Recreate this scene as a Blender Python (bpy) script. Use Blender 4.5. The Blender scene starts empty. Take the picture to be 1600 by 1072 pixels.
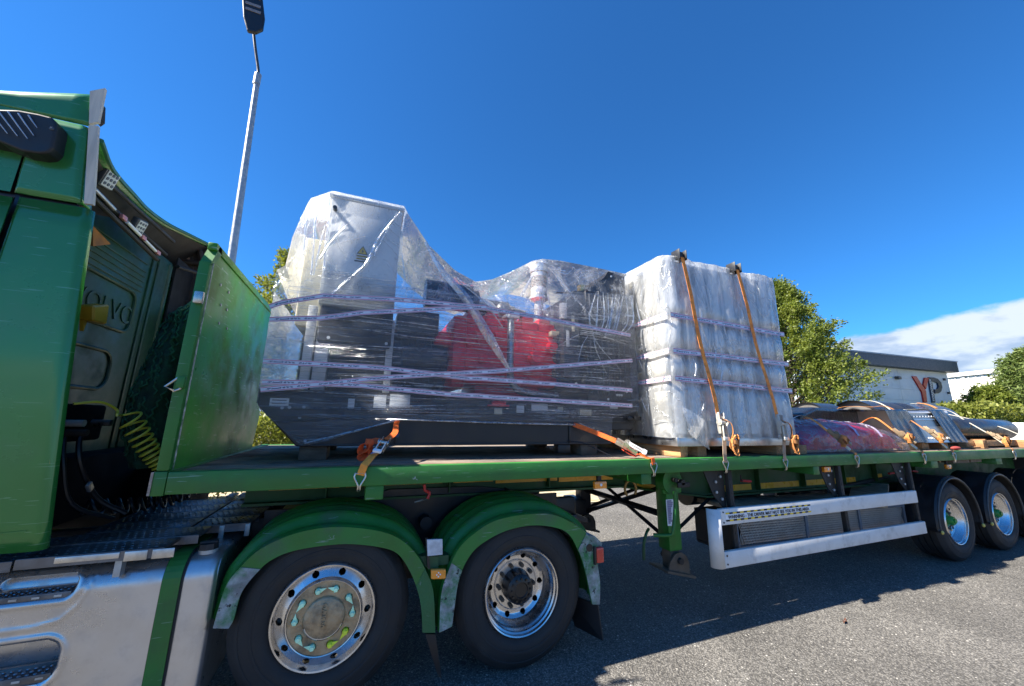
import bpy, bmesh, math, random
import numpy as np
from mathutils import Vector, Matrix, noise as mnoise
random.seed(7); rng = np.random.default_rng(7)
R = math.radians
scene = bpy.context.scene
COL = scene.collection

# ------------------------------------------------------------------ camera
cd = bpy.data.cameras.new('camera'); cam = bpy.data.objects.new('camera', cd); COL.objects.link(cam)
cd.sensor_width = 36; cd.lens = 12.912; cd.clip_start = 0.05; cd.clip_end = 2000
yaw, pit, rol = 0.3720, 0.2085, 0.0174
F_ = Vector((math.sin(yaw)*math.cos(pit), math.cos(yaw)*math.cos(pit), math.sin(pit)))
R_ = Vector((math.cos(yaw), -math.sin(yaw), 0)); U_ = R_.cross(F_)
c_, s_ = math.cos(rol), math.sin(rol)
Rr = c_*R_ + s_*U_; Ur = -s_*R_ + c_*U_
cam.matrix_world = Matrix.Translation((1.1372, -2.8436, 1.8017)) @ Matrix((Rr, Ur, -F_)).transposed().to_4x4()
scene.camera = cam

# ------------------------------------------------------------------ sky and sun
TOSUN = Vector((-0.98, 0.085, 1.0)).normalized()
ELEV = math.asin(TOSUN.z); AZ = math.atan2(TOSUN.x, TOSUN.y)
w = bpy.data.worlds.new('World'); scene.world = w; w.use_nodes = True
nt = w.node_tree; nt.nodes.clear()
def N(t, typ, **kw):
    n = t.nodes.new(typ)
    for k, v in kw.items():
        if k in ('operation','blend_type','data_type','noise_dimensions','feature','distance','wave_type','bands_direction','interpolation_type','sky_type','sun_disc','clamp','wave_profile','musgrave_type','normalize'):
            setattr(n, k, v)
        else: n.inputs[k].default_value = v
    return n
sky = nt.nodes.new('ShaderNodeTexSky'); sky.sky_type = 'NISHITA'; sky.sun_disc = False
sky.sun_elevation = ELEV; sky.sun_rotation = AZ; sky.air_density = 1.0; sky.dust_density = 0.0; sky.ozone_density = 3.0
tc = nt.nodes.new('ShaderNodeTexCoord'); sep = nt.nodes.new('ShaderNodeSeparateXYZ')
nt.links.new(tc.outputs['Generated'], sep.inputs[0])
mp = nt.nodes.new('ShaderNodeMapping'); mp.inputs['Scale'].default_value = (1, 1, 2.4)
nt.links.new(tc.outputs['Generated'], mp.inputs[0])
n1 = N(nt, 'ShaderNodeTexNoise', Scale=9.0, Detail=9.0, Roughness=0.56, Distortion=0.15); nt.links.new(mp.outputs[0], n1.inputs['Vector'])
n2 = N(nt, 'ShaderNodeTexNoise', Scale=2.2, Detail=3.0); nt.links.new(mp.outputs[0], n2.inputs['Vector'])
def M(t, op, a, b=None, cl=False, c=None):
    n = t.nodes.new('ShaderNodeMath'); n.operation = op; n.use_clamp = cl
    for i, v in enumerate((a, b, c)):
        if v is None: continue
        if isinstance(v, (int, float)): n.inputs[i].default_value = v
        else: t.links.new(v, n.inputs[i])
    return n.outputs[0]
def MR(t, v, a, b, c=0.0, d=1.0, smooth=True):
    n = t.nodes.new('ShaderNodeMapRange'); n.interpolation_type = 'SMOOTHSTEP' if smooth else 'LINEAR'
    t.links.new(v, n.inputs[0])
    for i, x in enumerate((a, b, c, d)): n.inputs[i+1].default_value = x
    return n.outputs[0]
# a bank of cloud low over the horizon on the right-hand side (towards +X)
ax = MR(nt, sep.outputs[0], 0.850, 0.888, 0.5, 1)
topz = M(nt, 'MULTIPLY_ADD', n2.outputs['Fac'], 0.07, c=0.148)
edge = M(nt, 'SUBTRACT', M(nt, 'MULTIPLY', topz, ax), sep.outputs[2])
edge = M(nt, 'ADD', edge, M(nt, 'MULTIPLY', M(nt, 'SUBTRACT', n1.outputs['Fac'], 0.5), 0.05))
cm = MR(nt, edge, 0.0, 0.014)
body = MR(nt, n1.outputs['Fac'], 0.42, 0.60)
cr = nt.nodes.new('ShaderNodeMix'); cr.data_type = 'RGBA'
nt.links.new(body, cr.inputs[0]); cr.inputs[6].default_value = (2.3, 2.9, 3.9, 1); cr.inputs[7].default_value = (4.1, 4.5, 5.0, 1)
hsv = nt.nodes.new('ShaderNodeMix'); hsv.data_type = 'RGBA'; hsv.blend_type = 'MULTIPLY'; hsv.inputs[0].default_value = 1.0
nt.links.new(sky.outputs[0], hsv.inputs[6]); hsv.inputs[7].default_value = (0.20, 0.60, 0.98, 1)
mx = nt.nodes.new('ShaderNodeMix'); mx.data_type = 'RGBA'
nt.links.new(M(nt, 'MULTIPLY', cm, 0.93), mx.inputs[0]); nt.links.new(hsv.outputs[2], mx.inputs[6]); nt.links.new(cr.outputs[2], mx.inputs[7])
bg = nt.nodes.new('ShaderNodeBackground'); bg.inputs['Strength'].default_value = 0.06
nt.links.new(mx.outputs[2], bg.inputs['Color'])
wo = nt.nodes.new('ShaderNodeOutputWorld'); nt.links.new(bg.outputs[0], wo.inputs[0])
sd = bpy.data.lights.new('sun', 'SUN'); sd.energy = 4.4; sd.angle = R(0.53); sd.color = (1.0, 0.93, 0.82)
so = bpy.data.objects.new('sun', sd); COL.objects.link(so); so.location = (-20, 5, 20)
so.rotation_euler = (-TOSUN).to_track_quat('-Z', 'Y').to_euler()
scene.view_settings.view_transform = 'Standard'; scene.view_settings.look = 'None'
scene.view_settings.exposure = 1.85; scene.view_settings.gamma = 1.0
scene.cycles.transparent_max_bounces = 14; scene.cycles.max_bounces = 8

# ------------------------------------------------------------------ materials
MATS = {}
def mat(name, col, rough=0.5, metal=0.0, var=0.12, vs=6.0, bump=0.0, bs=60.0, coat=0.0, dirt=None, dirt_amt=0.5, dirt_s=3.0, dirt_t=0.58,
        chip=None, chip_s=14.0, chip_t=0.68, rvar=0.1, aniso=None, stretch=(1,1,1), spec=0.5, trans=0.0, scratch=None):
    if name in MATS: return MATS[name]
    m = bpy.data.materials.new(name); m.use_nodes = True; t = m.node_tree
    b = t.nodes['Principled BSDF']; tcn = t.nodes.new('ShaderNodeTexCoord'); mpn = t.nodes.new('ShaderNodeMapping')
    mpn.inputs['Scale'].default_value = stretch; t.links.new(tcn.outputs['Object'], mpn.inputs[0]); V = mpn.outputs[0]
    nz = N(t, 'ShaderNodeTexNoise', Scale=vs, Detail=6.0, Roughness=0.6); t.links.new(V, nz.inputs['Vector'])
    f = MR(t, nz.outputs['Fac'], 0.3, 0.7, 1-var, 1+var)
    vm = t.nodes.new('ShaderNodeVectorMath'); vm.operation = 'SCALE'; vm.inputs[0].default_value = col[:3]; t.links.new(f, vm.inputs['Scale'])
    cur = vm.outputs[0]
    rgh = MR(t, nz.outputs['Fac'], 0.3, 0.7, max(0.02, rough-rvar), min(1, rough+rvar))
    def mixc(fac, c, cur):
        x = t.nodes.new('ShaderNodeMix'); x.data_type = 'RGBA'; t.links.new(fac, x.inputs[0]); t.links.new(cur, x.inputs[6]); x.inputs[7].default_value = (*c[:3], 1); return x.outputs[2]
    if dirt:
        nd = N(t, 'ShaderNodeTexNoise', Scale=dirt_s, Detail=9.0, Roughness=0.68); t.links.new(tcn.outputs['Object'], nd.inputs['Vector'])
        df = MR(t, nd.outputs['Fac'], dirt_t-0.12, dirt_t+0.12, 0, dirt_amt)
        cur = mixc(df, dirt, cur)
        rgh = M(t, 'ADD', rgh, M(t, 'MULTIPLY', df, 0.35), True)
    if chip:
        nc = N(t, 'ShaderNodeTexNoise', Scale=chip_s, Detail=8.0, Roughness=0.75); t.links.new(tcn.outputs['Object'], nc.inputs['Vector'])
        cf = MR(t, nc.outputs['Fac'], chip_t, chip_t+0.03)
        cur = mixc(cf, chip, cur)
    if scratch:
        for rot, sc, th in ((0.5, (5, 5, 95), 0.70), (-0.9, (4, 4, 120), 0.72), (1.45, (6, 6, 80), 0.72)):
            ms = t.nodes.new('ShaderNodeMapping'); ms.inputs['Rotation'].default_value = (rot, rot, 0.2); ms.inputs['Scale'].default_value = sc
            t.links.new(tcn.outputs['Object'], ms.inputs[0]); ns = N(t, 'ShaderNodeTexNoise', Scale=1.0, Detail=2.0, Roughness=0.5); t.links.new(ms.outputs[0], ns.inputs['Vector'])
            cur = mixc(M(t, 'MULTIPLY', MR(t, ns.outputs['Fac'], th, th+0.02), 0.7), scratch, cur)
    t.links.new(cur, b.inputs['Base Color']); t.links.new(rgh, b.inputs['Roughness'])
    b.inputs['Metallic'].default_value = metal; b.inputs['Coat Weight'].default_value = coat; b.inputs['Coat Roughness'].default_value = 0.08
    b.inputs['Specular IOR Level'].default_value = spec
    if trans: b.inputs['Transmission Weight'].default_value = trans
    if bump:
        nb = N(t, 'ShaderNodeTexNoise', Scale=bs, Detail=5.0, Roughness=0.6); t.links.new(V, nb.inputs['Vector'])
        bn = t.nodes.new('ShaderNodeBump'); bn.inputs['Strength'].default_value = min(1, bump); bn.inputs['Distance'].default_value = 0.01*max(1, bump)
        t.links.new(nb.outputs['Fac'], bn.inputs['Height']); t.links.new(bn.outputs[0], b.inputs['Normal'])
    MATS[name] = m; return m
GREEN = (0.020, 0.145, 0.022)
green = mat('green_paint', GREEN, 0.5, coat=0.0, var=0.14, vs=3, dirt=(0.05, 0.05, 0.035), dirt_amt=0.35, dirt_s=2.5, chip=(0.30, 0.34, 0.33), chip_s=9, chip_t=0.665, scratch=(0.16, 0.28, 0.18), bump=0.15, bs=30)
cabgreen = mat('cab_green_paint', (0.030, 0.185, 0.040), 0.24, coat=0.5, var=0.06, vs=1.5, rvar=0.05, dirt=(0.10, 0.16, 0.10), dirt_amt=0.22, dirt_s=1.6, metal=0.25, chip=(0.4,0.5,0.45), chip_s=14, chip_t=0.73, scratch=(0.16, 0.34, 0.2))
boardgreen = mat('headboard_green', (0.026, 0.24, 0.018), 0.36, coat=0.0, spec=0.35, var=0.2, vs=2.5, dirt=(0.09, 0.10, 0.006), dirt_amt=0.7, dirt_s=1.6, dirt_t=0.57, chip=(0.34, 0.42, 0.36), chip_s=16, chip_t=0.66, scratch=(0.30, 0.45, 0.32), bump=0.2, bs=6)  # olive blotches: stains, plus dark and yellow reflections put into the colour
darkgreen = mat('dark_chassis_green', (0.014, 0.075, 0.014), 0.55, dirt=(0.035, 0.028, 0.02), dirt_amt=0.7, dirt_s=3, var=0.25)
legreen = mat('landing_leg_green', (0.024, 0.17, 0.022), 0.5, dirt=(0.04, 0.032, 0.02), dirt_amt=0.6, dirt_s=4, var=0.2)
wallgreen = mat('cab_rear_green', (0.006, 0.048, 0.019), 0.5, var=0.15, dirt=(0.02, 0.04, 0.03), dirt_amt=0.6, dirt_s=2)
fendgreen = mat('fender_green', (0.020, 0.155, 0.024), 0.42, var=0.15, vs=4, dirt=(0.07, 0.08, 0.07), dirt_amt=0.5, dirt_s=3.4, dirt_t=0.6, chip=(0.26, 0.32, 0.33), chip_s=9, chip_t=0.65, scratch=(0.2, 0.28, 0.22), bump=0.15, bs=25)
fendworn = mat('worn_fender_plastic', (0.26, 0.28, 0.29), 0.6, var=0.4, vs=14, dirt=(0.02, 0.16, 0.03), dirt_amt=0.95, dirt_s=5, dirt_t=0.53, chip=(0.01, 0.012, 0.014), chip_s=16, chip_t=0.58, bump=0.5, bs=60)
black = mat('black_plastic', (0.012, 0.012, 0.014), 0.5, var=0.2, dirt=(0.04, 0.037, 0.032), dirt_amt=0.3)
blackp = mat('black_steel_paint', (0.010, 0.010, 0.013), 0.42, var=0.2)
dark = mat('grimy_dark_steel', (0.02, 0.018, 0.017), 0.65, var=0.3, dirt=(0.05, 0.038, 0.026), dirt_amt=0.6)
rubber = mat('tyre_rubber', (0.016, 0.016, 0.017), 0.72, var=0.2, dirt=(0.045, 0.042, 0.038), dirt_amt=0.45, dirt_s=5, bump=0.1, bs=50)
chrome = mat('polished_alloy', (0.62, 0.62, 0.63), 0.24, 1.0, var=0.12, dirt=(0.25, 0.22, 0.19), dirt_amt=0.4, dirt_s=6, rvar=0.05)
alloy = mat('brushed_alloy', (0.55, 0.56, 0.57), 0.32, 1.0, var=0.12, dirt=(0.20, 0.18, 0.15), dirt_amt=0.45, dirt_s=5)
dustalloy = mat('dusty_hub_alloy', (0.42, 0.32, 0.20), 0.5, 0.6, var=0.2, vs=20, bump=0.6, bs=45, dirt=(0.13, 0.10, 0.07), dirt_amt=0.6, dirt_s=9)
tankal = mat('fuel_tank_aluminium', (0.52, 0.52, 0.53), 0.28, 0.85, var=0.12, vs=2, dirt=(0.42, 0.39, 0.36), dirt_amt=0.35, dirt_s=9, dirt_t=0.58, chip=(0.22, 0.20, 0.18), chip_s=22, chip_t=0.68, bump=0.10, bs=3, stretch=(0.6, 1, 1))
treadal = mat('tread_plate', (0.16, 0.165, 0.18), 0.42, 0.85, var=0.25, dirt=(0.04, 0.04, 0.04), dirt_amt=0.6, dirt_s=4)
guardal = mat('anodised_side_guard', (0.64, 0.64, 0.63), 0.55, 0.1, var=0.08, vs=3, dirt=(0.28, 0.25, 0.21), dirt_amt=0.5, dirt_s=5, dirt_t=0.6, chip=(0.10, 0.09, 0.08), chip_s=18, chip_t=0.73)
galv = mat('galvanised_steel', (0.40, 0.42, 0.43), 0.5, 0.6, var=0.18, vs=9)
zinc = mat('zinc_plated_steel', (0.55, 0.52, 0.46), 0.32, 0.9, var=0.15, vs=20)
bare = mat('bare_grey_fibreglass', (0.56, 0.50, 0.41), 0.55, var=0.14, vs=4, stretch=(8, 8, 0.6), chip=(0.2,0.2,0.19), chip_s=40, chip_t=0.7)
yellow = mat('yellow_plastic', (0.32, 0.20, 0.015), 0.4)
hoseyel = mat('yellow_air_hose', (0.42, 0.42, 0.04), 0.4)
amber = mat('amber_lens', (0.85, 0.28, 0.02), 0.15, coat=0.8)
redlens = mat('red_lens', (0.55, 0.02, 0.015), 0.15, coat=0.8)
redp = mat('red_plastic', (0.45, 0.02, 0.02), 0.4)
tapeor = mat('reflective_yellow_tape', (0.75, 0.36, 0.02), 0.3, var=0.12, dirt=(0.2, 0.1, 0.02), dirt_amt=0.4)
whitep = mat('white_print', (0.75, 0.76, 0.78), 0.5, var=0.05)
blackprint = mat('black_print', (0.012, 0.012, 0.014), 0.5, var=0.05)
yelprint = mat('yellow_print', (0.8, 0.55, 0.03), 0.5, var=0.05)
reflw = mat('dirty_white_reflector', (0.5, 0.52, 0.55), 0.35, var=0.25, vs=12, bump=0.5, bs=20)
engred = mat('engine_red_paint', (0.90, 0.018, 0.05), 0.35, var=0.2, vs=5, coat=0.3)
cabgrey = mat('control_cabinet_grey', (0.74, 0.75, 0.75), 0.42, var=0.04)
lgrey = mat('light_grey_steel', (0.68, 0.70, 0.72), 0.45, var=0.08)
steel = mat('stainless_pipe', (0.85, 0.83, 0.78), 0.3, 0.6, var=0.2, vs=10)
dgrey = mat('dark_grey_part', (0.05, 0.055, 0.065), 0.4, var=0.25)
cream = mat('cream_panel', (0.62, 0.56, 0.42), 0.5, var=0.08)
orange = mat('orange_webbing', (0.80, 0.13, 0.015), 0.75, var=0.2, vs=30, bump=0.4, bs=300)
tan = mat('tan_webbing', (0.52, 0.21, 0.06), 0.8, var=0.25, vs=25, bump=0.4, bs=300, dirt=(0.25, 0.13, 0.06), dirt_amt=0.5, dirt_s=8)
tandirty = mat('dirty_brown_webbing', (0.80, 0.27, 0.05), 0.85, var=0.3, vs=20, bump=0.4, bs=300, dirt=(0.40, 0.07, 0.06), dirt_amt=0.5, dirt_s=4)
paleweb = mat('faded_pale_webbing', (0.60, 0.55, 0.44), 0.8, var=0.15, vs=25, bump=0.4, bs=300)
blueweb = mat('blue_label', (0.06, 0.26, 0.68), 0.6)
netgreen = mat('green_netting', (0.012, 0.09, 0.045), 0.8, var=0.5, vs=30, bump=1.0, bs=60)
boxal = mat('galvanised_panel', (0.44, 0.42, 0.38), 0.35, 0.7, var=0.12)
blkduct = mat('black_painted_duct', (0.018, 0.02, 0.024), 0.32, var=0.2, coat=0.2, dirt=(0.05, 0.05, 0.05), dirt_amt=0.3)
brown = mat('brown_inner_fairing', (0.045, 0.028, 0.022), 0.7, var=0.3)
redpack = mat('magenta_red_goods', (0.75, 0.012, 0.05), 0.5, var=0.25, vs=7)
def woodmat(name, col, dk, rough=0.8, s=(1.0, 14, 14)):
    m = mat(name, col, rough, var=0.4, vs=3, stretch=s, bump=0.5, bs=10, dirt=dk, dirt_amt=0.8, dirt_s=1.6, dirt_t=0.52)
    return m
deckw = woodmat('weathered_deck_wood', (0.24, 0.17, 0.12), (0.075, 0.06, 0.05))
timber = woodmat('raw_timber', (0.42, 0.23, 0.10), (0.22, 0.11, 0.05), s=(14, 1, 14))
oldtimb = woodmat('old_grey_timber', (0.16, 0.12, 0.085), (0.07, 0.05, 0.035), s=(3, 3, 10))
palew = woodmat('pale_planks', (0.42, 0.34, 0.25), (0.22, 0.15, 0.1), s=(14, 1.5, 14))

# clear plastic films: transparent sheet whose wrinkles scatter and shine
def film(name, col, a0, a1, streak=(1, 1, 1), s=6.0, dist=1.0, s2=None, streak2=(1, 1, 1), rough=0.18, bump=0.6, bd=0.02, gl=0.35, thr=(0.42, 0.68), crw=0.28):
    m = bpy.data.materials.new(name); m.use_nodes = True; t = m.node_tree; t.nodes.clear()
    out = t.nodes.new('ShaderNodeOutputMaterial'); tcn = t.nodes.new('ShaderNodeTexCoord')
    mp_ = t.nodes.new('ShaderNodeMapping'); mp_.inputs['Scale'].default_value = streak; t.links.new(tcn.outputs['Object'], mp_.inputs[0])
    nz = N(t, 'ShaderNodeTexNoise', Scale=s, Detail=7.0, Roughness=0.62, Distortion=dist); t.links.new(mp_.outputs[0], nz.inputs['Vector'])
    h = nz.outputs['Fac']; al = MR(t, h, thr[0], thr[1], a0, a1)
    mp2 = t.nodes.new('ShaderNodeMapping'); mp2.inputs['Scale'].default_value = streak2; t.links.new(tcn.outputs['Object'], mp2.inputs[0])
    n2 = N(t, 'ShaderNodeTexNoise', Scale=s2 or s*0.35, Detail=4.0, Roughness=0.55, Distortion=dist*1.5); t.links.new(mp2.outputs[0], n2.inputs['Vector'])
    # creases: thin bright ridges
    rd = M(t, 'ABSOLUTE', M(t, 'SUBTRACT', n2.outputs['Fac'], 0.5)); cre = MR(t, rd, 0.0, 0.022, 1.0, 0.0)
    al = M(t, 'ADD', al, M(t, 'MULTIPLY', cre, crw), True)
    hh = M(t, 'ADD', h, M(t, 'MULTIPLY', cre, 0.35))
    bn = t.nodes.new('ShaderNodeBump'); bn.inputs['Strength'].default_value = bump; bn.inputs['Distance'].default_value = bd; t.links.new(hh, bn.inputs['Height'])
    d = t.nodes.new('ShaderNodeBsdfDiffuse'); d.inputs[0].default_value = (*col, 1); t.links.new(bn.outputs[0], d.inputs['Normal'])
    tl = t.nodes.new('ShaderNodeBsdfTranslucent'); tl.inputs[0].default_value = (*col, 1); t.links.new(bn.outputs[0], tl.inputs['Normal'])
    g = t.nodes.new('ShaderNodeBsdfGlossy'); g.inputs[0].default_value = (0.9, 0.92, 0.95, 1); g.inputs['Roughness'].default_value = rough; t.links.new(bn.outputs[0], g.inputs['Normal'])
    tr = t.nodes.new('ShaderNodeBsdfTransparent'); tr.inputs[0].default_value = (0.95, 0.96, 0.97, 1)
    m1 = t.nodes.new('ShaderNodeMixShader'); m1.inputs[0].default_value = 0.58; t.links.new(d.outputs[0], m1.inputs[1]); t.links.new(tl.outputs[0], m1.inputs[2])
    m2 = t.nodes.new('ShaderNodeMixShader'); t.links.new(al, m2.inputs[0]); t.links.new(tr.outputs[0], m2.inputs[1]); t.links.new(m1.outputs[0], m2.inputs[2])
    fr = t.nodes.new('ShaderNodeFresnel'); fr.inputs[0].default_value = 1.45; t.links.new(bn.outputs[0], fr.inputs['Normal'])
    m3 = t.nodes.new('ShaderNodeMixShader'); t.links.new(M(t, 'MULTIPLY_ADD', fr.outputs[0], 0.8, c=gl*0.15), m3.inputs[0]); t.links.new(m2.outputs[0], m3.inputs[1]); t.links.new(g.outputs[0], m3.inputs[2])
    t.links.new(m3.outputs[0], out.inputs[0]); return m
f_stretch = film('stretch_wrap_film', (0.72, 0.82, 0.96), 0.07, 0.60, streak=(0.22, 1, 5), s=8, dist=0.5, streak2=(0.16, 1, 5), s2=3.6, rough=0.14, gl=0.25, bump=0.9, bd=0.03, thr=(0.50, 0.76), crw=0.16)
f_drape = film('loose_clear_sheet', (0.92, 0.95, 0.98), 0.06, 0.34, s=3.0, dist=1.4, streak=(1.2, 1, 0.7), streak2=(1.4, 1, 0.7), s2=1.7, rough=0.12, gl=0.15, crw=0.22)
f_crate = film('milky_crate_film', (0.92, 0.94, 0.95), 0.36, 0.85, s=2.6, dist=1.3, streak=(2.2, 1.6, 0.6), streak2=(1.6, 1.2, 0.6), s2=1.8, rough=0.2, gl=0.5, bd=0.03, bump=0.6)
f_red = film('crinkled_clear_film', (0.75, 0.78, 0.9), 0.0, 0.45, s=5, dist=1.2, streak=(1, 1, 1.5), s2=5, rough=0.12, gl=0.3, bd=0.04, bump=0.8)
def blackfilm():
    return mat('black_stretch_film', (0.012, 0.012, 0.014), 0.22, var=0.3, coat=0.5, bump=0.9, bs=16, stretch=(6, 0.6, 0.6))
f_black = blackfilm()
def tape_mat():
    m = bpy.data.materials.new('printed_parcel_tape'); m.use_nodes = True; t = m.node_tree; b = t.nodes['Principled BSDF']
    uv = t.nodes.new('ShaderNodeTexCoord'); sp = t.nodes.new('ShaderNodeSeparateXYZ'); t.links.new(uv.outputs['UV'], sp.inputs[0])
    u, v = sp.outputs[0], sp.outputs[1]
    av = M(t, 'ABSOLUTE', M(t, 'SUBTRACT', v, 0.5))
    border = M(t, 'MULTIPLY', M(t, 'GREATER_THAN', av, 0.30), M(t, 'LESS_THAN', av, 0.42))
    fr = M(t, 'FRACT', M(t, 'DIVIDE', u, 0.36))
    word = M(t, 'MAXIMUM', M(t, 'MULTIPLY', M(t, 'GREATER_THAN', fr, 0.10), M(t, 'LESS_THAN', fr, 0.60)), M(t, 'MULTIPLY', M(t, 'GREATER_THAN', fr, 0.68), M(t, 'LESS_THAN', fr, 0.93)))
    cm_ = t.nodes.new('ShaderNodeCombineXYZ'); t.links.new(M(t, 'MULTIPLY', u, 110.0), cm_.inputs[0]); t.links.new(M(t, 'MULTIPLY', v, 4.0), cm_.inputs[1])
    nz = N(t, 'ShaderNodeTexNoise', Scale=1.0, Detail=0.0); t.links.new(cm_.outputs[0], nz.inputs['Vector'])
    txt = M(t, 'MULTIPLY', M(t, 'MULTIPLY', word, M(t, 'LESS_THAN', av, 0.15)), M(t, 'GREATER_THAN', nz.outputs['Fac'], 0.45))
    a = t.nodes.new('ShaderNodeMix'); a.data_type = 'RGBA'; a.inputs[6].default_value = (0.56, 0.60, 0.70, 1); a.inputs[7].default_value = (0.50, 0.04, 0.10, 1); t.links.new(border, a.inputs[0])
    c = t.nodes.new('ShaderNodeMix'); c.data_type = 'RGBA'; t.links.new(a.outputs[2], c.inputs[6]); c.inputs[7].default_value = (0.07, 0.08, 0.16, 1); t.links.new(txt, c.inputs[0])
    t.links.new(c.outputs[2], b.inputs['Base Color']); b.inputs['Roughness'].default_value = 0.3
    return m
tapeM = tape_mat()

# ------------------------------------------------------------------ mesh building
class B:
    def __init__(s): s.v = []; s.f = []; s.sm = []; s.uv = None
    def add(s, vs, fs, smooth=False):
        o = len(s.v); s.v += [tuple(v) for v in vs]; s.f += [tuple(i+o for i in f) for f in fs]; s.sm += [smooth]*len(fs); return s
    def box(s, x0, x1, y0, y1, z0, z1, m=None):
        vs = [(x0,y0,z0),(x1,y0,z0),(x1,y1,z0),(x0,y1,z0),(x0,y0,z1),(x1,y0,z1),(x1,y1,z1),(x0,y1,z1)]
        if m is not None: vs = [m @ Vector(v) for v in vs]
        return s.add(vs, [(0,3,2,1),(4,5,6,7),(0,1,5,4),(1,2,6,5),(2,3,7,6),(3,0,4,7)])
    def rbox(s, x0, x1, y0, y1, z0, z1, b=0.006, m=None):
        # box with chamfered edges
        bmx = bmesh.new(); bmesh.ops.create_cube(bmx, size=1)
        for v in bmx.verts: v.co = Vector(((x0+x1)/2+v.co.x*(x1-x0), (y0+y1)/2+v.co.y*(y1-y0), (z0+z1)/2+v.co.z*(z1-z0)))
        bb = min(b, 0.45*min(x1-x0, y1-y0, z1-z0))
        bmesh.ops.bevel(bmx, geom=bmx.edges[:], offset=bb, segments=2, affect='EDGES', profile=0.5)
        vs = [(m @ v.co if m is not None else v.co.copy()) for v in bmx.verts]
        fs = [tuple(v.index for v in f.verts) for f in bmx.faces]; bmx.verts.index_update(); fs = [tuple(v.index for v in f.verts) for f in bmx.faces]
        bmx.free(); return s.add(vs, fs, True)
    def tube(s, pts, r, n=10, closed=False, caps=True):
        pts = [Vector(p) for p in pts]; rs = r if isinstance(r, (list, tuple)) else [r]*len(pts)
        L = len(pts); rings = []
        up = None
        for i, p in enumerate(pts):
            if closed: d = (pts[(i+1) % L]-pts[i-1])
            else: d = pts[min(i+1, L-1)]-pts[max(i-1, 0)]
            d.normalize()
            if up is None:
                up = Vector((0,0,1)) if abs(d.z) < 0.9 else Vector((1,0,0))
            sdir = d.cross(up)
            if sdir.length < 1e-5: sdir = d.orthogonal()
            sdir.normalize(); up = sdir.cross(d).normalized()
            rings.append([p + rs[i]*(math.cos(a)*sdir+math.sin(a)*up) for a in [2*math.pi*k/n for k in range(n)]])
        vs = [v for rg in rings for v in rg]; fs = []
        for i in range(L if closed else L-1):
            a, b_ = i*n, ((i+1) % L)*n
            for k in range(n): fs.append((a+k, a+(k+1) % n, b_+(k+1) % n, b_+k))
        s.add(vs, fs, True)
        if caps and not closed:
            s.add(rings[0], [tuple(range(n))[::-1]]); s.add(rings[-1], [tuple(range(n))])
        return s
    def cyl(s, p0, p1, r0, r1=None, n=20, caps=True):
        return s.tube([p0, p1], [r0, r0 if r1 is None else r1], n, caps=caps)
    def ribbon(s, pts, wdir, wd, th=0.003):
        # flat webbing following pts; width along wdir
        pts = [Vector(p) for p in pts]; wdir = Vector(wdir).normalized(); vs = []; L = len(pts)
        for i, p in enumerate(pts):
            d = (pts[min(i+1, L-1)]-pts[max(i-1, 0)]).normalized(); wv = (wdir - d*wdir.dot(d)).normalized(); nn = d.cross(wv).normalized()
            for a, c in ((-1,-1),(1,-1),(1,1),(-1,1)): vs.append(p + wv*a*wd/2 + nn*c*th/2)
        fs = [(0,1,2,3), tuple((L-1)*4+k for k in (3,2,1,0))]
        for i in range(L-1):
            for k in range(4): fs.append((i*4+k, (i+1)*4+k, (i+1)*4+(k+1) % 4, i*4+(k+1) % 4))
        return s.add(vs, fs, False)
    def prism(s, poly, axis, a, b):
        # polygon in the plane across axis ('x': (y,z), 'y': (x,z), 'z': (x,y)) extruded from a to b
        mk = {'x': lambda p, t: (t, p[0], p[1]), 'y': lambda p, t: (p[0], t, p[1]), 'z': lambda p, t: (p[0], p[1], t)}[axis]
        n = len(poly); vs = [mk(p, a) for p in poly]+[mk(p, b) for p in poly]
        return s.add(vs, [tuple(range(n)), tuple(range(n, 2*n))[::-1]]+[(i, n+i, n+(i+1) % n, (i+1) % n) for i in range(n)])
    def lathe(s, prof, c, n=48, a0=0, a1=2*math.pi, sharp=False):
        # profile of (radius, y) round an axis along y through c
        cx, cy, cz = c; full = abs(a1-a0-2*math.pi) < 1e-4; m = n if full else n+1; vs = []
        for k in range(m):
            a = a0+(a1-a0)*k/n
            for r, y in prof: vs.append((cx+r*math.cos(a), cy+y, cz+r*math.sin(a)))
        P = len(prof); fs = []
        for k in range(n):
            q = (k+1) % m
            for i in range(P-1): fs.append((k*P+i, k*P+i+1, q*P+i+1, q*P+i))
        return s.add(vs, fs, True)
    def grid(s, fn, nu, nv, closed_u=False, smooth=True):
        vs = [fn(i/(nu-1) if not closed_u else i/nu, j/(nv-1)) for i in range(nu) for j in range(nv)]
        fs = []
        for i in range(nu if closed_u else nu-1):
            a = i*nv; b_ = ((i+1) % nu)*nv
            for j in range(nv-1): fs.append((a+j, b_+j, b_+j+1, a+j+1))
        return s.add(vs, fs, smooth)
    def strip(s, A, Bp, y0, y1, axis='y'):
        # band between two polylines of equal length (x,z), extruded from y0 to y1
        n = len(A); vs = [(p[0], y0, p[1]) for p in A]+[(p[0], y0, p[1]) for p in Bp]+[(p[0], y1, p[1]) for p in A]+[(p[0], y1, p[1]) for p in Bp]
        fs = []
        for i in range(n-1):
            fs += [(i, i+1, n+i+1, n+i), (2*n+i, 3*n+i, 3*n+i+1, 2*n+i+1), (i, 2*n+i, 2*n+i+1, i+1), (n+i, n+i+1, 3*n+i+1, 3*n+i)]
        fs += [(0, n, 3*n, 2*n), (n-1, 3*n-1, 4*n-1, 2*n-1)]
        return s.add(vs, fs, True)
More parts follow.
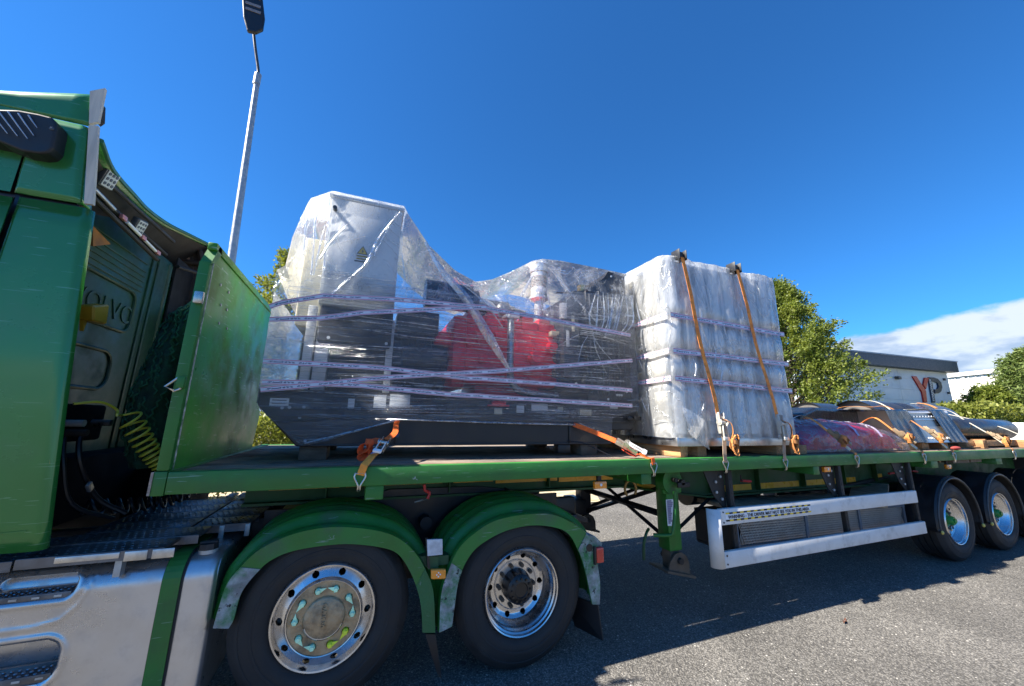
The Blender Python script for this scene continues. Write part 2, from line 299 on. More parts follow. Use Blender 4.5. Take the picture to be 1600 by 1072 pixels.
    def ball(s, c, r, sc=(1, 1, 1), n=12):
        def fn(u, v):
            a = 2*math.pi*u; b_ = math.pi*v
            return (c[0]+r*sc[0]*math.sin(b_)*math.cos(a), c[1]+r*sc[1]*math.sin(b_)*math.sin(a), c[2]+r*sc[2]*math.cos(b_))
        return s.grid(fn, n, n//2+2, True)

LOC = {}
def mkmesh(name, b, m, org, ang=38):
    me = bpy.data.meshes.new(name)
    me.from_pydata([(v[0]-org[0], v[1]-org[1], v[2]-org[2]) for v in b.v], [], b.f)
    if any(b.sm):
        me.polygons.foreach_set('use_smooth', b.sm)
        me.set_sharp_from_angle(angle=R(ang))
    bmx = bmesh.new(); bmx.from_mesh(me); bmesh.ops.recalc_face_normals(bmx, faces=bmx.faces); bmx.to_mesh(me); bmx.free()
    if any(b.sm): me.set_sharp_from_angle(angle=R(ang))
    me.materials.append(m); me.update(); return me
def tagit(o, label=None, cat=None, group=None, kind=None):
    if label: o['label'] = label
    if cat: o['category'] = cat
    if group: o['group'] = group
    if kind: o['kind'] = kind
    return o
def thing(name, label, cat, loc=(0, 0, 0), group=None):
    o = bpy.data.objects.new(name, None); COL.objects.link(o); o.location = loc; o.empty_display_size = 0.3
    LOC[o] = Vector(loc); return tagit(o, label, cat, group)
def part(parent, name, b, m, label=None, kind=None, ang=38):
    org = LOC[parent]; o = bpy.data.objects.new(name, mkmesh(name, b, m, org, ang)); COL.objects.link(o); o.parent = parent
    LOC[o] = org; return tagit(o, label, None, None, kind)
def solo(name, b, m, label, cat, loc=(0, 0, 0), group=None, kind=None, ang=38):
    o = bpy.data.objects.new(name, mkmesh(name, b, m, Vector(loc), ang)); COL.objects.link(o); o.location = loc; LOC[o] = Vector(loc)
    return tagit(o, label, cat, group, kind)
def copy_tree(o, parent=None):
    c = o.copy(); COL.objects.link(c); LOC[c] = LOC.get(o, Vector())
    if parent: c.parent = parent
    for ch in list(o.children): copy_tree(ch, c)
    return c
def text_part(parent, name, s, size, m, loc, rot, th=0.001, align='LEFT', bold=0.0, sx=1.0):
    cu = bpy.data.curves.new('t', 'FONT'); cu.body = s; cu.size = size; cu.extrude = th; cu.align_x = align; cu.offset = bold; cu.resolution_u = 3
    to = bpy.data.objects.new('t', cu); COL.objects.link(to); dg = bpy.context.evaluated_depsgraph_get(); dg.update()
    me = bpy.data.meshes.new_from_object(to.evaluated_get(dg)); bpy.data.objects.remove(to)
    mtx = Matrix.Translation(Vector(loc)-LOC[parent]) @ rot.to_4x4() @ Matrix.Diagonal((sx, 1, 1, 1))
    me.transform(mtx); me.materials.clear(); me.materials.append(m)
    o = bpy.data.objects.new(name, me); COL.objects.link(o); o.parent = parent; LOC[o] = LOC[parent]; return o
ROT_FRONT = Matrix(((1,0,0),(0,0,-1),(0,1,0)))     # text upright, facing -Y
ROT_XP = Matrix(((0,0,1),(1,0,0),(0,1,0)))          # text upright, facing +X
def nz3(x, y, z, s=1.0): return mnoise.noise(Vector((x*s, y*s, z*s)))
def interp(x, xs, ys): return float(np.interp(x, xs, ys))
def smoothpath(pts, n=8):
    # Catmull-Rom through pts
    P = [Vector(p) for p in pts]; P = [P[0]*2-P[1]]+P+[P[-1]*2-P[-2]]; out = []
    for i in range(1, len(P)-2):
        for k in range(n):
            t = k/n; a, b_, c, d = P[i-1:i+3]
            out.append(0.5*((2*b_)+(-a+c)*t+(2*a-5*b_+4*c-d)*t*t+(-a+3*b_-3*c+d)*t**3))
    out.append(P[-2]); return out

# ================================================================== GROUND
def ground_mat():
    m = bpy.data.materials.new('aged_asphalt'); m.use_nodes = True; t = m.node_tree; b = t.nodes['Principled BSDF']
    tcn = t.nodes.new('ShaderNodeTexCoord'); V = tcn.outputs['Object']
    vo = N(t, 'ShaderNodeTexVoronoi', Scale=85.0); t.links.new(V, vo.inputs['Vector'])
    vo2 = N(t, 'ShaderNodeTexVoronoi', Scale=38.0); t.links.new(V, vo2.inputs['Vector'])
    big = N(t, 'ShaderNodeTexNoise', Scale=0.7, Detail=8.0, Roughness=0.65); t.links.new(V, big.inputs['Vector'])
    fine = N(t, 'ShaderNodeTexNoise', Scale=140.0, Detail=3.0); t.links.new(V, fine.inputs['Vector'])
    sepc = t.nodes.new('ShaderNodeSeparateColor'); t.links.new(vo.outputs['Color'], sepc.inputs[0])
    st = MR(t, sepc.outputs[0], 0, 1, 0.085, 0.275, False)
    st = M(t, 'MULTIPLY', st, MR(t, big.outputs['Fac'], 0.3, 0.7, 0.80, 1.18))
    st = M(t, 'MULTIPLY', st, MR(t, vo.outputs['Distance'], 0.0, 0.7, 1.15, 0.45))
    oil = N(t, 'ShaderNodeTexNoise', Scale=0.33, Detail=5.0, Roughness=0.55, Distortion=0.6); t.links.new(V, oil.inputs['Vector'])
    st = M(t, 'MULTIPLY', st, MR(t, oil.outputs['Fac'], 0.56, 0.66, 1.0, 0.80))
    wh = M(t, 'GREATER_THAN', sepc.outputs[1], 0.993); st = M(t, 'ADD', st, M(t, 'MULTIPLY', wh, 0.28))
    cm_ = t.nodes.new('ShaderNodeCombineColor'); t.links.new(st, cm_.inputs[0]); t.links.new(M(t, 'MULTIPLY', st, 0.945), cm_.inputs[1]); t.links.new(M(t, 'MULTIPLY', st, 0.85), cm_.inputs[2])
    t.links.new(cm_.outputs[0], b.inputs['Base Color']); b.inputs['Roughness'].default_value = 0.85
    h = M(t, 'ADD', M(t, 'MULTIPLY', vo.outputs['Distance'], -1.0), M(t, 'MULTIPLY', vo2.outputs['Distance'], -0.8)); h = M(t, 'ADD', h, M(t, 'MULTIPLY', fine.outputs['Fac'], 0.5))
    bn = t.nodes.new('ShaderNodeBump'); bn.inputs['Strength'].default_value = 0.85; bn.inputs['Distance'].default_value = 0.007
    t.links.new(h, bn.inputs['Height']); t.links.new(bn.outputs[0], b.inputs['Normal']); return m
b = B(); nX, nY = 60, 60
b.add([(-600, -600, 0), (900, -600, 0), (900, 700, 0), (-600, 700, 0)], [(0, 1, 2, 3)])
solo('asphalt_ground', b, ground_mat(), 'pale grey chipped asphalt yard under and around the lorry', 'ground', kind='structure')
verge = mat('dry_sandy_verge', (0.40, 0.33, 0.22), 0.9, var=0.35, vs=5, stretch=(0.5, 2.5, 1), dirt=(0.16, 0.15, 0.05), dirt_amt=0.7, dirt_s=1.5, bump=1.0, bs=30)
b = B(); pl = [(6.35, 4.75), (7.3, 6.6), (8.3, 9.5), (9.0, 14), (9.0, 24), (-30, 24), (-30, 4.75)]
b.prism(pl, 'z', 0.0, 0.03); solo('dry_verge', b, verge, 'pale dry sandy verge beyond the lorry with worn grass', 'verge', kind='structure')
kerbm = mat('concrete_kerb', (0.38, 0.36, 0.32), 0.85, var=0.2, bump=0.4)
grassfar = mat('rough_grass', (0.07, 0.10, 0.02), 0.9, var=0.5, vs=2, bump=1.0, bs=15)
b = B(); b.prism([(12, 8.2), (300, 8.2), (300, 150), (12, 150)], 'z', 0.0, 0.05)
solo('grass_bank', b, grassfar, 'rough green grass in front of the YP unit and beyond', 'grass', kind='structure')
# small debris on the asphalt in the foreground
leafm = mat('dead_leaf', (0.09, 0.03, 0.015), 0.8)
for (x, y), rz, lab in (([(5.524,-0.350)][0], 0.4, 'curled dark brown leaf lying alone on the sunlit asphalt'),):
    b = B(); mtx = Matrix.Translation((x, y, 0.006)) @ Matrix.Rotation(rz, 4, 'Z')
    def lf(u, v): return mtx @ Vector(((u-0.5)*0.13, (v-0.5)*0.035*math.sin(math.pi*min(0.97, max(0.03, u))), 0.012*math.sin(u*7)+0.01*abs(v-0.5)))
    b.grid(lf, 12, 4); solo('dead_leaf', b, leafm, lab, 'leaf', (x, y, 0))

# ================================================================== FOLIAGE
def leafmat(name, c1, c2, tr=0.35):
    m = bpy.data.materials.new(name); m.use_nodes = True; t = m.node_tree; t.nodes.clear(); out = t.nodes.new('ShaderNodeOutputMaterial')
    tcn = t.nodes.new('ShaderNodeTexCoord'); nz = N(t, 'ShaderNodeTexNoise', Scale=1.3, Detail=2.0); t.links.new(tcn.outputs['Object'], nz.inputs['Vector'])
    wn = t.nodes.new('ShaderNodeTexWhiteNoise'); gm = t.nodes.new('ShaderNodeNewGeometry')
    t.links.new(gm.outputs['Random Per Island'], wn.inputs['Vector'])
    f = M(t, 'ADD', M(t, 'MULTIPLY', gm.outputs['Random Per Island'], 0.6), M(t, 'MULTIPLY', MR(t, nz.outputs['Fac'], 0.35, 0.65), 0.4))
    x = t.nodes.new('ShaderNodeMix'); x.data_type = 'RGBA'; t.links.new(f, x.inputs[0]); x.inputs[6].default_value = (*c1, 1); x.inputs[7].default_value = (*c2, 1)
    p = t.nodes.new('ShaderNodeBsdfPrincipled'); t.links.new(x.outputs[2], p.inputs['Base Color']); p.inputs['Roughness'].default_value = 0.5; p.inputs['Specular IOR Level'].default_value = 0.35
    l = t.nodes.new('ShaderNodeBsdfTranslucent'); hs = t.nodes.new('ShaderNodeHueSaturation'); hs.inputs['Value'].default_value = 1.5; hs.inputs['Saturation'].default_value = 1.1
    t.links.new(x.outputs[2], hs.inputs['Color']); t.links.new(hs.outputs[0], l.inputs[0])
    ms = t.nodes.new('ShaderNodeMixShader'); ms.inputs[0].default_value = tr; t.links.new(p.outputs[0], ms.inputs[1]); t.links.new(l.outputs[0], ms.inputs[2]); t.links.new(ms.outputs[0], out.inputs[0]); return m
leaf_a = leafmat('broad_leaf_green', (0.06, 0.10, 0.016), (0.22, 0.25, 0.045))
leaf_b = leafmat('yellow_green_leaf', (0.09, 0.12, 0.02), (0.26, 0.27, 0.055))
leaf_c = leafmat('conifer_green', (0.05, 0.09, 0.02), (0.16, 0.20, 0.05), 0.2)
leaf_d = leafmat('dark_shrub_leaf', (0.02, 0.035, 0.015), (0.07, 0.09, 0.03), 0.2)
bark = mat('grey_brown_bark', (0.09, 0.07, 0.05), 0.9, var=0.35, vs=12, bump=1.0, bs=20)
def leaves_mesh(name, centers, dirs, size, m, org, asp=0.55, jit=0.9):
    # one folded rhombus (4 triangles) per leaf
    n = len(centers); C_ = np.asarray(centers, float)-np.array(org)
    d = np.asarray(dirs, float)+rng.normal(0, jit, (n, 3)); d /= np.linalg.norm(d, axis=1)[:, None]+1e-9
    r = rng.normal(0, 1, (n, 3)); sd_ = np.cross(d, r); sd_ /= np.linalg.norm(sd_, axis=1)[:, None]+1e-9
    nn = np.cross(d, sd_); L = size*rng.uniform(0.6, 1.35, (n, 1)); W = L*asp
    v = np.stack([C_, C_+d*L*0.5+sd_*W*0.5+nn*W*0.15, C_+d*L, C_+d*L*0.5-sd_*W*0.5+nn*W*0.15], 1).reshape(-1, 3)
    me = bpy.data.meshes.new(name); me.vertices.add(4*n); me.vertices.foreach_set('co', v.ravel())
    me.loops.add(6*n); me.polygons.add(2*n)
    base = (np.arange(n)*4)[:, None]; idx = (base+np.array([[0, 1, 2, 0, 2, 3]])).ravel()
    me.loops.foreach_set('vertex_index', idx); me.polygons.foreach_set('loop_start', np.arange(2*n)*3)
    me.update(calc_edges=True); me.materials.append(m); return me
def tree(name, label, cat, base, height, radf, nclump, nleaf, lsize, lm, z0=0.0, trunk_r=0.14, lean=(0, 0), group=None, up=0.5, spread=1.0, shell=0.55, asp=0.55):
    root = thing(name, label, cat, base, group); bx, by, bz = base
    tb = B(); tp = smoothpath([(bx, by, bz-0.1), (bx+lean[0]*0.3+0.05, by+lean[1]*0.3, bz+height*0.35), (bx+lean[0]*0.7-0.04, by+lean[1]*0.7, bz+height*0.7), (bx+lean[0], by+lean[1], bz+height*0.96)], 5)
    tb.tube(tp, [trunk_r*(1-0.92*i/(len(tp)-1)) for i in range(len(tp))], 8)
    part(root, 'trunk', tb, bark)
    cen = []; dr = []; lb = B()
    for i in range(nclump):
        hz = z0+(1-z0)*(rng.random()**0.85); a = rng.uniform(0, 2*math.pi)
        rr = radf(hz)*(shell+(1-shell)*rng.random()**0.5)*rng.uniform(0.72, 1.18)
        ax_ = np.array([bx+lean[0]*hz, by+lean[1]*hz, bz+height*hz]); out = np.array([math.cos(a), math.sin(a), 0.0])
        tip = ax_+out*rr; tip[2] += up*rr*0.25
        st_ = ax_.copy(); st_[2] -= min(rr*0.8, height*hz*0.6)
        if i % 2 == 0 and rr > 0.2:
            mid = (st_+tip)/2; mid[2] -= 0.05*rr
            lb.tube([tuple(st_), tuple(mid), tuple(tip)], [trunk_r*0.22, trunk_r*0.13, trunk_r*0.05], 4, caps=False)
        k = max(3, int(nleaf/nclump*rng.uniform(0.4, 1.7))); sz = spread*rng.uniform(0.5, 1.2)
        axis = out*rng.uniform(0.3, 1.0)+np.array([0, 0, up*rng.uniform(0.2, 1.3)]); axis /= np.linalg.norm(axis)
        t_ = rng.uniform(-1.0, 1.1, k)[:, None]; q = tip+axis*t_*sz*0.55+rng.normal(0, 1, (k, 3))*sz*0.2*(1.15-np.clip(t_, 0, 1)*0.75)
        cen.append(q); dr.append(np.repeat((axis*0.8+out*0.3)[None], k, 0))
    part(root, 'branches', lb, bark, kind='stuff')
    me = leaves_mesh('crown', np.concatenate(cen), np.concatenate(dr), lsize, lm, base, asp)
    o = bpy.data.objects.new('crown', me); COL.objects.link(o); o.parent = root; return root
# tall tree behind the crate
tree('broadleaf_tree', 'tall bushy green tree standing behind the wrapped crate', 'tree', (21.0, 9.4, 0), 9.0,
     lambda h: interp(h, [0, .05, .2, .38, .6, .8, .93, 1], [1.9, 2.8, 3.25, 3.0, 2.3, 1.35, .65, .12]), 640, 90000, 0.115, leaf_a, z0=0.0, trunk_r=0.2, up=0.7, spread=0.85, shell=0.5)
tree('broadleaf_tree', 'yellow green tree behind the headboard and the tall grey cabinet', 'tree', (-1.75, 12.4, 0), 7.6,
     lambda h: interp(h, [0, .1, .3, .5, .7, .85, 1], [1.2, 1.7, 1.9, 1.75, 1.45, 1.0, .3]), 260, 26000, 0.10, leaf_b, z0=0.08, trunk_r=0.13, up=0.6, spread=0.6, shell=0.35, lean=(-0.1, 0))
tree('conifer_tree', 'dense light green conifer at the right edge beyond the parked van', 'tree', (72.8, 14.0, 0), 10.8,
     lambda h: interp(h, [0, .2, .45, .7, .88, 1], [5.2, 5.3, 4.6, 3.3, 1.7, .3]), 520, 36000, 0.36, leaf_c, z0=0.0, trunk_r=0.35, up=0.25, spread=1.5, shell=0.6, asp=0.4)
tree('rounded_bush', 'rounded green bush at the corner of the YP unit', 'bush', (66.0, 16.3, 0), 6.3,
     lambda h: interp(h, [0, .4, .7, 1], [2.2, 2.6, 1.9, .5]), 170, 10000, 0.26, leaf_a, z0=0.35, trunk_r=0.12, up=0.3, spread=0.9, shell=0.4)
tree('dark_shrub', 'dark shrub in shade below the rounded bush by the white warehouse', 'bush', (65.5, 15.2, 0), 3.9,
     lambda h: interp(h, [0, .6, 1], [3.2, 3.4, 1.6]), 120, 8000, 0.28, leaf_d, z0=0.1, trunk_r=0.1, up=0.2, spread=0.9, shell=0.3)
def hedge(name, label, x0, x1, y0, y1, h0, h1, n, ls, m):
    c = np.stack([rng.uniform(x0, x1, n), rng.uniform(y0, y1, n), np.zeros(n)], 1)
    hh = h0+(h1-h0)*(c[:, 0]-x0)/(x1-x0)
    wob = np.array([mnoise.noise(Vector((p[0]*1.3, p[1]*1.3, 0)))*0.5 for p in c])*min(1, (h0+h1)/3)
    hh = hh+wob; c[:, 2] = hh*(rng.random(n)**0.45)
    root = thing(name, label, 'hedge', ((x0+x1)/2, (y0+y1)/2, 0))
    me = leaves_mesh('foliage', c, np.tile([0, -0.2, 0.6], (n, 1)), ls, m, LOC[root]); o = bpy.data.objects.new('foliage', me); COL.objects.link(o); o.parent = root
    b = B()
    for i in range(40):
        x = random.uniform(x0, x1); y = random.uniform(y0, y1); b.tube([(x, y, 0), (x+random.uniform(-.1, .1), y, 0.4), (x+random.uniform(-.3, .3), y+random.uniform(-.2, .2), max(h0, h1)*0.7)], [0.02, 0.015, 0.006], 5, caps=False)
    part(root, 'stems', b, bark, kind='stuff')
hedge('garden_hedge', 'bright yellow green hedge seen beneath the headboard and under the trailer bed', -5.5, 0.75, 6.2, 7.8, 1.2, 2.0, 26000, 0.085, leaf_b)
hedge('low_hedge', 'low green hedge behind the parked van at the right edge', 47, 66, 11.0, 14.0, 3.8, 3.6, 16000, 0.3, leaf_b)

# ================================================================== LAMP POST
lp = thing('street_lamp', 'tall galvanised street lamp with a dark flat lantern behind the headboard', 'street lamp', (-2.5, 9.0, 0))
A = [(-2.941,12.246),(-2.660,5.924),(-3.008,12.363),(-3.263,13.838)]
b = B(); p0 = Vector((A[1][0]+0.13, 9.0, 0)); p1 = Vector((A[0][0], 9.0, A[0][1]))
b.tube([p0, p0.lerp(p1, 0.5), p1], [0.115, 0.10, 0.075], 20); b.tube([p0, p0+Vector((0, 0, 1.2))], 0.13, 20); part(lp, 'post', b, galv)
b = B(); b.tube([p1-Vector((0, 0, .35)), p1+Vector((0, 0, .04))], 0.095, 20); part(lp, 'collar', b, galv)
b = B(); p2 = Vector((A[3][0], 8.9, A[3][1])); b.tube(smoothpath([p1, p1+Vector((-.03, 0, .25)), p1.lerp(p2, .6)+Vector((0, 0, 0)), p2], 5), 0.042, 12); part(lp, 'bracket_arm', b, dgrey)
b = B(); D = [(-3.662,15.081),(-3.418,13.717),(-3.257,13.265),(-3.034,13.304),(-2.878,13.503),(-2.887,13.943),(-3.196,15.352)]
mtxl = Matrix.Identity(4); vs = []
b.prism([(p[0], p[1]) for p in D], 'y', 8.50, 8.62)
me_l = part(lp, 'lantern', b, blackp); 
bm_ = me_l.modifiers.new('bevel', 'BEVEL'); bm_.width = 0.04; bm_.segments = 3
b = B()
for zz in ([(-3.226,14.254),(-3.197,14.044),(-3.268,14.559)]):
    b.box(zz[0]-0.20, zz[0]+0.2, 8.485, 8.499, zz[1]-0.05, zz[1]+0.04)
part(lp, 'lens_strip', b, mat('dull_led_lens', (0.22, 0.2, 0.2), 0.3))

# ================================================================== BUILDINGS
clad = mat('pale_blue_grey_cladding', (0.55, 0.62, 0.68), 0.5, var=0.04, vs=0.5, dirt=(0.3, 0.33, 0.36), dirt_amt=0.3, dirt_s=0.6)
fasc = mat('navy_fascia', (0.018, 0.032, 0.055), 0.5, var=0.08)
WY = 17.92
yp = thing('trade_unit', 'pale industrial unit with dark roof fascia and a red and navy YP sign', 'building', (55, WY, 0))
E1, E2 = [(41.534,7.632),(62.825,8.000)]
b = B(); zr = lambda x: E1[1]+(E2[1]-E1[1])*(x-E1[0])/(E2[0]-E1[0])
x0, x1 = 36.0, E2[0]
b.prism([(x0, 0), (x1, 0), (x1, zr(x1)+0.5), (x0, zr(x0)+0.5)], 'y', WY+0.06, 44)
part(yp, 'wall', b, clad)
rows = 7; cols = [36, 41.5, 47, 52.5, 58, x1]
pm = {}
for r_ in range(rows):
    z0_, z1_ = 8.0*r_/rows, 8.0*(r_+1)/rows
    for c0, c1 in zip(cols[:-1], cols[1:]):
        b = B(); top = lambda x, z: z if r_ < rows-1 else zr(x)+0.1
        b.prism([(c0+0.012, z0_+0.012), (c1-0.012, z0_+0.012), (c1-0.012, top(c1, z1_)-0.012), (c0+0.012, top(c0, z1_)-0.012)], 'y', WY, WY+0.05)
        part(yp, 'wall_panel', b, clad)
b = B()
F1 = zr(x0); F2 = zr(x1+0.6)
b.prism([(x0, F1), (x1+0.55, F2), (x1+0.55, F2+1.15), (x0, F1+1.05)], 'y', WY-0.8, 45)
part(yp, 'roof_fascia', b, fasc)
b = B(); b.prism([(x0, F1+1.06), (x1+0.6, F2+1.16), (x1+0.6, F2+1.28), (x0, F1+1.2)], 'y', WY-0.85, 45); part(yp, 'roof_trim', b, mat('grey_trim', (0.2, 0.24, 0.3), 0.4))
for q in [(46.356,6.515),(51.972,6.841)]:
    b = B(); b.rbox(q[0]-0.3, q[0]+0.3, WY-0.35, WY-0.01, q[1]-0.18, q[1]+0.12, 0.05); part(yp, 'wall_light', b, dgrey)
for q in [(61.696,7.190),(62.018,5.696)]:
    b = B(); b.rbox(q[0]-0.12, q[0]+0.12, WY-0.2, WY-0.01, q[1]-0.12, q[1]+0.12, 0.03); part(yp, 'wall_sensor', b, dgrey)
sred = mat('sign_dark_red', (0.45, 0.012, 0.014), 0.4, var=0.03); snavy = mat('sign_navy', (0.018, 0.035, 0.07), 0.4, var=0.03)
Yl = [(54.995,7.158),(55.771,7.204),(57.099,5.693),(56.854,4.458),(56.202,4.436),(56.254,5.519)]
Yr = [(57.470,7.151),(58.274,7.177),(57.203,5.883),(56.839,6.333)]
b = B(); b.prism(Yl, 'y', WY-0.13, WY-0.01); part(yp, 'sign_letter_stroke', b, sred)
b = B(); b.prism(Yr, 'y', WY-0.13, WY-0.01); part(yp, 'sign_letter_stroke', b, sred)
St = [(58.232,7.139),(58.823,7.145),(58.585,4.516),(57.984,4.475)]
b = B(); b.prism(St, 'y', WY-0.13, WY-0.01); part(yp, 'sign_letter_stem', b, snavy)
Pb = [(58.260,7.239),(59.353,7.282),(60.128,7.177),(60.717,6.780),(60.707,6.280),(60.290,5.800),(59.633,5.547),(58.911,5.502),(58.953,5.950),(59.624,6.002),(59.978,6.316),(59.951,6.669),(59.558,6.804),(58.713,6.786),(58.761,7.028)]
b = B(); b.prism(Pb, 'y', WY-0.15, WY-0.01); part(yp, 'sign_letter_bowl', b, snavy)
ang = math.atan2(St[0][1]-St[3][1], St[0][0]-St[3][0]); ang2 = math.atan2(St[1][1]-St[2][1], St[1][0]-St[2][0])
ln = math.hypot(St[0][0]-St[3][0], St[0][1]-St[3][1])
text_part(yp, 'sign_text', 'YORPOWER', 0.56, whitep, (St[3][0]*0.3+St[2][0]*0.7-0.02, WY-0.145, St[3][1]+0.12), Matrix.Rotation(-(ang+ang2)/2, 3, 'Y') @ ROT_FRONT, th=0.004, sx=ln/3.1*0.92, bold=0.01)

wh = thing('warehouse', 'long white warehouse with ribbed walls beyond the trade unit', 'building', (75, 22, 0))
Wt = [(75.686,22.853),(74.646,18.046),(71.695,12.936)]
b = B(); d = Vector((Wt[2][0]-Wt[0][0], Wt[2][1]-Wt[0][1])).normalized(); P0 = Vector(Wt[0])-d*12; P1 = Vector(Wt[2])+d*10; nrm = Vector((-d.y, d.x)); nrm = nrm if nrm.x > 0 else -nrm
whm = mat('white_cladding', (0.74, 0.72, 0.66), 0.5, var=0.04, vs=0.4)
q = [P0, P1, P1+nrm*30, P0+nrm*30]
b.prism([tuple(p) for p in q], 'z', 0, 8.6); part(wh, 'wall', b, whm)
b = B(); q2 = [P0-nrm*0.3, P1-nrm*0.3, P1+nrm*30, P0+nrm*30]; b.prism([tuple(p) for p in q2], 'z', 8.62, 9.1); part(wh, 'roof_edge', b, mat('white_eave', (0.8, 0.8, 0.8), 0.4, var=0.03))
L_ = (P1-P0).length; k = 0.0
rb = B()
while k < L_:
    c = P0+d*k-nrm*0.06; e = c+d*0.18; rb.prism([tuple(c), tuple(e), tuple(e+nrm*0.055), tuple(c+nrm*0.055)], 'z', 0, 8.6); k += 0.75
part(wh, 'wall_ribs', rb, whm, kind='stuff')
k = 2.0
while k < L_:
    c = P0+d*k-nrm*0.12; e = c+d*0.35; gb = B(); gb.prism([tuple(c), tuple(e), tuple(e+nrm*0.05), tuple(c+nrm*0.05)], 'z', 0, 8.6); part(wh, 'downpipe', gb, mat('pale_downpipe', (0.5, 0.5, 0.49), 0.5)); k += 6.2

# ================================================================== PARKED VAN
vx, vy = 30.0, 5.2
van = thing('parked_van', 'white van parked beyond the load at the right edge of the yard', 'van', (vx, vy, 0))
vanw = mat('white_van_paint', (0.78, 0.79, 0.8), 0.2, coat=0.6, var=0.02)
glassd = mat('dark_car_glass', (0.01, 0.013, 0.016), 0.05, coat=1.0, var=0.0)
prof = [(-2.5, .35), (2.5, .35), (2.55, .95), (2.3, 1.15), (1.45, 1.28), (.85, 1.98), (.5, 2.12), (-2.3, 2.12), (-2.5, 1.9)]
b = B(); mv = Matrix.Translation((vx+1.0, vy-0.6, 0)) @ Matrix.Rotation(R(-100), 4, 'Z')
def xf(bb, mtx): bb.v = [tuple(mtx @ Vector(v)) for v in bb.v]; return bb
b.prism(prof, 'y', -0.95, 0.95); o = part(van, 'body', xf(b, mv), vanw); mm = o.modifiers.new('bevel', 'BEVEL'); mm.width = 0.08; mm.segments = 3
b = B(); b.prism([(1.4, 1.33), (.88, 1.93), (.92, 1.95), (1.44, 1.35)], 'y', -0.8, 0.8); part(van, 'windscreen', xf(b, mv), glassd)
for sy in (-1, 1):
    b = B(); b.prism([(.1, 1.3), (1.25, 1.3), (.75, 1.85), (.1, 1.85)], 'y', 0.94*sy, 0.958*sy); part(van, 'side_window', xf(b, mv), glassd)
    for wx in (-1.6, 1.6):
        b = B(); b.lathe([(0.0, -.1), (.2, -.11), (.33, -.1), (.34, 0.08), (.0, 0.08)], (wx, .88*sy, .34), 24); part(van, 'wheel', xf(b, mv), rubber)
van2 = copy_tree(van); van2.location = (38.0, 5.6, 0); van2['label'] = 'second white van behind the nearer one at the right edge of the yard'
van['group'] = van2['group'] = 'white vans parked at the right edge'

# ================================================================== TRAILER
TRL = 13.65
tr = thing('flatbed_trailer', 'green flatbed semi-trailer carrying wrapped machinery', 'trailer', (0.05, 1.25, 0))
ZR = 1.473; ZB = 1.345
b = B(); b.rbox(0.097, TRL, 0.0, 0.07, ZB, ZR, 0.008); part(tr, 'side_rail', b, green)
b = B(); b.rbox(0.097, TRL, 2.43, 2.5, ZB, ZR, 0.008); part(tr, 'side_rail', b, green)
b = B(); b.rbox(0.03, 0.095, 0.0, 2.5, ZB-0.005, ZR+0.003, 0.006); part(tr, 'front_rail', b, green)
# wooden deck planks
npl = 15; pw = (2.43-0.07)/npl
plv = [woodmat('deck_plank_wood_'+n_, c, dk_) for n_, c, dk_ in (('brown', (0.25, 0.165, 0.11), (0.075, 0.058, 0.046)), ('grey', (0.25, 0.20, 0.155), (0.085, 0.075, 0.065)), ('worn', (0.20, 0.135, 0.095), (0.06, 0.045, 0.038)))]
for i in range(npl):
    for (xa, xb) in ((0.1, 4.4+random.uniform(-1, 1)), (None, 9.1+random.uniform(-1, 1)), (None, TRL-0.02)):
        if xa is None: xa = prev
        y0_ = 0.07+i*pw+0.003; dz = random.uniform(-0.003, 0.002)
        b = B(); b.rbox(xa+0.002, xb-0.002, y0_, y0_+pw-0.006, 1.43, 1.466+dz, 0.004); part(tr, 'deck_plank', b, random.choice(plv)); prev = xb
# headboard
HY = 1.88
b = B(); b.prism([(0.05, 1.45), (HY-0.1, 1.45), (HY, 1.75), (HY+0.02, 1.83), (HY-0.08, 1.93), (HY-0.02, 2.1), (HY-0.08, 2.4), (HY-0.05, 2.93), (0.14, 2.93), (0.05, 2.80)], 'x', 0.075, 0.088)
hb = part(tr, 'headboard', b, boardgreen)
b = B(); b.rbox(0.035, 0.10, 0.0, 0.045, 1.478, 2.80, 0.012); part(hb, 'edge_post', b, green)
b = B(); b.prism([(0.0, 2.78), (0.045, 2.78), (0.15, 2.915), (0.13, 2.95), (0.10, 2.95)], 'x', 0.04, 0.10); part(hb, 'corner_gusset', b, green)
wornw = mat('worn_white_edge', (0.5, 0.48, 0.44), 0.6, var=0.4, vs=25, dirt=(0.02, 0.12, 0.04), dirt_amt=0.9, dirt_s=16, dirt_t=0.52)
b = B(); b.box(0.1, 0.104, 0.036, 0.047, 1.48, 2.80); part(hb, 'worn_edge', b, wornw)
b = B(); b.box(0.02, 0.032, -0.004, 0.04, ZB, ZR); part(tr, 'worn_front_edge', b, mat('rusty_worn_edge', (0.28, 0.22, 0.18), 0.8, var=0.5, vs=30))
b = B(); b.rbox(0.045, 0.1, 0.05, HY-0.1, 2.90, 2.955, 0.008); part(hb, 'top_rail', b, boardgreen)
for yy in (0.35, 0.9, 1.45):
    b = B(); b.rbox(0.03, 0.074, yy-0.03, yy+0.03, 1.4, 2.9, 0.006); part(hb, 'stiffener', b, darkgreen)
def ring_tri(pts, r=0.009): bb = B(); bb.tube(pts, r, 8, closed=True); return bb
T = [(0.008,1.967),(0.063,2.024),(0.079,2.002),(0.080,1.955),(0.055,1.942)]
b = ring_tri([(p[0], -0.02, p[1]) for p in T], 0.008); part(hb, 'tie_ring', b, zinc)
b = B(); b.rbox(0.06, 0.10, -0.035, 0.0, T[2][1]-0.04, T[2][1]+0.03, 0.005); part(hb, 'ring_bracket', b, green)
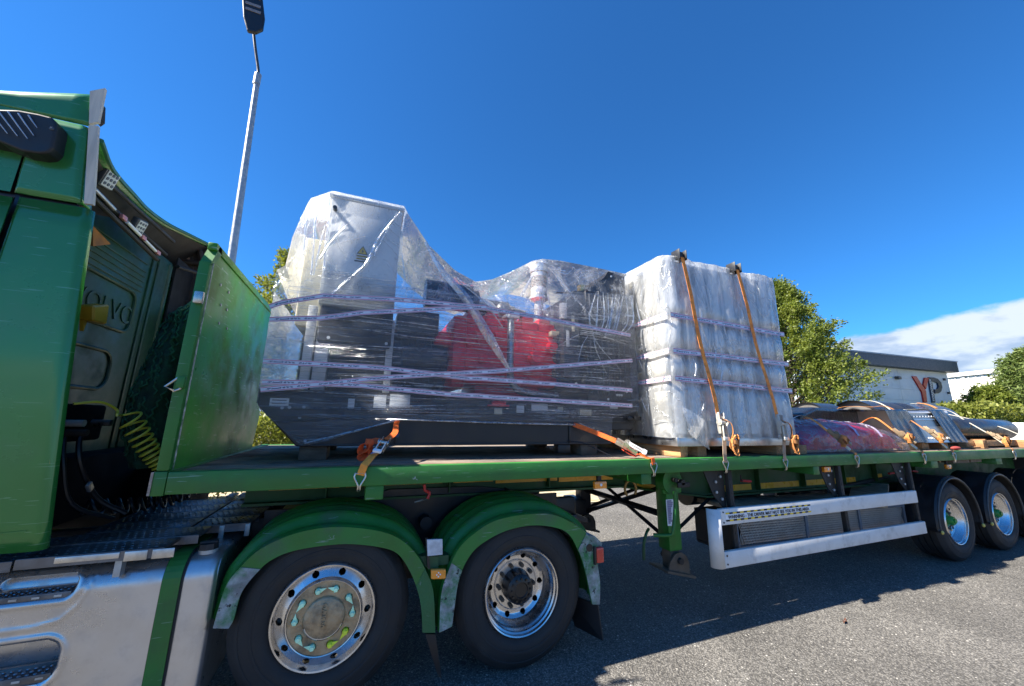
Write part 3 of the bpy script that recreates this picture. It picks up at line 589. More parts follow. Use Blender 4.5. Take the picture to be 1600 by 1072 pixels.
b = B(); b.rbox(0.055, 0.105, -0.03, 0.0, 2.50, 2.58, 0.008); part(hb, 'upper_bracket', b, zinc)
for k in range(6):
    b = B(); b.cyl((0.088, 0.25+0.05*k+0.02*(k % 2), 2.72-0.13*(k % 3)), (0.094, 0.25+0.05*k+0.02*(k % 2), 2.72-0.13*(k % 3)), 0.011, n=8); part(hb, 'rivet', b, galv)
# chassis beams with reflective tape
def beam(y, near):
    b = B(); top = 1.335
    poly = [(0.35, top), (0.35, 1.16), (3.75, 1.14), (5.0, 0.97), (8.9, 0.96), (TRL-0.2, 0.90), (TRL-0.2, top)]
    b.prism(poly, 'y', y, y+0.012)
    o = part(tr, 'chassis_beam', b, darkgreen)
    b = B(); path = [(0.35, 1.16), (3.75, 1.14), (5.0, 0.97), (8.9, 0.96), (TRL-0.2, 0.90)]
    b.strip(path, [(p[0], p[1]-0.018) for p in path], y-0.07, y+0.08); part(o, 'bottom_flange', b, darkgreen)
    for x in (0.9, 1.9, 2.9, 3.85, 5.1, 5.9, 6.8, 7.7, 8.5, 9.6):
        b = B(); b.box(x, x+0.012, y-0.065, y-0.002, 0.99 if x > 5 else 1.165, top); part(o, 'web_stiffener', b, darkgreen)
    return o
bm1 = beam(0.66, True); bm2 = beam(1.83, False)
for (xa, xb, za, zb, sl) in ((0.5, 1.0, 1.24, 1.30, 0), (1.05, 1.85, 1.24, 1.30, 0), (1.95, 2.33, 1.235, 1.30, 0), (2.36, 3.02, 1.215, 1.295, 0), (3.04, 3.70, 1.20, 1.285, 0), (4.02, 4.35, 1.12, 1.19, -0.1), (5.12, 5.40, 0.995, 1.065, 0), (5.42, 5.82, 0.995, 1.065, 0), (5.95, 6.75, 0.995, 1.065, 0), (6.83, 7.66, 0.995, 1.065, 0), (7.75, 8.05, 1.0, 1.065, 0), (8.55, 8.75, 1.03, 1.09, 0)):
    b = B(); b.prism([(xa, za), (xb, za+sl), (xb, zb+sl), (xa, zb)], 'y', 0.655 if xa > 3.9 else 0.652, 0.6595); part(bm1, 'reflective_tape', b, tapeor)
# side raves (longitudinals just inside the rail) and cross members
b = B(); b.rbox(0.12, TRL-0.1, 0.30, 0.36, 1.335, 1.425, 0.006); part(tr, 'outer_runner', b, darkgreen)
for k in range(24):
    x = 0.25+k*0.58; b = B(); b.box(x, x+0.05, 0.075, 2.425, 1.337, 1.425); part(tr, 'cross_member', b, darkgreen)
for (xa, xb) in ((1.19, 1.31), (3.55, 3.665), (6.02, 6.13), (8.62, 8.80), (10.6, 10.8)):
    b = B(); b.rbox(xa, xb, 0.02, 0.62, 1.25, 1.343, 0.006); part(tr, 'outrigger', b, green)
# marker lamps
for q in [(3.152,1.257),(6.400,1.294),(9.278,1.246)]:
    b = B(); b.rbox(q[0]-0.065, q[0]+0.065, 0.08, 0.12, q[1]-0.035, q[1]+0.03, 0.012); o = part(tr, 'side_marker_lamp', b, amber)
    b = B(); b.box(q[0]-0.02, q[0]+0.02, 0.10, 0.125, q[1]+0.0, 1.343); part(o, 'lamp_bracket', b, dark)
    b = B(); b.cyl((q[0], 0.079, q[1]), (q[0], 0.076, q[1]), 0.012, n=10); part(o, 'reflex', b, whitep)
# red handles and airline lever
for pts in (([(1.625,1.300),(1.633,1.257),(1.669,1.236),(1.656,1.194),(1.618,1.182)]), ):
    b = B(); b.tube(smoothpath([(p[0], 0.25, p[1]) for p in pts[:-1]], 4), 0.012, 8); o = part(tr, 'red_release_handle', b, redp)
    b = B(); b.tube([(pts[3][0], 0.25, pts[3][1]), (pts[3][0]-0.1, 0.24, pts[3][1]-0.02)], 0.006, 6); part(o, 'rod', b, zinc)
for pts in ([(5.190,1.242),(5.190,1.180),(5.344,1.167)], [(8.410,1.220),(8.375,1.168),(8.158,1.157)], [(8.731,1.210),(8.752,1.174),(8.905,1.160)]):
    b = B(); b.tube([(p[0], 0.3, p[1]) for p in pts[:2]]+[(pts[1][0]+0.0, 0.28, pts[1][1])], 0.008, 6); o = part(tr, 'handle_rod', b, dark)
    b = B(); b.tube([(p[0], 0.3, p[1]) for p in pts[1:]], 0.014, 8); part(o, 'handle_grip', b, redp)
# kingpin side: rope hook ring
b = B(); c0 = [(3.725,1.143)][0]; b.tube([(c0[0]+0.07*math.sin(a), 0.4, c0[1]+0.08*math.cos(a)) for a in [2*math.pi*k/16-2.4 for k in range(13)]], 0.012, 8); part(tr, 'rope_ring', b, mat('rusty_yellow_ring', (0.3, 0.16, 0.04), 0.7))
# landing legs
rusty = mat('rusty_brown_steel', (0.11, 0.08, 0.055), 0.8, var=0.35, vs=8)
def leg(x0, y0, near):
    b = B(); b.rbox(x0, x0+0.165, y0, y0+0.16, 0.53, 1.33, 0.012)
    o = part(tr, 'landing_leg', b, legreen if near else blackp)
    b = B(); b.rbox(x0+0.02, x0+0.145, y0+0.02, y0+0.14, 0.34, 0.55, 0.008); part(o, 'inner_leg', b, rusty)
    b = B(); c = Vector((x0+0.085, y0+0.07, 0.42)); mt = Matrix.Translation(c) @ Matrix.Rotation(R(14), 4, 'Y')
    b.rbox(-0.17, 0.20, -0.13, 0.13, -0.10, -0.075, 0.006, mt); part(o, 'foot_plate', b, rusty)
    b = B(); b.prism([(-0.13, -0.075), (0.15, -0.075), (0.12, 0.03), (0.07, 0.09), (0.0, 0.11), (-0.07, 0.08), (-0.12, 0.0)], 'y', -0.10, -0.085); xf(b, mt); part(o, 'foot_bracket', b, rusty)
    b = B(); b.cyl((c.x, y0-0.06, c.z+0.03), (c.x, y0+0.2, c.z+0.03), 0.03, n=14); part(o, 'foot_pin', b, dark)
    return o
lg = leg(4.14, 0.35, True); leg(4.12, 1.98, False)
GC = (4.13, 1.20)
b = B(); b.cyl((GC[0], 0.24, GC[1]+0.02), (GC[0], 0.35, GC[1]+0.02), 0.125, n=28); b.rbox(GC[0]-0.1, GC[0]+0.14, 0.27, 0.35, 1.10, 1.335, 0.01); part(lg, 'gearbox', b, legreen)
b = B(); b.cyl((GC[0]+0.0, 0.19, GC[1]+0.04), (GC[0]+0.0, 0.25, GC[1]+0.04), 0.022, n=10); b.cyl((GC[0]+0.07, 0.17, GC[1]+0.02), (GC[0]+0.07, 0.24, GC[1]+0.02), 0.028, n=10); b.rbox(GC[0], GC[0]+0.16, 0.17, 0.19, GC[1]-0.03, GC[1]+0.02, 0.006); part(lg, 'shaft_coupling', b, dark)
hp = [(4.073,1.135),(4.102,1.002),(4.056,0.782),(4.011,0.728)]
b = B(); b.tube(smoothpath([(hp[0][0]+0.03, 0.2, hp[0][1]), (hp[1][0], 0.2, hp[1][1]), (hp[2][0], 0.2, hp[2][1]), (hp[2][0]-0.03, 0.22, hp[2][1]-0.05), (hp[2][0]-0.16, 0.3, hp[2][1]-0.06)], 5), 0.018, 10); part(lg, 'crank_handle', b, green)
ls = [(4.124,1.028),(4.227,1.028),(4.202,0.770),(4.127,0.776)]
b = B(); b.add([(p[0], 0.346, p[1]) for p in ls], [(0, 1, 2, 3)]); o = part(lg, 'instruction_label', b, whitep)
b = B()
for k in range(13):
    t_ = 0.06+k*0.07; xa = ls[0][0]*(1-t_)+ls[3][0]*t_+0.012; xb = ls[1][0]*(1-t_)+ls[2][0]*t_-0.012-random.uniform(0, .03); zz = ls[0][1]*(1-t_)+ls[3][1]*t_
    b.box(xa, xb, 0.3445, 0.3455, zz-0.008, zz+0.008)
part(lg, 'label_lines', b, mat('faded_label_print', (0.25, 0.22, 0.33), 0.5), kind='stuff')
b = B(); hk = [(3.812,0.747),(3.774,0.653),(3.764,0.513)]; b.tube(smoothpath([(hk[0][0]+0.08, .36, hk[0][1]+0.015), (hk[0][0], .3, hk[0][1]), (hk[1][0], .3, hk[1][1]), (hk[2][0], .3, hk[2][1])], 4), 0.014, 8); part(tr, 'hose_hook', b, darkgreen)
def brace(a, c, w_=0.035, m=blackp, par=tr):
    b = B(); b.tube([a, c], w_*0.72, 4); return part(par, 'brace', b, m)
brace((4.22, 0.5, 0.62), (4.2, 2.0, 1.15)); brace((4.22, 0.5, 1.12), (4.2, 2.0, 0.55)); brace((4.2, 0.52, 0.85), (4.2, 2.0, 0.85), 0.05)
brace((4.3, 0.5, 0.62), (5.3, 0.75, 0.97)); brace((4.3, 2.05, 0.6), (5.5, 1.85, 0.97)); brace((4.3, 0.55, 0.9), (5.4, 1.8, 0.93), 0.04)
b = B(); b.rbox(3.9, 4.2, 1.9, 2.1, 0.9, 1.34, 0.01); b.rbox(3.95, 4.12, 1.85, 2.2, 0.55, 0.75, 0.01); part(tr, 'gear_housing', b, blackp)
# side guard: posts, rails, curved front
for xa in (4.70, 6.56, 8.12):
    pp = B(); pp.rbox(xa, xa+0.055, 0.06, 0.11, 0.47, 1.335, 0.004); o = part(tr, 'guard_post', pp, dark)
    pp = B(); pp.prism([(xa-0.28, 1.335), (xa+0.0, 1.335), (xa+0.0, 0.93), (xa-0.05, 0.97), (xa-0.16, 1.08)], 'y', 0.115, 0.125); part(o, 'gusset', pp, dark)
    pp = B()
    for k in range(12): pp.box(xa+0.02, xa+0.036, 0.0555, 0.0585, 0.52+k*0.065, 0.545+k*0.065)
    part(o, 'slots', pp, blackprint, kind='stuff')
    pp = B()
    for (dx, dz) in ((-.13, 1.22), (-.13, 1.12), (-.06, 1.05), (-.06, 1.27)): pp.cyl((xa+dx, 0.10, dz), (xa+dx, 0.113, dz), 0.014, n=8)
    part(o, 'bolts', pp, galv, kind='stuff')
def grail(z0, z1, x0, x1): bb = B(); bb.rbox(x0, x1, 0.0, 0.045, z0, z1, 0.008); return bb
G0 = 4.475
gt = part(tr, 'guard_rail', grail(0.835, 0.985, G0, 8.05), guardal)
gl = part(tr, 'guard_rail', grail(0.455, 0.60, G0, 8.12), guardal)
def gfront(u, v):
    rr = 0.07; z = 0.455+0.53*v
    if u < 0.2: return (G0-0.002-(0.03)*u/0.2, 0.0, z)
    a = (u-0.2)/0.8*R(100); return (G0-0.032-rr*math.sin(a), rr-rr*math.cos(a)+0.0, z)
b = B(); b.grid(gfront, 22, 2); o = part(tr, 'guard_front_panel', b, guardal); sm = o.modifiers.new('solid', 'SOLIDIFY'); sm.thickness = 0.006; sm.offset = -1
b = B()
for z in (0.49, 0.565, 0.86, 0.955): b.cyl((G0+0.03, -0.005, z), (G0+0.03, 0.0, z), 0.008, n=8)
part(tr, 'guard_rivets', b, dark, kind='stuff')
wx0, wx1, wz0, wz1 = G0+0.06, G0+0.06+1.30, 0.868, 0.95
b = B(); b.box(wx0, wx1, -0.003, -0.0005, wz0, wz1); ws = part(gt, 'warning_sticker', b, whitep)
b = B(); nb_ = 26; dw = (wx1-wx0)/nb_
for k in range(nb_):
    for zz in (wz0, wz1-0.016):
        if (k+(zz > wz0)) % 2 == 0: b.box(wx0+k*dw, wx0+(k+1)*dw, -0.0045, -0.0032, zz, zz+0.016)
part(ws, 'black_dashes', b, blackprint, kind='stuff')
b = B()
for k in range(nb_):
    for zz in (wz0, wz1-0.016):
        if (k+(zz > wz0)) % 2 == 1: b.box(wx0+k*dw, wx0+(k+1)*dw, -0.0045, -0.0032, zz, zz+0.016)
part(ws, 'yellow_dashes', b, yelprint, kind='stuff')
def gt_text(): pass
LOC[ws] = LOC[tr]
t_ = text_part(gt, 'warning_text', 'WARNING - THE DRIVER MAY NOT SEE YOU IN THIS AREA', 0.044, blackprint, (wx0+0.03, -0.006, wz0+0.024), ROT_FRONT, th=0.0008, sx=1.0, bold=0.0006)
wdt = max(v.co.x for v in t_.data.vertices)-min(v.co.x for v in t_.data.vertices); x0t = min(v.co.x for v in t_.data.vertices); k = (wx1-wx0-0.06)/wdt
for v in t_.data.vertices: v.co.x = x0t+(v.co.x-x0t)*k
# mesh basket behind the guard with boards on top
bk = [(5.02, 0.46), (8.35, 0.40), (8.35, 0.74), (5.02, 0.83)]
fy = 0.30
def zt(x): return 0.83+(0.74-0.83)*(x-5.02)/3.33
def zl(x): return 0.455+(0.41-0.455)*(x-5.02)/3.33
bas = B()
bas.prism([(5.0, zl(5)), (8.35, zl(8.35)), (8.35, zl(8.35)+0.055), (5.0, zl(5)+0.055)], 'y', fy-0.02, fy+0.02); bas.prism([(5.0, zt(5)-0.03), (8.35, zt(8.35)-0.03), (8.35, zt(8.35)), (5.0, zt(5))], 'y', fy-0.02, fy+0.02)
for x in (5.0, 6.18, 7.25, 8.30): bas.box(x, x+0.045, fy-0.018, fy+0.018, zl(x)+0.056, zt(x)-0.031)
basket = part(tr, 'mesh_basket', bas, mat('blue_grey_basket_frame', (0.13, 0.15, 0.18), 0.5))
b = B(); X = 5.05; pitch = 0.062
def wire(x0, z0, x1, z1): 
    b.prism([(x0-0.004, z0), (x0+0.004, z0), (x1+0.004, z1), (x1-0.004, z1)], 'y', fy-0.003, fy+0.003)
x = 4.85
while x < 8.35:
    for sgn in (1, -1):
        run = 0.13; xa, xb = (x, x+run) if sgn > 0 else (x+run, x)
        if min(xa, xb) > 5.04 and max(xa, xb) < 8.32: wire(xa, zl(x)+0.05, xb, zt(x)-0.03)
        n_ = 4
    x += 0.024
part(basket, 'expanded_mesh', b, mat('mesh_wire', (0.5, 0.46, 0.42), 0.5, 0.4), kind='stuff')
b = B(); b.box(5.0, 8.34, fy+0.5, fy+0.52, 0.43, 0.8); b.box(5.0, 8.34, fy, fy+0.5, 0.42, 0.44); b.box(5.0, 5.02, fy, fy+0.5, 0.45, 0.8); part(basket, 'back_panel', b, dark)
for k, (xa, wz_) in enumerate(((5.3, .16), (5.9, .2), (6.6, .12), (7.1, .22), (7.7, .14))):
    b = B(); b.rbox(xa, xa+0.4, fy+0.1, fy+0.35, 0.45, 0.45+wz_, 0.02); solo('stored_sack', b, mat('dusty_sack_%d' % (k % 2), [(0.07, 0.065, 0.06), (0.035, 0.045, 0.07)][k % 2], 0.8), ['lumpy dusty grey bundle inside the mesh basket at its front end', 'bluish bundle inside the mesh basket beside the front bundle', 'low grey bundle in the middle of the mesh basket', 'tall bluish bundle right of the middle of the mesh basket', 'grey bundle at the rear end of the mesh basket'][k], 'bundle', (xa+0.2, fy+0.22, 0.45), group='bundles stored inside the mesh basket')
k = 0; x = 5.1
while x < 7.6:
    wd = random.uniform(0.22, 0.34); zz = zt(x)+0.015+random.uniform(0, .01)
    b = B(); b.rbox(x, x+wd-0.012, 0.24, 0.86, zz, zz+0.045, 0.005); part(basket, 'lid_board', b, palew); x += wd
b = B(); mt = Matrix.Translation((8.0, 0.5, 0.86)) @ Matrix.Rotation(R(-14), 4, 'Y') @ Matrix.Rotation(R(20), 4, 'Z'); b.rbox(-0.45, 0.4, -0.2, 0.2, -0.02, 0.02, 0.004, mt); part(basket, 'loose_board', b, palew, label='loose board tilted up at the rear of the basket lid')
b = B(); b.tube([(5.05, 0.9, 1.0), (9.0, 0.95, 1.0)], 0.03, 8); b.tube([(7.2, 0.6, .92), (9.2, .7, 1.05)], 0.03, 8); part(tr, 'air_pipe', b, dark)
b = B(); b.cyl((5.3, 1.25, 0.88), (6.6, 1.25, 0.88), 0.16, n=18); part(tr, 'air_tank', b, blackp)

# ------------------------------------------------------------------ wheels
def holed_disc(b, c, r0, r1, rc, rh, n, yf, ysgn=1, m=16, wall=0.012):
    # annulus r0..r1 with n round holes of radius rh on the pitch circle rc; yf(r) gives the dish
    cx, cy, cz = c; da = 2*math.pi/n
    for k in range(n):
        am = k*da
        # walk the outline of the sector
        out = []
        def addp(r, a): out.append((r*math.cos(a), r*math.sin(a)))
        q = 4
        for i in range(q): addp(r1, am-da/2+da*i/q)
        for i in range(q): addp(r1+(r0-r1)*i/q, am+da/2)
        for i in range(q): addp(r0, am+da/2-da*i/q)
        for i in range(q): addp(r0+(r1-r0)*i/q, am-da/2)
        hx, hz = rc*math.cos(am), rc*math.sin(am)
        hol = []
        for (px, pz) in out:
            a = math.atan2(pz-hz, px-hx); hol.append((hx+rh*math.cos(a), hz+rh*math.sin(a)))
        P = lambda p, dy=0: (cx+p[0], cy+yf(math.hypot(*p))+dy, cz+p[1])
        mid = [((o_[0]+h_[0])/2, (o_[1]+h_[1])/2) for o_, h_ in zip(out, hol)]
        L = len(out); vs = [P(p) for p in out]+[P(p) for p in mid]+[P(p) for p in hol]+[P(p, wall) for p in hol]
        fs = []
        for ring in range(3):
            for i in range(L): fs.append((ring*L+i, ring*L+(i+1) % L, (ring+1)*L+(i+1) % L, (ring+1)*L+i))
        b.add(vs, fs, True)
TY = [(0.315, 0.30), (0.312, 0.03), (0.33, 0.012), (0.37, -0.006), (0.385, -0.004), (0.388, -0.007), (0.40, -0.008), (0.403, -0.005), (0.43, -0.003), (0.455, 0.004), (0.458, 0.001), (0.475, 0.006), (0.478, 0.010), (0.497, 0.022), (0.512, 0.040)]
def tyre(wd=0.30):
    pr_ = list(TY)
    gro = []; y = 0.045; w_ = (wd-0.09)/4
    pr_.append((0.522, 0.05))
    for k in range(4):
        ya = 0.05+k*w_; pr_ += [(0.5225, ya+0.006), (0.5225, ya+w_-0.008), (0.506, ya+w_-0.006), (0.506, ya+w_+0.004), (0.5225, ya+w_+0.006)] if k < 3 else [(0.5225, ya+0.006), (0.5225, ya+w_-0.004)]
    pr_ += [(0.512, wd-0.04), (0.497, wd-0.02), (0.43, wd+0.002), (0.37, wd+0.005), (0.33, wd-0.012), (0.315, wd-0.02)]
    return pr_
def wheel(par, c, kind, name='wheel', wd=0.30):
    cx, cy, cz = c
    b = B(); b.lathe(tyre(wd), c, 72); wr = part(par, name, b, rubber); ty = wr
    n = 0
    b = B()
    if kind == 'front':
        b.lathe([(0.315, 0.035), (0.306, 0.012), (0.300, 0.006), (0.291, 0.008), (0.287, 0.02), (0.285, 0.04), (0.282, 0.055)], c, 72)
        holed_disc(b, c, 0.226, 0.282, 0.255, 0.0215, 10, lambda r: interp(r, [0.226, 0.255, 0.282], [0.026, 0.042, 0.055]), wall=0.03)
        b.lathe([(0.226, 0.026), (0.221, 0.010), (0.215, 0.0), (0.210, 0.002), (0.208, 0.02)], c, 72); part(wr, 'rim', b, chrome)
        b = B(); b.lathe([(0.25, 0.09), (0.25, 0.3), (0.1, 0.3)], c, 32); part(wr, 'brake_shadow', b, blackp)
        b = B(); holed_disc(b, c, 0.120, 0.209, 0.164, 0.0235, 10, lambda r: 0.008, wall=0.03)
        b.lathe([(0.122, 0.008), (0.118, -0.004), (0.110, -0.010), (0.0, -0.010)], c, 64); part(wr, 'hub_plate', b, dustalloy)
        b = B(); b.lathe([(0.124, 0.004), (0.120, -0.009), (0.114, -0.013), (0.110, -0.0125), (0.109, -0.009)], c, 64, a0=R(200), a1=R(340)); part(wr, 'cap_rim', b, chrome)
        b = B(); b.box(cx-0.018, cx-0.014, cy-0.016, cy-0.009, cz-0.06, cz+0.06); b.box(cx+0.014, cx+0.016, cy-0.015, cy-0.009, cz-0.06, cz+0.06)
        part(wr, 'cap_emboss', b, dustalloy)
        text_part(par, 'cap_emboss_text', 'VOLVO', 0.042, dustalloy, (cx+0.012, cy-0.0165, cz-0.05), Matrix.Rotation(R(-90), 3, 'Y') @ ROT_FRONT, th=0.003).parent = wr
        # nut indicators in pairs pointing at each other
        for k in range(10):
            a = k*2*math.pi/10+math.pi/2+math.pi/10*0
            a = k*R(36)
            px, pz = cx+0.164*math.cos(a), cz+0.164*math.sin(a)
            sgn = 1 if k % 2 == 0 else -1
            ta = a+sgn*math.pi/2; col = ind_y if k in (8, 9) else ind_g
            b = B(); b.cyl((px, cy+0.03, pz), (px, cy-0.008, pz), 0.020, 0.018, n=6); b.cyl((px, cy-0.008, pz), (px, cy-0.018, pz), 0.0155, 0.011, n=10)
            tip = (px+0.05*math.cos(ta), pz+0.05*math.sin(ta)); o1 = (px+0.016*math.cos(a), pz+0.016*math.sin(a)); o2 = (px-0.016*math.cos(a), pz-0.016*math.sin(a))
            b.prism([o1, tip, o2], 'y', cy-0.006, cy-0.001); part(wr, 'nut_indicator', b, col)
    else:
        # deep-dish drive / trailer wheel
        dp = 0.155 if kind == 'drive' else 0.12
        b.lathe([(0.315, 0.035), (0.306, 0.010), (0.300, 0.004), (0.292, 0.008), (0.289, 0.028), (0.279, 0.036), (0.276, 0.05), (0.268, 0.058), (0.258, 0.085), (0.250, dp-0.03), (0.236, dp-0.008)], c, 72)
        if kind == 'drive':
            holed_disc(b, c, 0.182, 0.238, 0.212, 0.021, 10, lambda r: interp(r, [0.182, 0.21, 0.238], [dp+0.012, dp+0.012, dp-0.008]), wall=0.03)
            b.lathe([(0.182, dp+0.012), (0.176, dp+0.004), (0.170, dp+0.0)], c, 60)
            holed_disc(b, c, 0.118, 0.171, 0.147, 0.008, 10, lambda r: dp, wall=0.01)
            part(wr, 'rim', b, chrome)
            b = B(); b.lathe([(0.120, dp), (0.118, dp-0.04), (0.106, dp-0.10), (0.092, dp-0.112), (0.055, dp-0.118), (0.05, dp-0.110), (0.0, dp-0.110)], c, 40)
            for k in range(12):
                a = k*R(30); b.cyl((cx+0.080*math.cos(a), cy+dp-0.11, cz+0.080*math.sin(a)), (cx+0.080*math.cos(a), cy+dp-0.124, cz+0.080*math.sin(a)), 0.009, n=6)
            part(wr, 'hub', b, mat('greasy_black_hub', (0.012, 0.011, 0.011), 0.35, var=0.3))
            for k in range(10):
                a = k*R(36); px, pz = cx+0.147*math.cos(a), cz+0.147*math.sin(a)
                b = B(); b.cyl((px, cy+dp, pz), (px, cy+dp-0.028, pz), 0.0165, n=6); b.cyl((px, cy+dp-0.028, pz), (px, cy+dp-0.036, pz), 0.009, n=8); part(wr, 'wheel_nut', b, rusty)
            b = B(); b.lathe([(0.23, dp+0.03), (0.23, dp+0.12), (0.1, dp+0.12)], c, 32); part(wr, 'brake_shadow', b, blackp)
        else:
            holed_disc(b, c, 0.185, 0.238, 0.212, 0.016, 10, lambda r: interp(r, [0.182, 0.21, 0.238], [dp+0.012, dp+0.008, dp-0.008]), wall=0.02)
            part(wr, 'rim', b, chrome); b = B(); b.lathe([(0.186, dp+0.012), (0.10, dp+0.010)], c, 60); part(wr, 'hub_flange', b, dark)
            b = B(); b.lathe([(0.105, dp+0.012), (0.100, dp-0.01), (0.062, dp-0.03), (0.058, dp-0.08), (0.05, dp-0.09), (0.0, dp-0.09)], c, 36)
            b.cyl((cx, cy+dp-0.088, cz), (cx, cy+dp-0.105, cz), 0.034, n=6); part(wr, 'hub', b, mat('bright_green_hub', (0.015, 0.20, 0.03), 0.4, var=0.2))
            for k in range(10):
                a = k*R(36); px, pz = cx+0.142*math.cos(a), cz+0.142*math.sin(a)
                b = B(); b.cyl((px, cy+dp+.01, pz), (px, cy+dp-0.03, pz), 0.016, n=6); part(wr, 'wheel_nut', b, zinc)
    return wr
ind_g = mat('pale_green_indicator', (0.62, 0.95, 0.62), 0.4, var=0.15); ind_y = mat('yellow_indicator', (0.85, 0.9, 0.06), 0.4, var=0.1)
def far_wheel(par, x, z=0.52, y=2.47):
    b = B(); b.lathe([(0.0, -0.08), (0.28, -0.06), (0.31, -0.3), (0.5, -0.29), (0.522, -0.25), (0.522, -0.05), (0.5, -0.01), (0.31, 0.0), (0.0, -0.08)], (x, y, z), 40); part(par, 'wheel', b, rubber)
TX = (9.03, 10.45, 11.95)
def mudguard(par, x, y0, y1, r, m):
    prof = []
    b = B(); a0, a1 = R(-8), R(188)
    def fn(u, v):
        a = a0+(a1-a0)*u; vv = v
        if v < 0.12: rr, yy = r-0.035, y0+0.0
        elif v < 0.3: rr, yy = r+0.0, y0-0.004
        elif v < 0.4: rr, yy = r+0.012, y0+0.02
        else: rr, yy = r-0.004, y0+(y1-y0)*(v-0.35)/0.65
        return (x-rr*math.cos(a), yy, 0.52+rr*math.sin(a))
    b.grid(fn, 44, 9); o = part(par, 'mudguard', b, m); s2 = o.modifiers.new('solid', 'SOLIDIFY'); s2.thickness = 0.008
    b = B(); b.tube([(x-(r-0.02)*math.cos(a0+(a1-a0)*k/40), y0-0.008, 0.52+(r-0.02)*math.sin(a0+(a1-a0)*k/40)) for k in range(41)], 0.011, 8); part(o, 'edge_bead', b, mat('grey_scuffed_bead', (0.05, 0.05, 0.05), 0.45, var=0.4, vs=15))
    for a in (a0, a1):
        b = B(); b.ball((x-(r-0.02)*math.cos(a), y0-0.012, 0.52+(r-0.02)*math.sin(a)), 0.018, (1, 1, 1.5), 10); part(o, 'end_cap', b, mat('pale_yellow_cap', (0.6, 0.5, 0.12), 0.5))
    return o
for x in TX:
    wheel(tr, (x, 0.03, 0.522), 'trailer', wd=0.38); mudguard(tr, x, 0.0, 0.42, 0.605, black); far_wheel(tr, x)
    b = B(); b.cyl((x, 0.3, 0.52), (x, 2.3, 0.52), 0.075, n=16); part(tr, 'axle', b, blackp)
b = B(); b.rbox(8.3, 12.6, 0.62, 0.72, 0.62, 0.96, 0.01); b.rbox(8.3, 12.6, 1.8, 1.9, 0.62, 0.96, 0.01); part(tr, 'suspension_hanger', b, blackp)
b = B(); b.rbox(TRL-0.1, TRL, 0.1, 2.4, 0.9, 1.34, 0.01); part(tr, 'rear_panel', b, black)
b = B(); b.box(9.4, 9.9, 0.08, 0.5, 1.29, 1.335); b.box(9.95, 10.3, 0.08, 0.5, 1.29, 1.335); part(tr, 'timber_packer', b, oldtimb)

# ================================================================== TRACTOR UNIT
tk = thing('lorry_tractor', 'green lorry tractor unit with bare roof fairing edges and a polished fuel tank', 'lorry', (0.0, 1.25, 0))
FX = 3.2   # how far the cab runs forward of its rear edge
# side fairing: lower panel with a rolled rear edge
LP = [(-0.364,1.106),(-0.546,3.044)]
def rear_x(z): return LP[0][0]+(LP[1][0]-LP[0][0])*(z-LP[0][1])/(LP[1][1]-LP[0][1])
def fair_panel(name, z0, z1, xf0, xb, m, nz=14, roll=0.03, dep=0.035):
    # grid over height and length; the outer skin bulges slightly and rolls round at the rear
    def fn(u, v):
        z = z0+(z1-z0)*v; xr = xb(z)
        if u < 0.7: x = xf0+(xr-roll-xf0)*(u/0.7); y = 0.012*math.sin(math.pi*v)*-1+0.02*(1-u/0.7)*0
        else:
            a = (u-0.7)/0.3
            if a < 0.6: t = a/0.6*math.pi/2; x = xr-roll+roll*math.sin(t); y = roll*(1-math.cos(t))
            else: x = xr-0.012*(a-0.6); y = roll+(dep-roll)*(a-0.6)/0.4
            y -= 0.012*math.sin(math.pi*v)
        return (x, y, z)
    b = B(); b.grid(fn, 34, nz); o = part(tk, name, b, m); s2 = o.modifiers.new('solid', 'SOLIDIFY'); s2.thickness = 0.012; s2.offset = 1; return o
ZS = 3.035
lowp = fair_panel('side_fairing', 1.10, ZS-0.012, -0.84, lambda z: rear_x(z), cabgreen)
b = B(); b.strip([(-0.86, 1.18), (-0.43, 1.20)], [(-0.86, 1.185), (-0.43, 1.205)], -0.016, -0.004); part(lowp, 'lower_crease', b, cabgreen)
b = B(); mpz = [(-0.658,1.797),(-0.452,1.854)]; b.tube([(-1.5, -0.008, mpz[0][1]), (mpz[1][0]-0.02, -0.008, mpz[1][1])], 0.008, 6); part(lowp, 'panel_crease', b, cabgreen)
b = B(); ye = [(-0.602,1.550),(-0.527,1.529),(-0.417,1.565),(-0.410,1.532),(-0.522,1.503),(-0.596,1.521)]; b.add([(p[0], -0.0145, p[1]) for p in ye], [(0, 1, 4, 5), (1, 2, 3, 4)]); part(lowp, 'yellow_stripe', b, mat('faded_yellow_stripe', (0.16, 0.20, 0.04), 0.3))
# door and forward cab side, a little ahead
b = B()
def dfn(u, v): x = -4.2+(3.345)*u; z = 1.15+(ZS-0.03-1.15)*v; return (x-0.0, -0.02-0.02*math.sin(math.pi*v), z)
b.grid(dfn, 10, 12); o = part(tk, 'cab_side_door', b, cabgreen); s2 = o.modifiers.new('solid', 'SOLIDIFY'); s2.thickness = 0.012; s2.offset = 1
b = B(); b.rbox(-0.87, -0.82, 0.005, 0.07, 1.15, ZS, 0.004); part(tk, 'door_gap_seal', b, blackp)
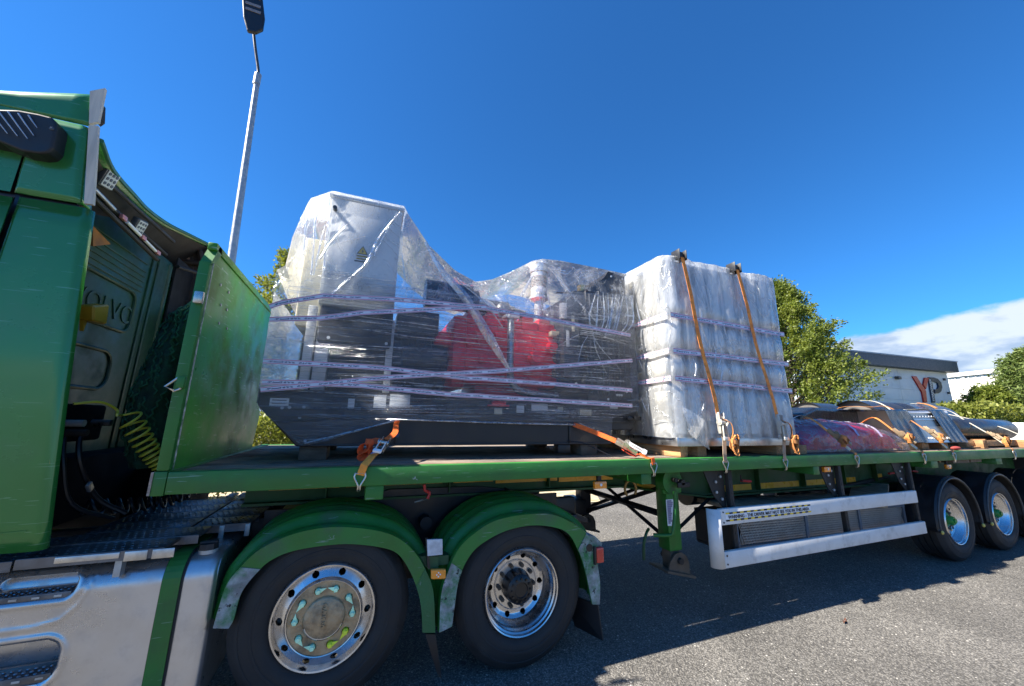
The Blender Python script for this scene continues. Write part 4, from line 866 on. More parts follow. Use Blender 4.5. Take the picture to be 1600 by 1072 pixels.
# upper panel
UB = [(-0.548,3.052),(-0.615,3.597)]; TB = [(-0.624,3.609),(-0.626,3.871)]
def upx(z): return UB[0][0]+(UB[1][0]-UB[0][0])*(z-UB[0][1])/(UB[1][1]-UB[0][1])-0.05
ZU = 3.575
up_ = fair_panel('upper_side_panel', ZS+0.012, ZU-0.008, -0.865, lambda z: upx(z), cabgreen, roll=0.02, dep=0.10)
b = B(); b.grid(lambda u, v: (-4.0+3.115*u, -0.01, ZS+0.012+(0.53)*v), 6, 6); part(tk, 'upper_forward_panel', b, cabgreen)
TP = [(-1.070,3.692),(-0.916,3.745),(-0.779,3.790),(-0.696,3.828)]
def topz_(x): return interp(x, [-4, TP[0][0], TP[1][0], TP[2][0], TP[3][0]], [3.35, TP[0][1], TP[1][1], TP[2][1], TP[3][1]])
def topx(z): return -0.715+(z-3.6)*0.02
b = B()
def tfn(u, v):
    x = -3.4+(-0.655+3.4)*u; z0_ = ZU+0.008; z = z0_+(topz_(x)-z0_)*v
    return (x, 0.10*max(0, v-0.6)**2, z)
b.grid(tfn, 26, 8); o = part(tk, 'roof_side_panel', b, cabgreen); s2 = o.modifiers.new('solid', 'SOLIDIFY'); s2.thickness = 0.01; s2.offset = 1
# bare fibreglass strips on the rear edges
def bare_strip(px):
    b = B(); P = px; b.prism(P, 'y', -0.004, 0.016); return b
part(tk, 'bare_edge_strip', bare_strip([(-0.572,3.055),(-0.531,3.057),(-0.609,3.595),(-0.652,3.584)]), bare)
part(tk, 'bare_edge_strip', bare_strip([(-0.653,3.594),(-0.614,3.622),(-0.627,3.874),(-0.692,3.825)]), bare)
b = B(); b.prism([(-0.629,3.623),(-0.613,3.653),(-0.631,3.768),(-0.639,3.741)], 'y', 0.02, 0.05); part(tk, 'edge_underside', b, dark)
b = B(); b.rbox(-3.4, -0.6, 0.012, 0.05, ZS-0.012, ZS+0.012, 0.003); part(tk, 'panel_gap_seal', b, blackp)
b = B(); b.rbox(-3.4, -0.72, 0.012, 0.04, ZU-0.007, ZU+0.007, 0.003); part(tk, 'panel_gap_seal', b, blackp)
# black louvred intake hung on the side
LB = [(-0.964,3.492),(-0.891,3.515),(-0.806,3.520),(-0.751,3.518),(-0.722,3.484),(-0.715,3.437),(-0.706,3.322),(-0.720,3.283),(-0.755,3.268),(-0.822,3.263),(-0.922,3.294)]
LBp = [(-2.2, LB[0][1]+0.0)]+list(LB)+[(-2.2, LB[-1][1]-0.0)]
b = B(); b.prism(LBp, 'y', -0.11, 0.01); lv = part(tk, 'intake_housing', b, black); mm = lv.modifiers.new('bevel', 'BEVEL'); mm.width = 0.012; mm.segments = 3
inn = [(-0.961,3.480),(-0.784,3.492),(-0.788,3.338),(-0.933,3.349)]
louver_glint = mat('louver_edge_highlight', (0.45, 0.48, 0.52), 0.25, 0.6)  # pale blade colour paints in the whitish highlights on the black slats
for k in range(-4, 34):
    xs = inn[1][0]-0.01-0.0415*k
    pts = []
    xa, za = xs, None
    zt_ = interp(xa, [-2.2, inn[0][0], inn[1][0]], [inn[0][1]+0.05, inn[0][1], inn[1][1]]); 
    zb_ = interp(xa+0.11, [-2.2, inn[3][0], inn[2][0]], [inn[3][1]+0.05, inn[3][1], inn[2][1]])
    xb_ = xa+0.11
    if xa > inn[1][0]-0.005: continue
    if xb_ > inn[2][0]:
        # clipped by the slanted right end
        f_ = 1.0
        for q in range(20):
            xx = xa+0.11*f_; zz_ = zt_+(zb_-zt_)*f_
            lim = interp(zz_, [inn[2][1], inn[1][1]], [inn[2][0], inn[1][0]])
            if xx > lim: f_ -= 0.05
        xb_ = xa+0.11*f_; zb_ = zt_+(zb_-zt_)*f_
        if f_ < 0.08: continue
    b = B(); b.tube([(xa, -0.118, zt_), ((xa+xb_)/2, -0.122, (zt_+zb_)/2), (xb_, -0.118, zb_)], [0.0045, 0.0035, 0.002], 5); part(lv, 'louver_blade', b, louver_glint)
b = B(); b.ball(([(-0.732,3.441)][0][0], -0.112, [(-0.732,3.441)][0][1]), 0.012, (1, .3, 1), 10); part(lv, 'badge_dot', b, dgrey)
# roof deflector: rear edge bowed across the cab
RE = [(-0.60, 0.03, 3.545), (-0.66, 0.30, 3.50), (-0.75, 0.75, 3.555), (-0.82, 1.1, 3.61), (-0.87, 1.55, 3.70), (-0.86, 2.0, 3.80), (-0.815, 2.42, 3.88)]
RE = smoothpath(RE, 5)
b = B()
def rf(u, v):
    p = RE[min(len(RE)-1, int(round(u*(len(RE)-1))))]; return (p.x-1.9*v, p.y, p.z+0.0*v-0.02+0.03*math.sin(v*2)-0.12*v)
b.grid(rf, len(RE), 6); o = part(tk, 'roof_deflector', b, cabgreen); s2 = o.modifiers.new('solid', 'SOLIDIFY'); s2.thickness = 0.028
b = B(); b.tube([p+Vector((0.0, 0, -0.03)) for p in RE], 0.018, 8); part(o, 'deflector_lip', b, mat('green_lip', (0.02, 0.12, 0.05), 0.4))
b = B()
def rf2(u, v):
    p = RE[min(len(RE)-1, int(round(u*(len(RE)-1))))]; return (p.x-0.03-0.28*v, p.y, p.z-0.06-0.30*v)
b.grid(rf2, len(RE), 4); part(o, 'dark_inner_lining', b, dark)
for p_, q_ in (((-.70, .35, 3.40), (-.86, 1.7, 3.55)), ((-.74, .2, 3.3), (-.92, 1.75, 3.42))):
    b = B(); b.tube([p_, q_], 0.016, 8); part(o, 'roof_stay', b, dark)
# cab rear wall with ribs and a recessed panel
WX = -0.95
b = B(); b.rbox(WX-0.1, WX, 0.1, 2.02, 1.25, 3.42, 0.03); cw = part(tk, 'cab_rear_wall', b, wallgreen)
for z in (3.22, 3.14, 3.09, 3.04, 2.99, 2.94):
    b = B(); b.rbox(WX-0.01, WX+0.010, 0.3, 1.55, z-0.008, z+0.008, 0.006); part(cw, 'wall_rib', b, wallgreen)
def rrect(y0, y1, z0, z1, r, n=6):
    pts = []
    for (cy, cz, a0) in ((y1-r, z1-r, 0), (y0+r, z1-r, 90), (y0+r, z0+r, 180), (y1-r, z0+r, 270)):
        for k in range(n+1): a = R(a0+90*k/n); pts.append((cy+r*math.cos(a), cz+r*math.sin(a)))
    return pts
for rr in ((0.1, 1.48, 2.52, 2.90, 0.10), ):
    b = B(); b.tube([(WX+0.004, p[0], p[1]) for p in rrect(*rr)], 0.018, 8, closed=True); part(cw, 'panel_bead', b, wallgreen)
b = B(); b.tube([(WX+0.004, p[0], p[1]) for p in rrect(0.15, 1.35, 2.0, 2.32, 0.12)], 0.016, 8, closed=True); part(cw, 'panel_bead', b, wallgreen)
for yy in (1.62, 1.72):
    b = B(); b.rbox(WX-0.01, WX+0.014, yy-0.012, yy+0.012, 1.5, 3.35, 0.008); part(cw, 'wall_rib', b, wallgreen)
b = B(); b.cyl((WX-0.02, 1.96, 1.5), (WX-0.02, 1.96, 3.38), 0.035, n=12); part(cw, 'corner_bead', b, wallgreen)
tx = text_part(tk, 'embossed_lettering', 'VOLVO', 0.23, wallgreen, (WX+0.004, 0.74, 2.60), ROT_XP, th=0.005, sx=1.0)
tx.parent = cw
# light bar across the back with work lamps
LBA = (-0.72, 0.22, 3.30); LBB = (-0.84, 1.42, 3.30)
b = B(); b.tube([LBA, LBB], 0.02, 8); b.tube([(LBA[0]+0.01, LBA[1], LBA[2]-0.06), (LBB[0]+0.01, LBB[1], LBB[2]-0.06)], 0.018, 8); lb_ = part(tk, 'light_bar', b, dark)
va, vb = Vector(LBA), Vector(LBB)
for t0_, t1_, mm_ in ((0.02, 0.25, alloy), (0.42, 0.62, whitep), (0.7, 0.9, whitep)):
    b = B(); b.tube([va.lerp(vb, t0_)+Vector((0.03, 0, -0.02)), va.lerp(vb, t1_)+Vector((0.03, 0, -0.02))], 0.013, 8); part(lb_, 'light_tube', b, mm_)
for t0_ in (0.36, 0.66, 0.93):
    b = B(); p = va.lerp(vb, t0_)+Vector((0.035, 0, -0.02)); b.rbox(p.x-0.012, p.x+0.012, p.y-0.03, p.y+0.03, p.z-0.018, p.z+0.018, 0.004); part(lb_, 'red_marker', b, mat('pinkish_marker', (0.55, 0.22, 0.2), 0.3))
for q in ((-0.70, 0.34, 3.42), (-0.80, 0.98, 3.36)):
    b = B(); mt = Matrix.Translation(q) @ Matrix.Rotation(R(12), 4, 'X') @ Matrix.Rotation(R(20), 4, 'Y'); b.rbox(-0.03, 0.02, -0.07, 0.07, -0.07, 0.07, 0.015, mt); wl = part(tk, 'work_lamp', b, dgrey)
    b = B(); b.box(0.0205, 0.024, -0.058, 0.058, -0.058, 0.058, mt); part(wl, 'lamp_lens', b, mat('led_lens', (0.5, 0.5, 0.46), 0.3, var=0.1))
    b = B()
    for i in range(3):
        for j in range(3): b.cyl(mt @ Vector((0.024, -0.036+0.036*i, -0.036+0.036*j)), mt @ Vector((0.027, -0.036+0.036*i, -0.036+0.036*j)), 0.012, n=8)
    part(wl, 'lamp_leds', b, dgrey, kind='stuff')
# wedge of rusty bracket, yellow bracket
b = B(); b.prism([(0.680,3.188),(0.909,3.144),(0.734,3.046)], 'x', -0.93, -0.90); part(tk, 'rusty_bracket', b, mat('rust', (0.30, 0.12, 0.03), 0.8, var=0.4))
yb = [(0.260,2.480),(0.406,2.532),(0.426,2.393),(0.294,2.387)]; b = B(); b.prism(yb, 'x', -0.63, -0.55); o = part(tk, 'yellow_bracket', b, yellow); mm = o.modifiers.new('bevel', 'BEVEL'); mm.width = 0.01
yb = [(0.294,2.387),(0.332,2.396),(0.319,2.320)]; b = B(); b.prism(yb, 'x', -0.62, -0.60); part(tk, 'yellow_bracket_foot', b, yellow)
# far-side fairing seen from inside
b = B(); b.prism([(-1.5, 1.2), (-0.72, 1.2), (-0.80, 3.2), (-0.80, 3.84), (-1.5, 3.86)], 'y', 2.44, 2.47); ff = part(tk, 'far_side_fairing', b, brown)
b = B(); b.prism([(-1.231,4.011),(-1.012,3.889),(-0.852,3.072),(-1.115,3.099)], 'y', 2.425, 2.438); part(ff, 'inner_panel', b, mat('dark_inner_panel', (0.05, 0.035, 0.03), 0.6))
b = B(); b.prism([(-1.164,3.915),(-1.072,3.918),(-0.990,3.634),(-1.082,3.633)], 'y', 2.41, 2.42); part(ff, 'pale_plate', b, mat('tan_plate', (0.3, 0.22, 0.15), 0.6))
for pts in ([(-1.212,3.751),(-0.944,3.721)], [(-1.182,3.569),(-0.843,3.598)], [(-1.052,3.892),(-0.930,3.833),(-0.858,3.612)], [(-1.085,3.094),(-0.874,3.084)]):
    b = B(); b.tube([(p[0], 2.4, p[1]) for p in pts], 0.03, 8); part(ff, 'fairing_frame', b, brown)
b = B(); b.tube(smoothpath([(-0.9, 1.98, 3.38), (-0.8, 2.3, 3.40), (-0.75, 2.36, 3.1), (-0.78, 2.36, 2.9)], 4), 0.02, 8); part(ff, 'grab_bar', b, dark)
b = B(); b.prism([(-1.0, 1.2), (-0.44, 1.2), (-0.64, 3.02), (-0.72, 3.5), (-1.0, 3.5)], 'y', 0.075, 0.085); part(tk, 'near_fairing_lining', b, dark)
b = B(); b.box(-0.945, -0.93, 2.03, 2.43, 1.2, 3.5); part(tk, 'recess_shade_panel', b, mat('flat_black', (0.008, 0.008, 0.009), 0.9))  # added dark sheet standing in for the shade beside the rear wall
# dark machinery between cab and headboard
void = mat('recess_shade_black', (0.005, 0.005, 0.006), 0.9, var=0.1, spec=0.1)  # near-black colour carries the deep shade of the recess behind the cab
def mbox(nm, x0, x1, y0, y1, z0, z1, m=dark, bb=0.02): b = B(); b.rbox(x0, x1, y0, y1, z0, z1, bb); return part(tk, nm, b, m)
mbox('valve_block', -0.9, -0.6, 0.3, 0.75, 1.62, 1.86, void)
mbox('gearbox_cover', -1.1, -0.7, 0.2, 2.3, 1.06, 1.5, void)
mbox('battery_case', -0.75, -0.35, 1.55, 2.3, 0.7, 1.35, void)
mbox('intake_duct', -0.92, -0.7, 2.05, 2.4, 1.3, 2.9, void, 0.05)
for k, (y, z) in enumerate(((0.35, 1.74), (0.62, 1.74), (0.4, 1.68))):
    b = B(); b.cyl((-0.6, y, z), (-0.5, y, z), 0.022, n=10); part(tk, 'coupling', b, [galv, alloy, dark][k])
for k in range(2):
    y = 0.42+0.14*k; b = B(); b.tube(smoothpath([(-0.62, y, 1.7), (-0.56, y-0.05, 1.5), (-0.5, y+0.1*math.sin(k), 1.25), (-0.35, y+0.15, 1.12)], 5), 0.012+0.004*(k % 2), 8); part(tk, 'air_line', b, blackp)
for q in ((-0.5, 0.55, 1.33), (-0.3, 1.0, 1.36)):
    b = B(); mt = Matrix.Translation(q) @ Matrix.Rotation(R(40), 4, 'X'); b.rbox(-0.01, 0.01, -0.02, 0.02, -0.03, 0.03, 0.004, mt); part(tk, 'metal_tab', b, galv)
# coiled yellow air hose
def coil(p0, p1, r, turns, n, sag=0.0, phase=0, r_end=None, k0=0.0):
    p0, p1 = Vector(p0), Vector(p1); d = (p1-p0).normalized(); s1 = d.cross(Vector((1, 0, 0))).normalized(); s2_ = d.cross(s1); out = []
    for i in range(n+1):
        t = i/n; tt = t**(0.75); rr = r*(1-k0*t); a = 2*math.pi*turns*t+phase; p = p0.lerp(p1, tt)+Vector((0, 0, -sag*math.sin(math.pi*t)))
        out.append(p+rr*(math.cos(a)*s1+math.sin(a)*s2_))
    return out
HA = [(0.209,1.857),(0.293,1.872),(0.384,1.830),(0.364,1.792),(0.448,1.831),(1.134,1.341)]
hs = smoothpath([(-0.5, HA[0][0], HA[0][1]), (-0.42, HA[1][0], HA[1][1]), (-0.38, HA[2][0], HA[2][1]), (-0.36, HA[3][0], HA[3][1])], 6)
cl = coil((-0.35, HA[4][0], HA[4][1]-0.03), (-0.12, 0.62, 1.40), 0.062, 13, 260, sag=0.03, phase=2.2, k0=0.25)
b = B(); b.tube(hs+[p for p in cl], 0.0078, 7); b.tube(smoothpath([cl[-1], (-0.05, 0.72, 1.37), (0.03, 0.8, 1.30)], 4), 0.0078, 7)
solo('coiled_air_hose', b, hoseyel, 'yellow coiled air hose strung between the cab and the trailer', 'hose', (-0.35, 0.5, 1.4))
cl = coil((-0.62, 0.75, 1.16), (0.05, 1.0, 1.33), 0.05, 14, 220, sag=0.10, k0=0.1)
b = B(); b.tube(cl, 0.010, 7); solo('coiled_electric_cable', b, blackp, 'black coiled cable lying over the catwalk behind the cab', 'cable', (-0.2, 0.9, 1.1))
# bundled cargo net hanging behind the headboard
NB = thing('cargo_net', 'dark green knotted cargo net bundled between cab and headboard', 'net', (-0.25, 1.1, 1.4))
netpts = []
def netf(u, v):
    a = 2*math.pi*u; z = 1.42+1.36*v; cy = interp(z, [1.4, 1.9, 2.4, 2.8], [0.98, 0.93, 1.03, 1.12]); ry = interp(z, [1.4, 1.6, 2.0, 2.4, 2.62, 2.8], [0.28, 0.36, 0.36, 0.30, 0.26, 0.05]); rx = interp(z, [1.4, 2.0, 2.6, 2.8], [0.14, 0.18, 0.13, 0.03])
    w_ = 1+0.22*nz3(math.cos(a)*2, math.sin(a)*2, z*3.0)+0.10*nz3(math.cos(a)*7, math.sin(a)*7, z*11)
    return (-0.32+rx*w_*math.cos(a), cy+ry*w_*math.sin(a), z)
b = B(); b.grid(netf, 60, 50, True); part(NB, 'net_core', b, mat('deep_green_net', (0.006, 0.045, 0.026), 0.9, var=0.5, vs=14, bump=1, bs=40))
b = B()
for k in range(170):
    u0 = random.random(); v0 = random.random()*0.9; pts = []
    du = random.choice((-1, 1))*0.05; 
    for j in range(9): p = netf(u0+du*j/9+0.012*(j % 2), min(1, v0+0.02*j)); pts.append(Vector(p)+(Vector(p)-Vector((-0.32, 1.0, p[2]))).normalized()*0.012)
    b.tube(pts, 0.0065, 4, caps=False)
part(NB, 'net_cords', b, netgreen, kind='stuff')
# catwalk plates
def tread_plate(x0, x1, y0, y1, z, nm='catwalk_plate', lab=None, dots=True, m=treadal):
    b = B(); b.rbox(x0, x1, y0, y1, z-0.02, z, 0.003); b.box(x0, x1, y0-0.004, y0, z-0.05, z-0.002); o = part(tk, nm, b, m, label=lab)
    if dots:
        b = B(); nx = int((x1-x0)/0.038); ny = int((y1-y0)/0.05)
        for i in range(nx):
            for j in range(ny):
                xc = x0+0.02+0.038*i+(0.019 if j % 2 else 0); yc = y0+0.03+0.05*j
                if xc > x1-0.012: continue
                b.add([(xc-0.009, yc-0.006, z+0.0002), (xc+0.009, yc-0.006, z+0.0002), (xc+0.009, yc+0.006, z+0.0002), (xc-0.009, yc+0.006, z+0.0002), (xc, yc, z+0.0045)], [(0, 1, 4), (1, 2, 4), (2, 3, 4), (3, 0, 4)])
        part(o, 'tread_studs', b, mat('stud_metal', (0.30, 0.32, 0.36), 0.3, 0.9), kind='stuff')
    return o
CZ = 1.065
tread_plate(-0.45, 0.15, -0.0, 0.20, CZ); tread_plate(-0.45, 0.24, 0.205, 0.42, CZ+0.004); tread_plate(-1.3, -0.46, 0.0, 0.42, CZ-0.006)
for i in range(4):
    tread_plate(-0.42, 0.12, 0.44+0.24*i, 0.67+0.24*i, 1.07); tread_plate(0.13, 0.46, 0.44+0.24*i, 0.67+0.24*i, 1.066)
for xa in (-0.02, 0.10): 
    b = B(); b.rbox(xa-0.0, xa+0.10, -0.008, 0.0, CZ-0.055, CZ-0.005, 0.003); part(tk, 'plate_lip', b, alloy)
b = B(); b.rbox(-0.30, -0.04, -0.010, -0.002, CZ-0.035, CZ-0.004, 0.003); part(tk, 'plate_lip', b, alloy)
for q in ((0.28, 0.43), (0.43, 0.43)):
    b = B(); b.rbox(q[0], q[0]+0.03, q[1], q[1]+0.02, 0.98, 1.06, 0.003); part(tk, 'plate_bracket', b, galv)
for k in range(4):
    b = B(); b.rbox(0.05+0.09*k, 0.11+0.09*k, 1.35, 1.5, 1.08, 1.10, 0.004); part(tk, 'grey_clip', b, galv)
# fuel tank with two step recesses
TX0, TX1, TYD = -2.4, 0.405, 0.72
tz0, tz1, rc = 0.17, 0.985, 0.13
def tprof(s):
    # s 0..1: from the top (far side) round the upper corner, down the front and round the lower corner
    segs = [('t', TYD-rc), ('c', rc*math.pi/2), ('f', tz1-tz0-2*rc), ('d', rc*math.pi/2), ('b', TYD-rc)]
    L = sum(q[1] for q in segs); d = s*L; y0 = 0.045
    for nm, l in segs:
        if d <= l+1e-9: break
        d -= l
    if nm == 't': return (y0+rc+(TYD-rc-d), tz1)
    if nm == 'c': a = d/rc; return (y0+rc-rc*math.sin(a), tz1-rc+rc*math.cos(a))
    if nm == 'f': return (y0, tz1-rc-d)
    if nm == 'd': a = d/rc; return (y0+rc-rc*math.cos(a), tz0+rc-rc*math.sin(a))
    return (y0+rc+d, tz0)
SR = [(-0.475,1.005),(-0.418,0.992),(-0.182,0.996),(-0.177,0.902),(-0.236,0.879),(-0.439,0.867)]
def rrd(x, z, x0, x1, z0, z1, r):
    dx = max(x0+r-x, 0, x-(x1-r)); dz = max(z0+r-z, 0, z-(z1-r)); return math.hypot(dx, dz)-r
R1 = (-0.60, -0.215, 0.845, 0.955, 0.05); R2 = (-0.85, -0.22, 0.46, 0.655, 0.07)
def tank(u, s):
    x = -1.4+(TX1-0.0+1.4)*u; y, z = tprof(s)
    d1 = rrd(x, z, *R1); d2 = rrd(x, z, *R2)
    front = y < 0.2
    if front:
        for d, dep in ((d1, 0.12), (d2, 0.16)):
            k = min(1, max(0, -d/0.025)); y += dep*(k*k*(3-2*k))
        for d in (d1-0.02, d2-0.02):
            y -= 0.008*math.exp(-(d/0.010)**2)
        # swage line swinging between the recesses and down
        zc_ = interp(x, [-0.35, -0.25, -0.19, -0.16, -0.14], [0.72, 0.74, 0.80, 0.88, 0.97]); y -= 0.006*math.exp(-((z-zc_)/0.012)**2) if -0.9 < x < -0.13 and z > 0.70 else 0
    if x > TX1-0.05: q = (x-(TX1-0.05))/0.05; e = 0.035*(1-math.sqrt(max(0, 1-q*q))); y += e if y < 0.2 else 0; z += (-e if z > 0.6 else e)
    return (x, y, z)
b = B(); b.grid(tank, 230, 230); 
poly = [tprof(i/40) for i in range(41)]
b.prism([(0.03*(1 if p[0] < .2 else 0)+p[0], min(max(p[1], tz0+0.03), tz1-0.03)) for p in poly], 'x', TX1-0.012, TX1-0.002)
tankp = part(tk, 'fuel_tank', b, tankal, ang=60)
for (R_q, zz) in ((R1, 0.875), (R2, 0.50)):
    b = B(); b.rbox(R_q[0]+0.01, R_q[1]-0.015, 0.055, 0.19, zz-0.03, zz-0.01, 0.004); b.rbox(R_q[0]+0.01, R_q[1]-0.015, 0.05, 0.06, zz-0.04, zz, 0.003); so_ = part(tankp, 'step_tread', b, treadal)
    b = B(); x = R_q[0]+0.05
    while x < R_q[1]-0.05: b.box(x, x+0.03, 0.0475, 0.0495, zz-0.022, zz-0.012); x += 0.085
    part(so_, 'reflector_slots', b, galv, kind='stuff')
    b = B(); x = R_q[0]+0.03
    while x < R_q[1]-0.04:
        for yy in (0.08, 0.11, 0.14): b.ball((x, yy, zz-0.008), 0.007, (1.2, 1, .7), 6)
        x += 0.03
    part(so_, 'step_studs', b, mat('stud_metal', (0.3, 0.32, 0.36), 0.3, 0.9), kind='stuff')
b = B(); b.box(-0.06, -0.03, 0.012, 0.06, 0.93, 1.03); part(tankp, 'tank_clip', b, galv)
# straps
for xs in (0.155, -1.3):
    sp_ = [tprof(0.08+0.84*i/60) for i in range(61)]
    b = B(); vs = []
    for y, z in sp_:
        ny, nzz = y-0.35, z-0.58; l = math.hypot(ny, nzz); vs.append(((xs, y+ny/l*0.012, z+nzz/l*0.012), (xs+0.085, y+ny/l*0.012, z+nzz/l*0.012)))
    b.ribbon([Vector(v[0])*0.5+Vector(v[1])*0.5 for v in vs], (1, 0, 0), 0.085, 0.005); o = part(tankp, 'tank_strap', b, green)
    b = B(); b.ribbon([Vector(v[0])*0.5+Vector(v[1])*0.5+Vector((0.004, 0.006, 0)) for v in vs[14:44]], (1, 0, 0), 0.10, 0.003); part(o, 'strap_rubber', b, rubber)
b = B(); b.box(xs+1.455+0.02, xs+1.455+0.06, 0.075, 0.10, 0.985, 0.999)
cpc = Vector((0.315, 0.155, 0.985)); b = B(); b.cyl(cpc-Vector((0, 0, 0.01)), cpc+Vector((0, 0, 0.012)), 0.05, n=24); part(tankp, 'filler_neck', b, galv)
b = B(); b.cyl(cpc+Vector((0, 0, 0.012)), cpc+Vector((0, 0, 0.045)), 0.052, 0.048, n=8); b.rbox(cpc.x-0.045, cpc.x+0.045, cpc.y-0.014, cpc.y+0.014, cpc.z+0.04, cpc.z+0.056, 0.004); part(tankp, 'filler_cap', b, black)
# chassis rails, axles, ramp
b = B(); b.rbox(-3.2, 3.3, 0.78, 0.86, 0.72, 1.02, 0.01); part(tk, 'chassis_rail', b, blackp)
b = B(); b.rbox(-3.2, 3.3, 1.64, 1.72, 0.72, 1.02, 0.01); part(tk, 'chassis_rail', b, blackp)
b = B(); b.prism([(0.55, 1.02), (1.4, 1.21), (2.2, 1.20), (2.55, 1.15), (3.35, 0.84), (3.35, 0.80), (2.5, 1.02)], 'y', 0.62, 1.88); part(tk, 'fifth_wheel_ramp', b, blackp)
b = B(); b.prism([(2.455,1.175),(2.721,1.069),(2.929,0.993),(3.239,0.878),(3.238,0.842),(2.915,0.953),(2.695,1.030),(2.442,1.136)], 'y', 0.55, 0.66); part(tk, 'ramp_edge', b, black)
b = B(); b.rbox(3.02, 3.16, 0.5, 2.0, 0.70, 0.92, 0.02); part(tk, 'rear_cross_member', b, blackp)
b = B(); b.box(0.5, 3.0, 0.63, 0.66, 0.5, 1.1); part(tk, 'inner_wheel_guard', b, blackp)
b = B(); b.cyl((1.7, 0.5, 0.95), (1.7, 2.0, 0.95), 0.05, n=12); part(tk, 'fender_stay', b, blackp)
W1 = (1.017, 0.03, 0.563); W2 = (2.387, 0.03, 0.522)
wheel(tk, W1, 'front', wd=0.30); wheel(tk, W2, 'drive', wd=0.30); far_wheel(tk, 1.017, 0.563); far_wheel(tk, 2.387)
b = B(); b.lathe([(0.315, 0.36), (0.4, 0.35), (0.5, 0.37), (0.52, 0.40), (0.52, 0.6), (0.5, 0.63), (0.315, 0.6)], (2.387, 0, 0.522), 40); part(tk, 'inner_tyre', b, rubber)
for x in (1.017, 2.387):
    b = B(); b.cyl((x, 0.3, 0.52), (x, 2.2, 0.52), 0.07, n=14); part(tk, 'axle', b, blackp)
far_wheel(tk, -2.9); b = B(); b.lathe(tyre(0.3), (-2.9, 0.05, 0.52), 40); part(tk, 'wheel', b, rubber)
# fenders
def fender(outer, inner, c, worn, nm='wheel_fender'):
    # side band at y=0 and ribbed top skin reaching inboard
    oz = outer; n = len(oz)
    b = B(); b.strip(outer, inner, -0.002, 0.012)
    def skin(u, v):
        k = u*(n-1); i = min(n-2, int(k)); f = k-i; x = oz[i][0]*(1-f)+oz[i+1][0]*f; z = oz[i][1]*(1-f)+oz[i+1][1]*f
        dx, dz = x-c[0], z-c[2]; l = math.hypot(dx, dz); y = 0.0+0.60*v
        crown = 0.035*math.sin(min(1, v*3)*math.pi/2)+0.020*math.cos(2*math.pi*v*4.5)*(v > 0.06); top = max(0, dz/l)
        return (x+dx/l*crown, y, z+dz/l*(crown+0.03*top*min(1, v*4)))
    b.grid(skin, 60, 40); fo = part(tk, nm, b, fendgreen, ang=70)
    for (o_, i_) in worn:
        wb = B(); wb.strip(o_, i_, -0.008, -0.0025); part(fo, 'worn_end', wb, fendworn)
    return fo
def dens(P, n=40): return [(p.x, p.z) for p in smoothpath([(q[0], 0, q[1]) for q in P], 5)]
O1 = dens([(0.444,0.615),(0.456,0.713),(0.478,0.834),(0.532,0.919),(0.621,1.008),(0.773,1.074),(0.948,1.101),(1.116,1.091),(1.304,1.052),(1.439,0.992),(1.553,0.892),(1.641,0.757),(1.693,0.627),(1.721,0.381)])
I1 = dens([(0.521,0.602),(0.539,0.648),(0.558,0.783),(0.636,0.897),(0.700,0.947),(0.799,0.980),(0.960,0.994),(1.127,0.989),(1.313,0.952),(1.433,0.900),(1.523,0.783),(1.583,0.657),(1.616,0.544),(1.635,0.395)])
f1 = fender(O1, I1, W1, [(O1[:16], I1[:16])])
O2 = dens([(1.748,0.377),(1.748,0.603),(1.786,0.740),(1.862,0.890),(1.978,0.983),(2.131,1.055),(2.342,1.081),(2.588,1.073),(2.769,1.007),(2.913,0.918),(2.996,0.813),(3.039,0.625),(3.053,0.496),(3.042,0.362)])
I2 = dens([(1.835,0.401),(1.850,0.549),(1.871,0.689),(1.932,0.815),(2.025,0.900),(2.216,0.976),(2.436,0.999),(2.639,0.969),(2.767,0.911),(2.843,0.803),(2.889,0.704),(2.928,0.582),(2.954,0.462),(2.976,0.372)])
f2 = fender(O2, I2, W2, [(O2[:13], I2[:13]), (O2[-20:], I2[-20:])])
b = B(); b.strip(O1[-12:], I1[-12:], -0.006, -0.0025); part(f1, 'worn_end', b, mat('scraped_green_plastic', (0.02, 0.11, 0.035), 0.5, chip=(0.2, 0.24, 0.24), chip_s=14, chip_t=0.6, bump=0.4, bs=40))
b = B(); b.prism([(2.779,0.914),(3.023,0.869),(3.091,0.809),(3.083,0.775),(2.910,0.811)], 'y', 0.0, 0.3); part(f2, 'rear_bracket', b, fendworn)
b = B(); q = [(2.958,0.790)][0]; b.cyl((q[0], -0.012, q[1]), (q[0], 0.0, q[1]), 0.03, n=16); part(f2, 'rubber_plug', b, blackp)
tl = [(3.013,0.788),(3.076,0.782),(3.071,0.671),(3.009,0.678)]; b = B(); b.rbox(tl[0][0], tl[1][0]+0.01, -0.03, 0.16, tl[2][1], tl[0][1], 0.01); tlo = part(tk, 'tail_marker_lamp', b, redlens)
b = B(); b.rbox(tl[0][0]-0.02, tl[0][0], -0.03, 0.17, tl[2][1]-0.01, tl[0][1]+0.01, 0.005); part(tlo, 'lamp_base', b, black)
